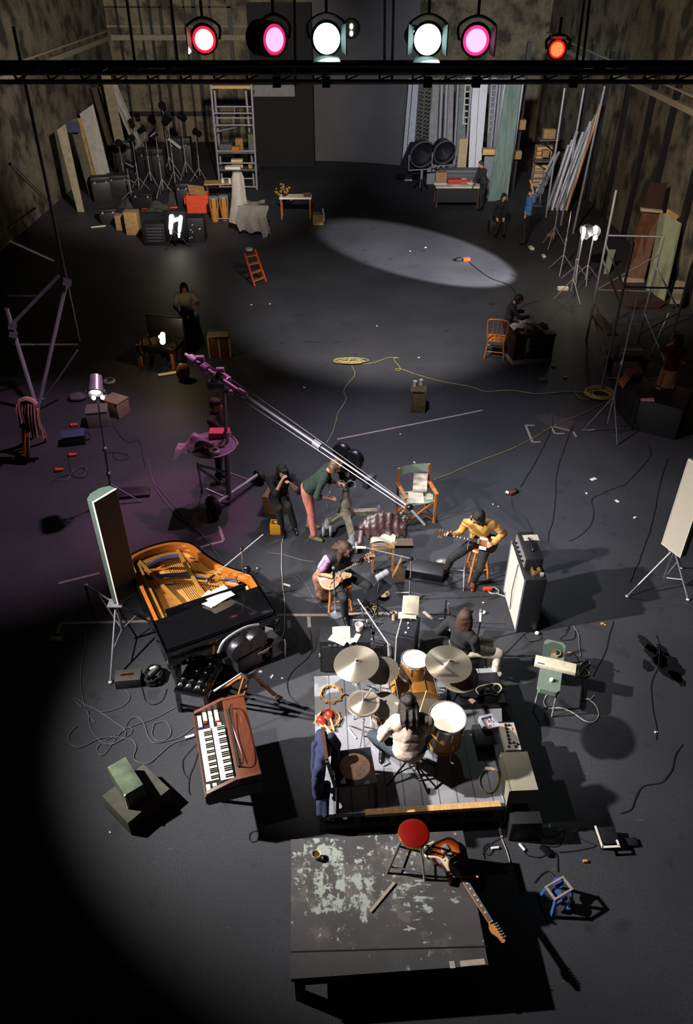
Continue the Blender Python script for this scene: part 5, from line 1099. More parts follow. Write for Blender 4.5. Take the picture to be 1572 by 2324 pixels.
t = thing('drum_platform', 'grey painted timber platform carrying the drum kit', 'platform', (pf[1][0], pf[1][1], 0), math.atan2(pf[2][1]-pf[1][1], pf[2][0]-pf[1][0]))
MB().prism(pf, .33, .4).build('deck', planks('platform_grey', '#75767c'), t, True)
for i in range(6):
    f = i/5*.94+.03; a = V((*pf[1], 0)).lerp(V((*pf[2], 0)), f); MB().box(a+V((0, .06, .165)), (.07, .07, .33)).build('trestle_post', mat('platform_post', '#3c3a38', .8, 0, .2), t, True)
a, e = V((*pf[1], .1)), V((*pf[2], .1)); MB().bar(a.lerp(e, .02)+V((0, .06, 0)), a.lerp(e, .98)+V((0, .06, 0)), .05, .1).build('lower_rail', mat('platform_post', '#3c3a38'), t, True)
for i in (0, 2, 3): MB().box(V((*pf[i], .165))+V((.05 if i == 0 else -.06, -.08 if i != 2 else .1, 0)), (.08, .08, .33)).build('corner_post', BLACK, t, True)
p0, p1 = P(828, 1846, .42), P(1135, 1826, .42); o = MB().bar(p0, p1, .07, .05).build('timber_batten', WOODP, org=p0); tag(o, 'pale timber batten along the front edge of the drum platform', 'batten')
# ---------------------------------------------------------------- drum kit
MAPLE = mat('maple_shell', '#a5702c', .35, 0, .14, 6, stretch=(1, 1, 5), coat=.3); BRASS = mat('cymbal_bronze', '#b5aa9a', .34, .85, .06, 40)
def aniso(m):
    nt = m.node_tree; b_ = nt.nodes['Principled BSDF']; b_.inputs['Anisotropic'].default_value = .8; b_.inputs['Anisotropic Rotation'].default_value = .25
    tg = nt.nodes.new('ShaderNodeTangent'); tg.direction_type = 'RADIAL'; tg.axis = 'Z'; nt.links.new(tg.outputs[0], b_.inputs['Tangent']); return m
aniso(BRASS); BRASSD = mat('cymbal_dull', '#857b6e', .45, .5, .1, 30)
def drum(name, label, c, r, h, tilt=(0, 0), legs=0, lug=8, head=HEADM, zrot=0):
    t = thing(name, label, 'drum', c, zrot, 'pieces of the maple drum kit'); t.rotation_euler = (tilt[0], tilt[1], zrot)
    MB().lathe([(r*.97, -h), (r*.985, -h), (r*.985, 0), (r*.97, 0), (r*.97, -h)], None, 36).build('shell', MAPLE, t)
    MB().lathe([(0, .012), (r*.96, .012), (r*.975, .006), (r*.975, -.004), (0, -.004)], None, 36).build('drum_head', head, t)
    for z in (.0, -h): MB().lathe([(r*.975, -.012+z), (r*1.02, -.012+z), (r*1.02, .022+z), (r*.975, .022+z), (r*.975, -.012+z)], None, 36).build('hoop', CHROME, t)
    for k in range(lug):
        a = k*2*math.pi/lug+.2; x, y = math.cos(a)*r*1.02, math.sin(a)*r*1.02
        MB().bar((x, y, -.01), (x, y, -h*.3), .012).build('tension_rod', CHROME, t); MB().box((x, y, -h*.34), (.02, .02, .05), (0, 0, a), bev=.005).build('lug', CHROME, t)
    for k in range(legs):
        a = k*2.094+.9; MB().tube([(math.cos(a)*r*1.04, math.sin(a)*r*1.04, -h*.55), (math.cos(a)*r*1.05, math.sin(a)*r*1.05, -(c.z-.4)+.01)], .008).build('leg', CHROME, t)
    return t
drum('floor_tom', 'floor tom with cream head right of the drummer', P(1015, 1629, 1.03), .212, .42, (R(4), R(3)), 3)
drum('rack_tom', 'small rack tom with white head between the cymbals', P(941, 1498, 1.16), .165, .22, (R(-6), R(4)), 0, 6)
drum('snare_drum', 'snare drum with dark shaded head left of the drummer', P(873, 1602, 1.0), .178, .14, (R(4), R(-4)), 0, 8, mat('snare_head_shaded', '#8f8a80', .7))  # head colour darkened to carry the cymbal's shadow
c = P(940, 1560, .72); t = thing('bass_drum', 'large maple bass drum lying on its side before the drummer', 'drum', c, .1, 'pieces of the maple drum kit'); c = V((c.x, c.y-.08, .69)); t.location = c
Mb = axes(V((1, 0, 0)), V((0, 0, 1)), V((0, -1, 0)), (0, 0, 0))
MB().lathe([(.27, -.2), (.28, -.2), (.28, .2), (.27, .2), (.27, -.2)], Mb, 40).build('shell', MAPLE, t)
for z in (-.2, .2):
    MB().lathe([(.275, z-.02), (.295, z-.02), (.295, z+.02), (.275, z+.02), (.275, z-.02)], Mb, 40).build('hoop', MAPLE, t); MB().lathe([(0, z-.004), (.274, z-.004), (.274, z+.004), (0, z+.004)], Mb, 32).build('drum_head', HEADM, t)
for k in range(10):
    a = k*.628; MB().bar((math.cos(a)*.295, -.18, math.sin(a)*.295), (math.cos(a)*.295, .18, math.sin(a)*.295), .009).build('tension_rod', CHROME, t)
for s in (-.22, .22): MB().cyl((s, .15, -.16), (s*1.5, .22, -.285), .01).build('spur', CHROME, t)
MB().cyl((0, .02, .27), (.02, .1, .44), .014).build('tom_mount', CHROME, t)
def cymbal(label, c, r, tilt=(0, 0), m=BRASS, stand=None, legs=True, name='cymbal'):
    t = thing(name, label, 'cymbal', c, 0, 'cymbals of the drum kit'); t.rotation_euler = (tilt[0], tilt[1], 0)
    b = MB().lathe([(.012, .028), (.03, .026), (.055, .012), (.07, .004), (r*.7, -.010), (r, -.02), (r, -.022), (r*.7, -.0125), (.07, .001), (.03, .022), (.012, .024)], None, 48); b.build('plate', m, t)
    MB().cyl((0, 0, .02), (0, 0, .06), .012).build('wing_nut', CHROME, t)
    if stand is not None:
        st = thing('cymbal_stand', 'chrome stand under the '+label, 'cymbal stand', stand, 0, 'stands of the drum kit'); MB().cyl(stand+V((0, 0, .02)), c-V((0, 0, .01)), .012).build('pole', CHROME, st, True)
        for k in range(3): MB().cyl(stand.lerp(c, .3), stand+V((.24*math.cos(k*2.1+.3), .24*math.sin(k*2.1+.3), .012)), .009).build('leg', CHROME, st, True)
        MB().cyl(stand.lerp(c, .45), stand.lerp(c, .5), .022).build('clutch', CHROME, st, True)
    return t
cz = P(808, 1503, 1.42); cymbal('large left crash cymbal with bright streaks', cz, .262, (R(4), R(-5)), BRASS, V((.14, 6.2, .4)))
cz = P(1018, 1504, 1.46); cymbal('large right ride cymbal above the hidden sitter', cz, .27, (R(3), R(4)), BRASS, V((1.25, 6.3, .4)))
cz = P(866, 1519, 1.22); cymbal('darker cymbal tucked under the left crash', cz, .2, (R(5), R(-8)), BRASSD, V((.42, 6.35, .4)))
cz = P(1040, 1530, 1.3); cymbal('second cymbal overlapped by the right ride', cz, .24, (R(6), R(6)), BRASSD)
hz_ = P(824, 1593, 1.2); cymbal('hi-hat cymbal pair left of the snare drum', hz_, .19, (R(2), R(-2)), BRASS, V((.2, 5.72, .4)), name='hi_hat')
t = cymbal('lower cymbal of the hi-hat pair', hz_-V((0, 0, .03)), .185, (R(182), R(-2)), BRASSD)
MB().cyl((0, 0, -.05), (0, 0, -.2), .007).build('pull_rod', CHROME, t)
o = MB().cyl(hz_+V((.0, 0, .03)), hz_+V((.1, .12, .09)), .012).build('cymbal_microphone', CHROME, org=hz_); tag(o, 'small chrome microphone lying over the hi-hat', 'microphone')
# drum throne
c = P(945, 1775, .4); c.y += .02; t = thing('drum_throne', 'low drum stool with blue backrest and black tripod legs', 'stool', c)
sz = V((.69, 5.2, .86)); MB().lathe([(0, 0), (.16, .0), (.175, .03), (.17, .06), (.0, .075)], MX.Translation(sz)).build('seat', BLKC, t, True)
MB().cyl(c+V((-.08, .08, .12)), sz, .018).build('pole', CHROME, t, True)
for k in range(4):
    a = k*1.571+.5; f = c+V((.33*math.cos(a)-.04, .26*math.sin(a)+.06, .012)); MB().cyl(c+V((-.07, .08, .36)), f, .012).build('leg', BLKM, t, True); MB().cyl(c+V((-.07, .08, .14)), f.lerp(c+V((-.07, .08, .36)), .35), .008).build('brace', BLKM, t, True)
MB().tube(spl([sz+V((-.17, -.05, .14)), sz+V((-.1, -.17, .16)), sz+V((.04, -.2, .17)), sz+V((.17, -.1, .18))], 6), .034).build('backrest', mat('navy_vinyl', '#20263a', .5), t, True)
MB().tube([sz+V((.05, -.12, -.0)), sz+V((.06, -.24, -.02)), sz+V((.05, -.22, .15))], .012).build('back_strut', CHROME, t, True)
# tambourines and maracas
def tamb(label, c, r, skin=None, sp=9):
    t = thing('tambourine', label, 'tambourine', c, 0, 'tambourines on the drum platform')
    MB().lathe([(r-.008, 0), (r, 0), (r, .045), (r-.008, .045), (r-.008, 0)], None, 40).build('frame', mat('tambourine_wood', '#b98a50', .5, 0, .2) if skin is None else WOODP, t)
    for k in range(sp):
        b = MB(); a = k*2*math.pi/sp; b.cyl((math.cos(a)*r*.995, math.sin(a)*r*.995, .018), (math.cos(a)*r*.995, math.sin(a)*r*.995, .022), .024, n=10); b.cyl((math.cos(a)*r*.995, math.sin(a)*r*.995, .026), (math.cos(a)*r*.995, math.sin(a)*r*.995, .030), .024, n=10)
        b.build('jingle', mat('jingle_brass', '#c8a05a', .25, .6), t)
    if skin: MB().lathe([(0, .002), (r-.01, .002), (r-.01, .006), (0, .006)], None, 32).build('drum_head', skin, t)
    return t
tamb('open wooden tambourine lying flat near the platform corner', P(752, 1578, .402), .135)
tamb('headed tambourine holding two red maracas', P(746, 1634, .402), .14, mat('tamb_skin', '#6a4e3a', .7))
MRED = mat('maraca_red', '#a8241c', .2, 0, .3, 6, coat=.5)
for px, py, ang, l in ((728, 1634, 2.35, 'left red maraca with its handle pointing left'), (746, 1619, -1.35, 'right red maraca with its handle pointing at the jacket')):
    c = P(px, py, .455); t = thing('maraca', l, 'maraca', c, 0, 'pair of red maracas'); d = V((math.cos(ang), math.sin(ang), 0)); d2 = V((-.8, -.55, -.1)).normalized() if ang > 0 else V((.28, -1, -.1)).normalized()
    if ang > 0: d2 = V((.55, -.75, -.1)).normalized()
    Mm = axes(*frame(d2), (0, 0, 0)); MB().lathe([(0, -.055), (.03, -.05), (.045, -.015), (.046, .02), (.03, .06), (.014, .075), (0, .078)], Mm, 20).build('head', MRED, t)
    MB().cyl(d2*.07, d2*.25, .011, .014).build('handle', mat('pale_handle', '#cfa774', .5), t)
for a, e, l in (((712, 1642), (728, 1616), 'short drumstick lying across the tambourine rim'), ((789, 1652), (808, 1676), 'white stick lying on the drum platform')):
    p0, p1 = P(*a, .45 if a[0] < 720 else .412), P(*e, .45 if a[0] < 720 else .412); o = MB().cyl(p0, p1, .009).build('drumstick', WOODP if a[0] < 720 else WHITE, org=p0); tag(o, l, 'drumstick')
# chair with navy jacket
c = P(800, 1745, .4); t = thing('wooden_chair', 'dark chair with cane seat on the drum platform under the jacket', 'chair', (.02, 4.98, .4), R(8))
MB().box((.06, 0, .43), (.44, .46, .035), bev=.01).build('seat_frame', BLACK, t); MB().lathe([(0, .452), (.165, .452), (.17, .448), (0, .446)], MX.Translation(V((.07, .0, 0))), 28).build('cane_seat', mat('cane', '#8a6a58', .7, 0, .3, 25), t)
for x in (-.14, .26):
    for y in (-.2, .2): MB().cyl((x, y, .43), (x*1.1, y*1.1, 0), .02).build('leg', BLKM, t)
MB().bar((-.17, -.2, .43), (-.25, -.2, .9), .035).build('back_post', WOODD, t); MB().bar((-.17, .2, .43), (-.25, .2, .9), .035).build('back_post', WOODD, t); MB().bar((-.25, -.2, .88), (-.25, .2, .88), .03, .09).build('back_rail', WOODD, t)
NAVY = mat('navy_wool', '#1c2140', .9, 0, .15, 25, .25)
t = thing('jacket', 'navy blue jacket hung over the chair back at the platform edge', 'jacket', (-.27, 5.0, 1.2))
def hang(n, pts, wd, seed, m=NAVY, par=t, th=.045):
    b = MB(); p = spl(pts, 6); k = len(p)
    def fn(u, v):
        i = min(k-1, int(v*(k-1)+.5)); q = p[i]; w_ = wd[0]+(wd[1]-wd[0])*v
        return q+V(((u-.5)*w_*.55+.02*math.sin(u*11+seed), (u-.5)*w_, .02*math.sin(u*9+v*6+seed)+.012*math.sin(u*21+seed)))
    b.sheet(fn, 14, k*2, th); b.build(n, m, par, True)
S = lambda x, y, z: P(x, y, z)
b = MB()
for k in range(6):
    y = 4.76+k*.082; zt = 1.2-.05*abs(k-3.2)/3; b.caps((-.27, y, zt), (-.3, y, .92), .06, .07); b.caps((-.3, y, .92), (-.31+.02*math.sin(k*2), y+.0, .62+.05*math.sin(k*1.7)), .07, .045)
b.ell((-.25, 5.0, 1.18), (.1, .16, .07), n=3); b.remesh(.014, 4); b.build('jacket_body', NAVY, t, True, jit=.03)
b = MB().caps(S(715, 1690, 1.2), S(714, 1740, .95), .045, .05); b.caps(S(714, 1740, .95), S(722, 1770, .82), .05, .06); b.remesh(.014, 4); b.build('left_sleeve', NAVY, t, True, jit=.014)
b = MB().caps(S(752, 1672, 1.28), S(764, 1690, 1.15), .05, .055); b.caps(S(764, 1690, 1.15), S(758, 1740, .9), .05, .045); b.remesh(.014, 4); b.build('right_sleeve', mat('navy_dark', '#10142a', .9, 0, .2, 25, .25), t, True, jit=.014)
b = MB().caps(S(728, 1780, .78), S(726, 1845, .5), .04, .045); b.caps(S(742, 1780, .78), S(738, 1848, .5), .045, .04); b.remesh(.014, 4); b.build('jacket_tail', NAVY, t, True, jit=.012)
# ---------------------------------------------------------------- right side of platform: amps, mixer, ashtray
boxthing('black_amplifier_case', 'low black case on the platform behind the floor tom', 'case', (1.3, 6.1, 0), (1.98, 6.15, 0), .5, .4, .5, BLACK, .02)
t = boxthing('bass_cabinet', 'black cabinet under the grey mixer at the platform right edge', 'cabinet', (1.74, 5.12, 0), (2.06, 5.14, 0), .72, .4, .52, BLACK, .015)
MX1 = thing('audio_mixer', 'small grey mixing unit with a row of black knobs', 'mixer', (1.91, 5.58, .522), math.radians(93))
MB().prism([(-.19, -.09), (.19, -.09), (.19, .09), (-.19, .09)], 0, .07).build('body', mat('mixer_grey', '#8d897e', .5, 0, .05), MX1)
for i in range(6): MB().cyl((-.1+i*.05, .03-i*.002, .07), (-.1+i*.05, .03-i*.002, .095), .014).build('knob', BLKM, MX1)
for x, y in ((-.15, -.03), (-.12, -.06), (-.15, .05), (-.1, -.02), (.15, -.02)): MB().cyl((x, y, .07), (x, y, .09), .012).build('knob', BLKM, MX1)
for x, y in ((.13, .03), (.1, -.05)): MB().box((x, y, .074), (.035, .01, .006)).build('red_switch', mat('switch_red', '#b8301c', .5), MX1)
MX2 = thing('amplifier_head', 'pale box shaped amplifier head at the platform front corner', 'amplifier', (1.92, 5.08, .40), math.radians(3))
MB().prism([(-.15, -.25), (.15, -.25), (.15, .24), (-.15, .24)], 0, .25).build('body', mat('pale_case', '#85806f', .6, 0, .06), MX2)
MB().prism([(-.172, -.26), (-.151, -.255), (-.151, .245), (-.172, .22)], 0, .255).build('front_panel', mat('pale_panel', '#7a7566', .6), MX2)
MX3 = boxthing('speaker_box', 'black speaker box standing in front of the platform right corner', 'loudspeaker', (1.8, 4.62, 0), (2.14, 4.63, 0), .15, 0, .34, RUB, .015)
c = P(1108, 1643, .53); t = thing('glass_ashtray', 'square glass ashtray full of stubs beside the floor tom', 'ashtray', c, .3)
GLS = mat('ashtray_glass', '#8b8b97', .08, 0, .3, 14, spec=1.)
b = MB(); o_ = [(-.1, -.08), (-.08, -.1), (.08, -.1), (.1, -.08), (.1, .08), (.08, .1), (-.08, .1), (-.1, .08)]; ring(b, o_, [(x*.72, y*.72) for x, y in o_], 0, .05); b.prism([(x*.74, y*.74) for x, y in o_], 0, .012); b.build('dish', GLS, t)
for i in range(9):
    a = i*.7; MB().cyl((.05*math.cos(a), .045*math.sin(a), .018), (.05*math.cos(a)+.03*math.cos(a*3), .045*math.sin(a)+.03*math.sin(a*3), .03), .005).build('cigarette_stub', WHITE if i % 3 else mat('ember', '#b0401c', .6), t)
boxthing('black_side_box', 'small black box carrying the glass ashtray', 'box', (1.52, 5.5, 0), (1.8, 5.52, 0), .3, .4, .527, BLACK, .015)
o = MB().box((0, 0, .012), (.075, .06, .02), bev=.004).build('cigarette_packet', mat('packet_pink', '#b89a8e', .5)); o.location = P(1071, 1592, .502); o.rotation_euler = (0, 0, -.9); tag(o, 'pale pinkish packet on the low black case', 'packet')
b = MB(); q = P(1112, 1565, .51)
b.tube(spl([P(1080, 1566, .51), P(1088, 1558, .51), P(1110, 1553, .51), P(1130, 1552, .51), P(1138, 1560, .51), P(1134, 1570, .51), P(1126, 1578, .51), P(1110, 1574, .51), P(1090, 1577, .51)], 6, True), .009, 6, True); b.tube(spl([P(1120, 1556, .52), P(1130, 1553, .52), P(1138, 1562, .52), P(1130, 1572, .52), P(1120, 1566, .52)], 6, True), .009, 6, True); b.ell(P(1106, 1565, .51), (.03, .03, .02), n=2)
tag(b.build('cable_loop', CWHT, org=q), 'white looped lead on the low black case', 'cable')
b = MB(); q = P(1108, 1772, .41)
for i in range(3): b.tube([P(1108+24*math.cos(k*.35)*(1-.07*i), 1770+29*math.sin(k*.35)*(1-.05*i)+i, .41+.008*i) for k in range(18)], .008, 6, True)
tag(b.build('cable_coil', mat('cable_tan', '#8a7a62', .6), org=q), 'tan coiled lead on the platform near the batten', 'cable coil')
for a, l in (([P(1134, 1800, .41), P(1140, 1815, .4), P(1138, 1840, .25), P(1132, 1860, .05), P(1134, 1885, .012), P(1140, 1900, .012)], 'white lead dropping over the platform front'), ([P(1146, 1785, .42), P(1145, 1830, .38), P(1143, 1860, .1), P(1130, 1880, .012), P(1150, 1930, .012), P(1158, 1958, .012)], 'second white lead trailing to the floor at the platform front')):
    cable(l, a, CWHT, .007, 'leads over the platform front')
o = MB().sheet(lambda u, v: ((u-.5)*.2, (v-.5)*.28, .05+.03*math.sin(u*4+v*3)), 8, 8, .02).build('blue_cloth', mat('blue_cloth', '#28407a', .8, 0, .1)); o.location = P(1025, 1568, .42); tag(o, 'blue cloth lying under the right cymbals', 'cloth')
o = MB().box((0, 0, .03), (.16, .06, .05), (0, 0, 0), bev=.005).build('small_package', WHITE); o.location = P(968, 1543, .402); o.rotation_euler = (0, 0, -.3); tag(o, 'white folded paper beside the bass drum', 'paper')
o = MB().box((0, 0, .04), (.06, .09, .07), bev=.006).build('matchbox', ORNG); o.location = P(977, 1541, .402); tag(o, 'orange box beside the bass drum', 'box')
o = MB().box((0, 0, .01), (.08, .3, .02), bev=.004).build('foot_pedal', STEEL); o.location = P(862, 1715, .402); o.rotation_euler = (0, 0, .5); tag(o, 'hi-hat foot pedal plate on the platform', 'pedal')
o = MB().box((0, 0, .06), (.07, .2, .02), (0, .7, 0), bev=.004).build('sheet_holder', CREAM); o.location = P(845, 1640, .8); 
o.location = P(845, 1642, .402); tag(o, 'cream card with a yellow edge propped by the hi-hat stand', 'card')
# ---------------------------------------------------------------- cases behind the kit
t = thing('black_amplifier', 'wide low black amplifier behind the left crash cymbal', 'amplifier', (-.36, 7.08, 0), R(-1))
MB().box((.34, .15, .3), (.68, .3, .6), bev=.012).build('cabinet', BLACK, t); MB().box((.34, -.006, .27), (.62, .014, .48)).build('grille', BLKC, t)
b = MB()
for i in range(6): b.box((.14+i*.07, -.016, .545), (.045, .008, .03), (0, .3*(-1)**i, 0))
b.build('nameplate', GREYM, t)
for x in (.0, .68): MB().box((x, .01, .33), (.02, .03, .04)).build('corner', STEEL, t)
papers('paper_stack', 'stack of white paper on the wide black amplifier', V((-.07, 7.24, .604)), (.24, .22), .03, WHITE, 0, 'papers on the black amplifier', 'papers', .006); papers('paper_sheet', 'loose sheet skewed beneath the white stack', V((-.1, 7.13, .602)), (.24, .18), -.5, WHITE, 0, 'papers on the black amplifier', 'papers', .004)
o = MB().lathe([(0, .0), (.045, 0), (.055, .1), (.05, .1), (.042, .01), (0, .01)], n=20).build('paper_cup', CUP); o.location = V((.17, 7.3, .603)); tag(o, 'white cup at the back of the wide black amplifier', 'cup')
papers('paper_slip', 'small folded slip right of the white paper stack', V((.13, 7.14, .603)), (.07, .16), -.4, WHITE, 0, 'papers on the black amplifier', 'papers', .004)
papers('paper_corner', 'paper corner hanging over the front of the black amplifier', V((.06, 7.085, .603)), (.1, .08), .6, WHITE, 0, 'papers on the black amplifier', 'papers', .003)
t = thing('guitar_amplifier', 'black amplifier tipped beside the rack tom with pale grille on its left', 'amplifier', (.62, 7.0, 0), R(-14))
MB().box((.16, .2, .4), (.24, .44, .8), bev=.012).build('cabinet', BLACK, t); MB().box((.03, .2, .4), (.014, .4, .72)).build('grille', mat('grille_silver', '#a7a39b'), t); MB().box((.16, .2, .805), (.2, .36, .012)).build('control_panel', BLKM, t)
for i in range(4): MB().cyl((.14+.02*(i % 2), .06+i*.09, .81), (.14+.02*(i % 2), .06+i*.09, .83), .012).build('knob', CHROME, t)
papers('song_sheet', 'folded lyric sheets draped on the back of the tipped amplifier', V((.86, 7.46, .9)), (.22, .26), -.12, CREAM, .5, None, 'papers', .02)
papers('song_sheet', 'bright lower lyric sheet on the tipped amplifier', V((.81, 7.33, .83)), (.24, .12), -.05, WHITE, .1, None, 'papers', .01)
o = MB().lathe([(0, 0), (.035, 0), (.04, .13), (.034, .13), (.03, .01), (0, .01)], n=18).build('drink_tumbler', mat('tumbler_cream', '#b5a68c', .35)); o.location = V((.66, 7.36, .81)); o.location = P(896, 1398, .72); o.location.z = .0; o.location = P(894, 1405, .0); tag(o, 'cream tumbler standing on the floor left of the tipped amplifier', 'tumbler')
MBX = boxthing('black_bag', 'black soft bag on the floor right of the tipped amplifier', 'bag', (1.0, 7.2, 0), (1.42, 7.16, 0), .5, 0, .22, BLKC, .05)
# ---------------------------------------------------------------- mic stands around the players
mic_stand('overhead boom microphone reaching down over the drums', P(832, 1425), P(818, 1372, 1.5), (P(812, 1360, 1.62), P(882, 1463, 1.95)), STEEL, mic=(.1, .0, -1), micm=CHROME)
mic_stand('round based chrome stand in front of the seated guitarist', P(762, 1392), P(757, 1312, .92), None, CHROME, round_base=True)
mic_stand('stand with long boom arm pointing to the guitarist', P(929, 1362), P(933, 1268, 1.15), (P(942, 1270, 1.13), P(830, 1243, 1.32)), STEEL, mic=(-1, 0, .05), micm=WHITE)
mic_stand('vocal microphone stand of the bass player', P(1051, 1312), P(1068, 1196, 1.08), None, STEEL, mic=(.05, .3, .8), lr=.32)
mic_stand('black stand at the right end of the long tape line', P(1008, 1412), P(1012, 1362, .7), None, BLKM, mic=False)
mic_stand('short stand with pale clip behind the right ride cymbal', P(1020, 1418), P(1017, 1370, .75), None, STEEL, mic=False, lr=.18)
mic_stand('thin leaning stand right of the right ride cymbal', P(1075, 1490), P(1090, 1410, .9), None, BLKM, mic=True, micm=WHITE, lr=.16)
mic_stand('stand whose pole rises behind the black amplifier', P(848, 1468), P(846, 1408, .8), None, STEEL, mic=False, lr=.2)
# music stand with lamp and cups
c = P(856, 1400); t = thing('music_stand', 'black folding music stand tilted before the guitarist', 'music stand', c)
dk = P(857, 1345, .8); MB().cyl(c+V((0, 0, .02)), dk, .012).build('pole', BLKM, t, True)
for k in range(3): MB().cyl(c+V((0, 0, .25)), c+V((.25*math.cos(k*2.1), .25*math.sin(k*2.1), .01)), .009).build('leg', BLKM, t, True)
a, e = P(832, 1362, .74), P(878, 1322, .86); MB().bar(a, e, .2, .012).build('desk_plate', BLKM, t, True)
cyl0, cyl1 = P(854, 1313, .95), P(880, 1298, 1.0); o = MB().cyl(cyl0, cyl1, .048, n=20)
for f in (.15, .5, .85): o.cyl(cyl0.lerp(cyl1, f-.03), cyl0.lerp(cyl1, f+.03), .053, n=20)
o = o.build('metal_canister', STEEL, org=cyl0); tag(o, 'ribbed grey canister lamp above the music stand', 'lamp')
tag(MB().cyl(cyl0.lerp(cyl1, .3), dk, .008).build('canister_arm', BLKM, org=dk), 'thin arm joining the canister to the music stand', 'arm')
for px, py, z, l in ((870, 1352, .0, 'brass dish on the floor under the music stand'), (842, 1385, 0, 'cream dish beside the tape line by the guitarist')):
    o = MB().lathe([(0, .0), (.05, 0), (.09, .05), (.085, .05), (.045, .01), (0, .01)], n=20).build('metal_dish', mat('dish_brass', '#a89468', .35, .6)); o.location = P(px, py, z); tag(o, l, 'dish', 'dishes near the music stand')
p0, p1 = P(814, 1368, .3), P(846, 1402, .03); tag(MB().cyl(p0, p1, .011).build('steel_rod', STEEL, org=p1), 'loose steel stand leg lying by the music stand', 'rod')
# ---------------------------------------------------------------- chair with plum jacket, director chair, bass stool
c = P(868, 1300); t = thing('wooden_chair', 'wooden chair with papers on its seat beside the guitarist', 'chair', c, R(4))
WOODM = mat('mid_wood', '#7d5a30', .5, 0, .2, 8)
MB().box((0, .2, .48), (.36, .38, .035), bev=.01).build('seat', WOODM, t)
for x in (-.16, .16):
    MB().bar((x, .03, 0), (x, .03, .47), .035).build('leg', WOODM, t); MB().bar((x, .38, 0), (x, .38, .47), .035).build('leg', WOODM, t); MB().bar((x, .38, .47), (x, .45, .74), .032).build('back_post', WOODM, t)
MB().bar((-.17, .45, .7), (.17, .45, .7), .03, .08).build('back_rail', WOODM, t)
PLUM = mat('plum_velvet', '#382326', .45, 0, .3, 9, .35, spec=.6)
t = thing('velvet_jacket', 'plum velvet jacket draped over the chair back', 'jacket', c+V((0, .42, .5)))
b = MB()
for k in range(13):
    x = -.33+k*.055; tz = .5+.36*math.sqrt(max(.05, 1-(x/.37)**2)); r_ = (.05, .034)[k % 2]
    b.caps(c+V((x, .45, tz-.03)), c+V((x*1.02+.015*math.sin(k*3), .36, .62+.05*(tz-.5))), r_, r_+.01); b.caps(c+V((x*1.02, .36, .62)), c+V((x*1.06, .3+.03*math.sin(k*2.3), .5+.03*math.sin(k*1.9))), r_+.008, r_*.7)
    b.caps(c+V((x, .45, tz-.03)), c+V((x, .5, .55)), r_, r_)
b.remesh(.012, 12); b.build('jacket_body', PLUM, t, True, jit=.02)
b = MB().caps(c+V((-.33, .38, .62)), c+V((-.36, .2, .46)), .05, .045); b.remesh(.012, 3); b.build('sleeve', mat('plum_pale', '#59393d', .5, 0, .2, 9, .3), t, True, jit=.012)
papers('paper_heap', 'bright crumpled papers on the seat of the wooden chair', c+V((.0, .2, .503)), (.36, .26), -.25, WHITE, 0, None, 'papers', .05); papers('paper_sheet', 'greyish sheet at the front of the wooden chair seat', c+V((-.06, .08, .503)), (.24, .14), -.1, TAPE, 0, None, 'papers', .015)
b = MB().prism([(-.11, -.02), (.13, -.02), (.06, .0), (.03, .0)], 0, .01); q = [P(890, 1313, .0), P(918, 1315, 0), P(911, 1272, .55)]
b = MB(); n = V((0, .05, 0)); b.add([q[0], q[1], q[2]]+[x+n+V((0, .05, 0)) for x in q], [(0, 1, 2), (5, 4, 3), (0, 3, 4, 1), (1, 4, 5, 2), (2, 5, 3, 0)]); tag(b.build('brown_bag', mat('bag_brown', '#6e543a', .8, 0, .2), org=q[0]), 'brown triangular bag hanging beside the wooden chair', 'bag')
boxthing('instrument_case', 'black instrument case lying behind the bass microphone stand', 'case', (.92, 9.05, 0), (1.5, 8.9, 0), .32, 0, .15, BLACK, .03)
o = MB().box((0, 0, .03), (.36, .2, .02), bev=.004).build('brown_board', mat('board_tan', '#7a6650', .7)); o.location = P(912, 1232, .02); o.location.z = 0; tag(o, 'flat tan board on the floor behind the plum jacket', 'board')
t = thing('director_chair', 'folding director chair with pale green canvas back and white papers', 'chair', P(950, 1192), R(14))
CANV = mat('canvas_green', '#a3b7ad', .8, 0, .08)
for x in (-.27, .27):
    MB().bar((x, .0, .0), (x, .0, .62), .035).build('front_post', WOOD, t); MB().bar((x, .42, .0), (x, .42, .95), .035).build('back_post', WOOD, t); MB().bar((x, -.04, .63), (x, .44, .63), .06, .025).build('armrest', WOOD, t)
for y in (.02, .4): MB().bar((-.27, y, .05), (.27, y, .46), .03, .02).build('cross_leg', WOOD, t); MB().bar((.27, y+.025, .05), (-.27, y+.025, .46), .03, .02).build('cross_leg', WOOD, t)
MB().sheet(lambda u, v: ((u-.5)*.54, v*.42, .47-.03*math.sin(u*3.14)), 10, 6, .006).build('canvas_seat', CANV, t)
MB().sheet(lambda u, v: ((u-.5)*.58, .43+.05*math.sin(u*3.14), .78+v*.17), 12, 4, .008).build('canvas_back', CANV, t)
RD = MX.Translation(P(950, 1192)) @ MX.Rotation(R(14), 4, 'Z')
def rdp(n, l, pos, s, rx, rz, m): o = MB().sheet(lambda u, v: ((u-.5)*s[0], (v-.5)*s[1], .006*math.sin(v*18)), 6, 18, .008).build(n, m); o.location = RD @ V(pos); o.rotation_euler = (rx, 0, R(14)+rz); return tag(o, l, 'papers', 'papers on the director chair')
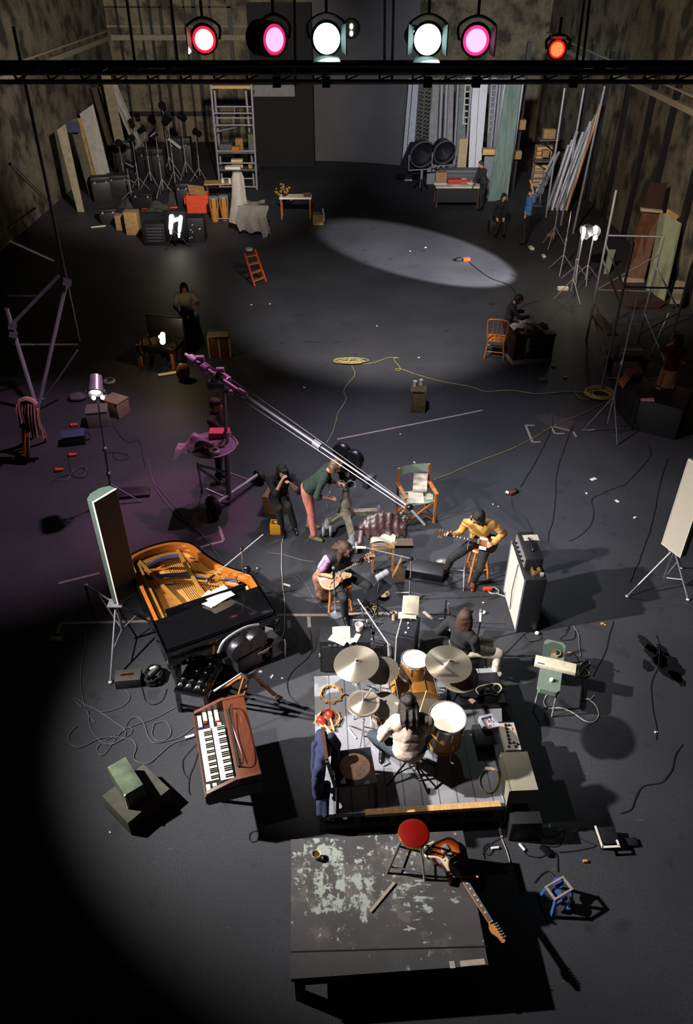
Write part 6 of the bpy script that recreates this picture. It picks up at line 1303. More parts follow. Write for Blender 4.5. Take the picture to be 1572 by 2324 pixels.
rdp('script_pages', 'ruled white script on the seat of the director chair', (-.03, .15, .49), (.26, .3), .1, -.25, mat('bright_paper', '#e8dfcf')); rdp('script_pages', 'white pages leaning on the chair back', (.1, .34, .65), (.24, .32), 1.0, -.35, mat('bright_paper', '#e8dfcf')); rdp('note_card', 'cream card at the right of the chair seat', (.2, .1, .5), (.12, .16), .1, -.4, CREAM)
b = MB(); random.seed(9)
for i in range(9): b.ell((random.gauss(0, .035), random.gauss(0, .03), random.gauss(0, .06)), random.uniform(.015, .035), n=1)
o = b.build('cable_knot', mat('knot_mix', '#77726c', .4, .3, .4, 30)); o.location = RD @ V((-.3, -.05, .3)); tag(o, 'tangle of pale clips hanging at the boom end by the chair', 'clips')
# bass stool
c = P(1090, 1300); c = V((2.06, 9.1, 0)); t = thing('wooden_stool', 'orange legged stool under the bass player', 'stool', c, .1)
MB().lathe([(0, .56), (.17, .56), (.175, .58), (.16, .6), (0, .6)]).build('seat', WOOD, t)
for k in range(4):
    a = k*1.571+.78; MB().cyl((.11*math.cos(a), .11*math.sin(a), .56), (.22*math.cos(a), .22*math.sin(a), 0), .019).build('leg', WOOD, t)
for k in range(4):
    a, e = k*1.571+.78, (k+1)*1.571+.78; MB().cyl((.18*math.cos(a), .18*math.sin(a), .2), (.18*math.cos(e), .18*math.sin(e), .2), .011).build('rung', WOOD, t)
c = V((-.12, 8.42, 0)); t = thing('wooden_stool', 'orange wooden chair stool under the seated guitarist', 'stool', c, .2)
MB().box((0, 0, .47), (.36, .34, .04), bev=.015).build('seat', WOOD, t)
for x in (-.14, .14):
    for y in (-.13, .13): MB().cyl((x, y, .46), (x*1.25, y*1.25, 0), .02).build('leg', WOOD, t)
for y in (-.14, .14): MB().cyl((-.15, y, .2), (.15, y, .2), .011).build('stretcher', WOOD, t)
FUR = mat('fur_coat_brown', '#7a5340', .9, 0, .4, 45, .6); b = MB(); b.caps(P(722, 1310, .55), P(731, 1352, .12), .085, .09); b.caps(P(732, 1318, .5), P(738, 1352, .1), .07, .08); b.remesh(.014, 2)
tag(b.build('fur_coat', FUR, org=P(728, 1350), jit=.02), 'brown fur coat hanging behind the guitarist to the floor', 'coat')
# green amplifier sideways, small things on the floor
o = MB().box((0, 0, .05), (.14, .05, .05), bev=.006).build('clip_block', ORNG); o.location = P(1105, 1342); o.rotation_euler = (0, 0, .1); tag(o, 'orange block of the clamp on the floor by the tall amplifier', 'block')
b = MB().tube(spl([V((-.08, .03, .02)), V((0, .08, .04)), V((.08, .02, .02)), V((.03, -.05, .03)), V((-.05, -.03, .02))], 5, True), .014, 6, True); b.cyl((.05, -.05, .02), (.22, -.14, .02), .014); o = b.build('steel_clamp', CHROME); o.location = P(1120, 1345); tag(o, 'shiny clamp lying left of the tall amplifier', 'clamp')
for px, py, l in ((1218, 1440, 'small white lit plug end at the foot of the tall amplifier'), (1097, 1393, 'white microphone head lying on the floor right of the kit')):
    o = MB().ell((0, 0, .03), (.035, .03, .03), n=2).build('plug_end', WHITE); o.location = P(px, py); tag(o, l, 'plug')
# film camera on wooden tripod
hd = P(562, 1508, 1.2); t = thing('film_camera', 'black film camera on its tripod head by the drum platform', 'film camera', hd)
cd = V((.62, .55, -.05)).normalized(); s, u, d = frame(cd); M = axes(s, u, d, hd+V((0, 0, .12)))
MB().box((0, 0, 0), (.14, .22, .34), bev=.02, M=M).build('body', BLKM, t, True)
for zz in (-.1, .12): MB().lathe([(0, -.055), (.14, -.055), (.15, -.03), (.15, .03), (.14, .055), (0, .055)], M @ MX.Translation(V((0, .2, zz))) @ MX.Rotation(R(90), 4, 'Y'), 28).build('film_magazine', BLKM, t, True)
MB().tube(spl([M @ V((-.1, .2, -.32)), M @ V((-.1, .34, -.22)), M @ V((-.1, .37, .05)), M @ V((-.1, .3, .25))], 6), .016).build('rim_highlight', CHROME, t, True)
MB().cyl(M @ V((0, 0, .16)), M @ V((0, 0, .3)), .055, .065).build('lens', BLKG, t, True); MB().cyl(M @ V((.06, .05, .1)), M @ V((.06, .05, .28)), .02).build('lens_rod', CHROME, t, True)
b = MB(); o_ = [(-.09, -.08), (.09, -.08), (.09, .08), (-.09, .08)]; ring(b, [(x*1.3, y*1.3) for x, y in o_], o_, .3, .44); bmesh.ops.transform(b.bm, matrix=M, verts=b.bm.verts); b.build('matte_box', BLACK, t, True)
for dx, rz in ((.16, .5), (-.16, -.5)): b = MB().box((dx, 0, .44), (.1, .2, .006), (0, rz, 0), M=M); b.build('matte_flag', GREYM, t, True)
MB().cyl(M @ V((-.1, .02, -.1)), M @ V((-.1, .02, -.26)), .03).build('viewfinder', BLKM, t, True)
t = thing('camera_tripod', 'wooden camera tripod with orange legs and a long pan handle', 'tripod', P(570, 1565))
top = hd+V((0, 0, -.02)); MB().lathe([(0, -.14), (.1, -.12), (.11, -.02), (.07, 0), (0, 0)], MX.Translation(top)).build('pan_head', GREYM, t, True)
for f in (P(541, 1600), P(632, 1585), P(508, 1562)):
    sd = (f-top).cross(V((0, 0, 1))).normalized()*.05; k = top-V((0, 0, .1))
    for sg in (-1, 1): MB().bar(k+sd*sg*.8, k.lerp(f, .94)+sd*sg, .026, .02).build('leg', WOOD, t, True)
    MB().box(k.lerp(f, .5), (.1, .04, .04), (0, 0, math.atan2(sd.y, sd.x))).build('leg_clamp', BLKM, t, True); MB().ell(f+V((0, 0, .02)), (.04, .04, .02), n=2).build('foot', BLKM, t, True)
h0, h1 = top+V((-.05, -.05, -.05)), P(485, 1569, 1.0); MB().cyl(h0, h1, .011).build('pan_handle', CHROME, t, True); MB().cyl(h0.lerp(h1, .75), h1, .015).build('handle_grip', STEEL, t, True)
# movie camera on dolly at centre
c = P(785, 1195); t = thing('camera_dolly', 'wheeled steel camera dolly with three splayed arms at centre', 'camera dolly', c)
DOL = mat('dolly_metal', '#8f8878', .3, .5, .3, 15)
hub = c+V((0, 0, .42)); MB().lathe([(0, -.2), (.12, -.2), (.14, -.1), (.09, .0), (.1, .1), (.06, .2), (.06, .5), (0, .5)], MX.Translation(hub), 20).build('centre_column', DOL, t, True)
for f in (P(742, 1215), P(858, 1186), P(800, 1252)):
    e = V((f.x, f.y, .24)); MB().bar(hub-V((0, 0, .12)), e, .1, .08).build('arm', DOL, t, True); MB().lathe([(0, -.06), (.06, -.05), (.05, .06), (.02, .12), (0, .12)], MX.Translation(e)).build('pivot', CHROME, t, True)
    for sg in (-.06, .06): MB().lathe([(0, -.02), (.11, -.02), (.12, 0), (.11, .02), (0, .02)], axes(V((0, 1, 0)), V((0, 0, 1)), V((1, 0, 0)), (f.x+sg, f.y, .12)), 18).build('wheel', mat('wheel_grey', '#6f7478', .5), t, True)
cm = hub+V((.02, 0, .78)); t = thing('film_camera', 'large black studio film camera on the dolly before the bending man', 'film camera', cm)
cd = V((.75, -.6, -.12)).normalized(); s, u, d = frame(cd); M = axes(s, u, d, cm)
MB().box((0, 0, 0), (.2, .26, .42), bev=.03, M=M).build('body', BLKM, t, True)
for zz in (-.14, .12): MB().lathe([(0, -.06), (.15, -.06), (.165, -.03), (.165, .03), (.15, .06), (0, .06)], M @ MX.Translation(V((0, .25, zz))) @ MX.Rotation(R(90), 4, 'Y'), 28).build('film_magazine', BLKM, t, True)
MB().cyl(M @ V((0, 0, .2)), M @ V((0, 0, .4)), .07, .085).build('lens', BLKG, t, True); MB().box((0, 0, .46), (.24, .2, .1), bev=.02, M=M).build('matte_box', BLACK, t, True)
MB().lathe([(0, 0), (.05, 0), (.05, .02), (0, .02)], M @ MX.Translation(V((.11, 0, .1))) @ MX.Rotation(R(90), 4, 'Y'), 16).build('dial', mat('dial_brass', '#c8925a', .3, .8), t, True)
MB().cyl(M @ V((-.12, .05, -.2)), M @ V((-.12, .05, -.36)), .035).build('viewfinder', BLKM, t, True); MB().lathe([(0, -.2), (.1, -.18), (.14, -.02), (.14, .02), (0, .02)], MX.Translation(cm+V((0, 0, -.14)))).build('gear_head', BLKM, t, True)
for a in (0, 1.6): q = cm+V((-.1+.1*a, -.18, -.2)); MB().lathe([(.07, -.01), (.085, -.01), (.085, .01), (.07, .01), (.07, -.01)], axes(V((1, 0, 0)), V((0, 0, 1)), V((0, -1, 0)), q), 20).build('hand_wheel', CHROME, t, True)
cable('pale cord hanging from the studio camera to the floor', [P(744, 1125, 1.0), P(742, 1140, .8), P(746, 1160, .4), P(749, 1180, .05), P(752, 1188, .012)], CWHT, .008, 'cables on the studio floor')
cable('pale loop of cord on the studio camera', [P(752, 1098, 1.1), P(745, 1105, 1.0), P(748, 1115, .9), P(744, 1125, 1.0)], CWHT, .01, 'cables on the studio floor')
# yellow box, wooden crate seat
c = P(625, 1214); t = thing('yellow_box', 'yellow box with a red framed white label', 'box', c, R(-2))
YEL = mat('box_yellow', '#c08a1c', .5, 0, .1); MB().box((0, .09, .1), (.18, .18, .2), bev=.008).build('body', YEL, t)
MB().box((0, .09, .2015), (.13, .1, .003)).build('red_label', mat('label_red', '#8f2f14', .5), t); MB().box((.01, .095, .204), (.06, .04, .003)).build('white_label', WHITE, t)
boxthing('apple_box', 'plain wooden box the man in black sits on', 'box', P(598, 1165), P(645, 1172), .36, 0, .36, mat('apple_box_wood', '#6b4a2c', .7, 0, .2), .006)
# left foreground: crate pair, battery box, cables
t = boxthing('green_crate', 'weathered green crate stacked on the dark crate at lower left', 'crate', P(283, 1805, .5), P(325, 1780, .5), .46, .255, .5, mat('crate_green', '#4c5a45', .7, 0, .45, 7), .008)
for f in (.0,): 
    b = MB().box((.0, .0, .125), (.02, .02, .25)); b.build('corner_edge', CREAM, t)
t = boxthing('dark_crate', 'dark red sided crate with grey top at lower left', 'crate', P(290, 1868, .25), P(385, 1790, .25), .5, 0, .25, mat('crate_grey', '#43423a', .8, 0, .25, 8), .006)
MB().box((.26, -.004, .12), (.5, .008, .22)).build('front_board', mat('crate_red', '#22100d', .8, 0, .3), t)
t = boxthing('battery_box', 'grey battery box with a brass handle beside the left tripod foot', 'box', P(263, 1565), P(322, 1560), .2, 0, .16, mat('battery_grey', '#35342f', .6, 0, .2), .006)
MB().tube(spl([V((.08, .1, .16)), V((.1, .1, .19)), V((.22, .1, .19)), V((.24, .1, .16))], 4), .01).build('handle', mat('brass_dull', '#8a5a2c', .4, .7), t)
b = MB(); random.seed(4); q = P(350, 1540)
for i in range(9): b.tube([q+V((.15*math.cos(a+i)*(1-.05*i)+random.uniform(-.03, .03), .15*math.sin(a+i), .02+i*.012)) for a in [k*.4 for k in range(16)]], .011, 6, True)
b.caps(q+V((-.03, -.02, .1)), q+V((.05, .06, .14)), .05); tag(b.build('cable_heap', CBLK, org=q), 'heap of black cable right of the battery box', 'cable coil')
o = MB().caps((0, 0, .02), (.05, .03, .02), .02).build('white_plug', WHITE); o.location = P(343, 1520, .15); tag(o, 'white plug on the black cable heap', 'plug')
GL = 'loose cables on the left floor'
for l, p_, m_, r_ in (('grey cable dropping down left of the left tripod', [(192, 1425), (195, 1460), (186, 1500), (183, 1540), (185, 1575), (192, 1600), (200, 1620), (215, 1640)], CGRY, .007),
    ('grey cable loop at far left', [(185, 1605), (168, 1588), (175, 1586), (195, 1600), (225, 1615), (262, 1640), (282, 1655), (285, 1670), (265, 1685), (240, 1690)], CGRY, .008), ('grey cable curve below the battery box', [(285, 1565), (293, 1580), (280, 1600), (250, 1613), (225, 1616)], CGRY, .007),
    ('large grey cable swirl at lower left', [(175, 1648), (160, 1665), (158, 1685), (175, 1695), (195, 1690), (220, 1678), (250, 1672), (280, 1676), (300, 1680), (308, 1695), (303, 1715), (310, 1728), (335, 1732), (360, 1715), (390, 1690), (420, 1678)], CGRY, .008),
    ('grey cable ring left of the organ', [(345, 1648), (350, 1640), (375, 1638), (388, 1655), (385, 1672), (365, 1682), (348, 1675), (344, 1660), (350, 1640)], CGRY, .007), ('grey cable from the swirl up to the bench', [(240, 1680), (270, 1665), (310, 1645), (350, 1628), (380, 1615), (400, 1606)], CGRY, .007),
    ('grey cable bridging ring and organ', [(280, 1660), (295, 1635), (310, 1628), (325, 1640), (335, 1670), (350, 1685), (380, 1682), (410, 1672), (430, 1655), (448, 1640)], CGRY, .007), ('inner grey loop of the left swirl', [(200, 1610), (205, 1650), (225, 1680), (250, 1690), (275, 1680), (298, 1665), (300, 1655), (288, 1652), (270, 1668), (235, 1712), (220, 1702), (228, 1688)], CGRY, .007),
    ('black cable loop right of the battery box', [(322, 1560), (330, 1590), (350, 1598), (370, 1588), (378, 1562)], CBLK, .009), ('black lead hanging below the organ left edge', [(452, 1680), (430, 1705), (415, 1725), (416, 1750), (425, 1765)], CBLK, .008),
    ('black lead trailing to the crate from the organ', [(452, 1692), (440, 1735), (430, 1760), (428, 1790), (432, 1805)], CBLK, .008), ('dark curl of lead left of the front platform', [(565, 1890), (578, 1884), (588, 1892), (582, 1908), (570, 1910), (564, 1900), (566, 1890)], CBLK, .008),
    ('pale cable from the camera to beside the yellow box', [(643, 1214), (640, 1240), (638, 1270), (640, 1310), (643, 1340), (645, 1380), (642, 1435), (630, 1455), (620, 1480), (600, 1500), (575, 1512)], CWHT, .009), ('thin pale cable right of the piano', [(607, 1255), (640, 1258), (680, 1270), (712, 1275)], CGRY, .007),
    ('black cable curving from the wide amplifier to the platform', [(704, 1430), (708, 1470), (690, 1500), (660, 1530), (650, 1550), (655, 1575), (668, 1590), (690, 1612)], CBLK, .009), ('second black cable at the wide amplifier corner', [(718, 1450), (716, 1470), (705, 1480)], CBLK, .009),
    ('black cable coil in front of the piano', [(660, 1430), (675, 1445), (668, 1465), (640, 1475), (618, 1482)], CBLK, .008), ('thin pale line on the floor from guitarist to piano', [(672, 1302), (690, 1320), (705, 1345), (720, 1368), (730, 1380)], CGRY, .006), ('faint loop of lead right of the piano', [(645, 1312), (665, 1308), (675, 1320), (660, 1330), (640, 1325), (625, 1338), (640, 1350), (660, 1345)], CGRY, .006),
    ('purplish cable pair across the left floor', [(335, 1040), (350, 1100), (392, 1160), (430, 1190), (475, 1230), (490, 1255)], CGRY, .009), ('second cable of the purplish pair on the left', [(345, 1090), (380, 1130), (410, 1165), (450, 1205), (500, 1265)], CGRY, .008), ('black cable curve left of the slim spotlight', [(240, 1028), (270, 1027), (292, 1035), (285, 1043), (262, 1042), (255, 1030)], CBLK, .009),
    ('black cable from the boxes behind the slim spotlight', [(255, 962), (270, 985), (290, 1003), (312, 998), (320, 1010), (325, 1040), (330, 1060)], CBLK, .009), ('looped black cable with red plugs at the left edge', [(157, 1040), (158, 1060), (165, 1080), (190, 1085), (198, 1070), (180, 1062), (160, 1075), (130, 1085), (117, 1095)], CBLK, .01), ('second loop of black cable by the red plugs', [(120, 1090), (150, 1088), (165, 1070), (185, 1060), (196, 1066), (190, 1080), (170, 1078)], CGRY, .009), ('small black loops above the blue topped case', [(172, 985), (180, 998), (195, 1000), (205, 990), (198, 982), (185, 985), (190, 995), (205, 998)], CBLK, .009)):
    cable(l, p_, m_, r_, GL)
for px, py, l in ((133, 1070, 'larger red connector on the left floor'), (164, 1036, 'small red connector above the looped cable'), (167, 968, 'tiny red connector above the blue topped case')):
    o = MB().caps((-.04, 0, .035), (.06, .02, .035), .04, .03).build('red_connector', ORNG); o.location = P(px, py); tag(o, l, 'plug', 'red connectors on the left floor')
o = MB().cyl((-.05, -.02, .02), (.06, .02, .02), .02).build('cable_joint', WHITE); o.location = P(430, 1674); tag(o, 'white cable joint left of the organ', 'plug')
o = MB().box((0, 0, .012), (.03, .06, .024), bev=.006).build('pale_wedge', WHITE); o.location = P(617, 1537); o.rotation_euler = (0, 0, -.5); tag(o, 'pale wedge on the floor right of the camera tripod', 'wedge')
o = MB().box((0, 0, .012), (.05, .03, .024), bev=.006).build('pale_plug', WHITE); o.location = P(591, 1526); tag(o, 'white plug at the tripod foot cable', 'plug')
o = MB().caps((-.04, .02, .02), (.05, -.02, .02), .018).build('pale_plug', WHITE); o.location = P(650, 1330); tag(o, 'white plug joint on the pale cable right of the piano', 'plug')
boxthing('dark_case', 'flat dark case on the left floor below the slim spotlight', 'case', P(262, 1135), P(340, 1128), .3, 0, .06, BLACK, .01)
# right floor
GR = 'black leads on the right floor'
for l, p_ in (('black lead across the floor behind the drums', [(1075, 1455), (1110, 1448), (1150, 1440), (1185, 1432)]), ('black lead swirling at the foot of the tall amplifier', [(1185, 1440), (1200, 1455), (1230, 1450), (1215, 1436), (1190, 1440), (1160, 1470), (1130, 1500), (1118, 1512)]), ('black coil loops below the tall amplifier', [(1265, 1418), (1280, 1430), (1290, 1420), (1282, 1440), (1270, 1452), (1300, 1450), (1302, 1430)]),
    ('black lead from the bass microphone stand', [(1050, 1315), (1020, 1325), (990, 1330), (960, 1322)]), ('black lead curling right of the bass player stand', [(1095, 1350), (1110, 1360), (1135, 1352), (1148, 1330), (1150, 1300)]), ('long thin black lead on the right floor', [(1390, 1410), (1380, 1450), (1365, 1500), (1345, 1535)]),
    ('thin dark lead at the far right floor', [(1550, 1690), (1530, 1720), (1520, 1750), (1500, 1775), (1460, 1785), (1445, 1810), (1430, 1835), (1405, 1845)]), ('dark lead by the stain at right', [(1485, 1440), (1498, 1475), (1490, 1510), (1480, 1545), (1478, 1600), (1488, 1650), (1490, 1680)]),
    ('black lead tangle at the platform right foot', [(1095, 1940), (1110, 1920), (1130, 1905), (1150, 1895), (1170, 1890), (1190, 1885)]), ('second tangle of lead by the platform foot', [(1100, 1950), (1098, 1925), (1112, 1915), (1120, 1928), (1110, 1942), (1100, 1935)]), ('big black coil right of the platform foot', [(1218, 1885), (1228, 1905), (1250, 1912), (1275, 1900), (1280, 1880), (1268, 1890), (1240, 1898), (1225, 1890), (1230, 1915), (1262, 1918), (1278, 1895)]),
    ('black lead from the junction bar to the blue pedal', [(1240, 1925), (1255, 1930), (1262, 1945), (1264, 1978)]), ('black lead from the white jack to the junction bar', [(1187, 1928), (1195, 1940), (1220, 1944), (1235, 1938)]), ('thin black lead to the small black device', [(1265, 1932), (1300, 1928), (1350, 1918), (1320, 1905), (1305, 1890), (1325, 1880), (1352, 1886)]), ('thin dark lead left of the blue pedal', [(1210, 2002), (1222, 1985), (1240, 1975), (1255, 1985)])):
    cable(l, p_, CBLK, .008, GR)
for px, py, a, l in ((1184, 1924, -1.0, 'white jack plug on the floor right of the platforms'), (1168, 1896, 1.5, 'white upright jack on the floor at the platform foot'), (1123, 1926, .1, 'whitish plug in the tangle of leads')):
    d = V((math.cos(a), math.sin(a), 0))*.035; o = MB().caps(-d+V((0, 0, .016)), d+V((0, 0, .016)), .015).build('jack_plug', WHITE); o.location = P(px, py); tag(o, l, 'plug', 'jack plugs on the right floor')
o = MB().box((0, 0, .025), (.14, .06, .05), (0, 0, -.9), bev=.01).build('junction_bar', BLKM); o.location = P(1237, 1933); tag(o, 'black junction bar with silver dots on the right floor', 'junction box')
for px, py, l in ((1222, 1880, 'yellow plug on top of the black coil'), (1382, 1887, 'orange peg behind the small black device'), (1327, 1956, 'small orange scrap on the lower right floor'), (1366, 1417, 'orange scrap at the edge of the amplifier shadow')):
    o = MB().box((0, 0, .015), (.05, .03, .03), bev=.008).build('orange_bit', mat('amber_plastic', '#c07a1c', .5)); o.location = P(px, py); tag(o, l, 'scrap')
c = P(1378, 1928); t = thing('black_device', 'small black device with a white L shaped edge on the right floor', 'device', c, .05)
MB().box((.02, .1, .06), (.2, .2, .12), bev=.01).build('body', BLACK, t); MB().box((-.095, .08, .125), (.02, .26, .012)).build('white_edge', WHITE, t); MB().box((.0, -.04, .125), (.2, .025, .012)).build('white_edge', WHITE, t); MB().box((.09, -.0, .125), (.02, .07, .012)).build('white_edge', WHITE, t); MB().box((.28, .06, .02), (.14, .1, .04), bev=.015).build('plug_pack', BLACK, t)
c = P(1275, 2040); c = V((2.17, 3.95, 0)); t = thing('wah_pedal', 'blue pedal frame with round pads on the lower right floor', 'foot pedal', c, R(28))
BLU = mat('pedal_blue', '#35508e', .5, 0, .12); b = MB(); ring(b, [(-.12, -.08), (.12, -.08), (.12, .08), (-.12, .08)], [(-.1, -.06), (.1, -.06), (.1, .06), (-.1, .06)], .27, .29); b.build('top_frame', TAPE, t)
for x, y in ((-.04, -.02), (.05, .06)): MB().lathe([(0, 0), (.055, 0), (.055, .02), (0, .02)], MX.Translation(V((x, y, .22))), 18).build('round_pad', BLU, t)
for x, y in ((-.1, -.07), (.1, -.07), (.1, .07), (-.1, .07)): MB().bar((x, y, .27), (x*1.4, y*1.5, 0), .03, .02).build('leg', BLU, t)
MB().box((.0, -.06, .1), (.18, .02, .06)).build('cross_panel', BLU, t); MB().box((.08, -.12, .06), (.1, .03, .12), (.4, 0, .4), bev=.01).build('side_flap', BLU, t)
STN = mat('floor_stain', '#07070a', .4, 0, .3)
# ---------------------------------------------------------------- front platform and its things
q = [P(660, 1905, .5), P(660, 2222, .5), P(1108, 2190, .5), P(1050, 1885, .5)]; pf2 = [(v.x, v.y) for v in q]
t = thing('front_platform', 'dark timber platform splashed with grey paint at the front', 'platform', (pf2[1][0], pf2[1][1], 0))
FD = planks('front_deck', '#3d3b3d', False, True)
MB().prism(pf2, .44, .5).build('deck', FD, t, True)
b = MB()
for i in range(4):
    for k in (0, .5, 1):
        pass
for i in range(4):
    v = V((*pf2[i], .22)); cc = V((sum(a[0] for a in pf2)/4, sum(a[1] for a in pf2)/4, .22)); MB().box(v.lerp(cc, .08), (.09, .09, .44)).build('post', WOODD, t, True)
MB().prism([tuple(V(p).lerp(V((.33, 3.75)), .03)) for p in pf2], .3, .44).build('skirt', mat('skirt_dark', '#1c1b1c', .8), t, True)
a, e = P(1020, 2190, .503), P(1100, 2182, .503); tag(MB().bar(a.lerp(e, .3), e, .05, .004).build('floor_tape', mat('tape_pale', '#a89a8c', .8), org=a), 'pale tape strip at the front right corner of the front platform', 'tape'); tag(MB().bar(a, a.lerp(e, .15), .06, .004).build('floor_tape', mat('tape_pale', '#a89a8c', .8), org=a), 'small square of tape left of the corner strip', 'tape')
a, e = P(660, 2160, .503), P(1105, 2148, .503); tag(MB().bar(a, e, .012, .004).build('deck_seam', BLACK, org=a), 'dark seam across the near end of the front platform', 'seam')
a, e = P(840, 2069, .51), P(895, 2003, .51); tag(MB().bar(a, e, .03, .012).build('wooden_stick', mat('stick_pale', '#8d8070', .7), org=a), 'flat pale stick lying on the front platform', 'stick')
c = P(718, 1946, .502); t = thing('tea_cup', 'cream cup half full of tea on the front platform', 'cup', c)
MB().lathe([(0, 0), (.03, 0), (.042, .07), (.044, .075), (.038, .07), (.028, .008), (0, .008)], n=20).build('cup', mat('cup_cream', '#c2ae8a', .35), t); MB().lathe([(0, .055), (.036, .055), (.036, .057), (0, .057)], n=18).build('tea', mat('tea', '#4a3418', .2), t); MB().tube(spl([V((.035, -.02, .055)), V((.065, -.03, .05)), V((.06, -.03, .02)), V((.032, -.015, .02))], 4), .007).build('handle', mat('cup_cream', '#c2ae8a'), t)
c = V((.66, 4.12, .5)); t = thing('red_stool', 'round red topped stool with chrome legs on the front platform', 'stool', c)
MB().lathe([(0, .485), (.145, .485), (.152, .49), (.152, .5), (.148, .515), (.1, .528), (0, .532)], None, 40).build('seat', mat('seat_red', '#6e0c09', .3, 0, .1, coat=.4), t); MB().lathe([(.148, .482), (.156, .484), (.156, .506), (.150, .506), (.148, .482)], None, 40).build('brass_rim', mat('rim_brass', '#b98f4e', .3, .8), t)
for x, y in ((-.25, -.13), (.12, -.2), (-.13, .16), (.14, .16)): MB().cyl((x*.5, y*.5, .485), (x, y, .0), .012).build('leg', CHROME if y < 0 and x > 0 else GREYM, t)
b = MB(); b.cyl((-.225, -.117, .1), (.108, -.18, .1), .008); b.cyl((-.225, -.117, .1), (-.117, .144, .1), .008); b.cyl((.108, -.18, .1), (.126, .144, .1), .008); b.build('rungs', GREYM, t)
# ---------------------------------------------------------------- guitars
def guitar(name, label, M, outline, thick, neck0, nut, topm, sidem, neckm, boardm, headpoly, pegs, bits, wid=(.042, .05), frets=18, extra=None):
    t = thing(name, label, 'guitar'); t.matrix_basis = M
    o = [tuple(p)[:2] for p in spl([V((x, y, 0)) for x, y in outline], 6, True)]
    MB().prism(o, -thick, -.004).build('body', sidem, t); MB().prism(offset(o, -.004) if False else o, -.004, 0).build('body_edge', sidem, t)
    cx = sum(p[0] for p in o)/len(o); cy = sum(p[1] for p in o)/len(o)
    MB().prism([(cx+(x-cx)*.9, cy+(y-cy)*.9) for x, y in o], 0, .0025).build('top', topm, t)
    MB().prism([(-wid[1]/2, neck0), (wid[1]/2, neck0), (wid[0]/2, nut), (-wid[0]/2, nut)], -.016, .008).build('neck', neckm, t)
    MB().prism([(-wid[1]/2, neck0-.06), (wid[1]/2, neck0-.06), (wid[0]/2, nut), (-wid[0]/2, nut)], .0085, .014).build('fretboard', boardm, t)
    sc = (nut-0)*1.0
    for i in range(1, frets):
        y = nut-(nut+.0)*(1-2**(-i/12)); MB().box((0, y, .0148), (wid[0], .0025, .0014)).build('fret', CHROME, t)
    for i in (3, 5, 7, 9, 12, 15):
        y = nut-nut*(1-2**(-(i-.5)/12)); MB().box((0, y, .0146), (.022, .014, .001)).build('inlay', WHITE, t)
    MB().box((0, nut+.003, .012), (wid[0], .005, .012)).build('nut', WHITE, t)
    MB().prism(headpoly, -.016, -.001).build('headstock', neckm, t)
    for x, y in pegs:
        MB().cyl((x, y, -.012), (x, y, .016), .006).build('tuning_post', CHROME, t); MB().box((x+(.03 if x > 0 else -.03), y, -.008), (.03, .014, .01), bev=.003).build('tuning_peg', CHROME, t)
    b = MB()
    for i in range(6 if name != 'bass_guitar' else 4):
        n_ = 6 if name != 'bass_guitar' else 4; f = (i/(n_-1)-.5); b.cyl((f*.05, -.02, .024), (f*.034, nut, .02), .0009, n=4)
    b.build('strings', STEEL, t)
    for nm, mm, geo in bits: geo().build(nm, mm, t)
    return t
SUNB = mat('sunburst_top', '#a5591a', .2, 0, .2, 3, coat=.7)
def burst(m, k=1.):
    nt = m.node_tree; bs = nt.nodes['Principled BSDF']; tc = nt.nodes.new('ShaderNodeTexCoord'); mp = nt.nodes.new('ShaderNodeMapping'); mp.inputs['Scale'].default_value = (1.25, 1, 0)
    ln = nt.nodes.new('ShaderNodeVectorMath'); ln.operation = 'LENGTH'; r = nt.nodes.new('ShaderNodeValToRGB'); e = r.color_ramp.elements
    e[0].position = .1*k; e[0].color = (*srgb('#9c5a1c'), 1); e[1].position = .22*k; e[1].color = (*srgb('#140907'), 1); q = e.new(.16*k); q.color = (*srgb('#6e2c10'), 1)
    nt.links.new(tc.outputs['Object'], mp.inputs[0]); nt.links.new(mp.outputs[0], ln.inputs[0]); nt.links.new(ln.outputs['Value'], r.inputs[0]); nt.links.new(r.outputs[0], bs.inputs['Base Color']); return m
burst(SUNB); SUNB2 = burst(mat('sunburst_dark', '#a5591a', .2, 0, .2, 3, coat=.7), .5); SUNE = mat('sunburst_edge', '#1c0c07', .2, 0, .2, coat=.7); NATW = mat('natural_maple', '#745632', .35, 0, .12, 5, stretch=(6, 1, 1), coat=.4)
MAPN = mat('maple_neck', '#b5793c', .4, 0, .12, 8); ROSE = mat('rosewood', '#2a1b18', .5, 0, .15); PLEK = mat('pickguard_dark', '#1b100c', .2, 0, .2, coat=.6); TORT = mat('pickguard_tort', '#3a1a10', .2, 0, .4, 20, coat=.6)
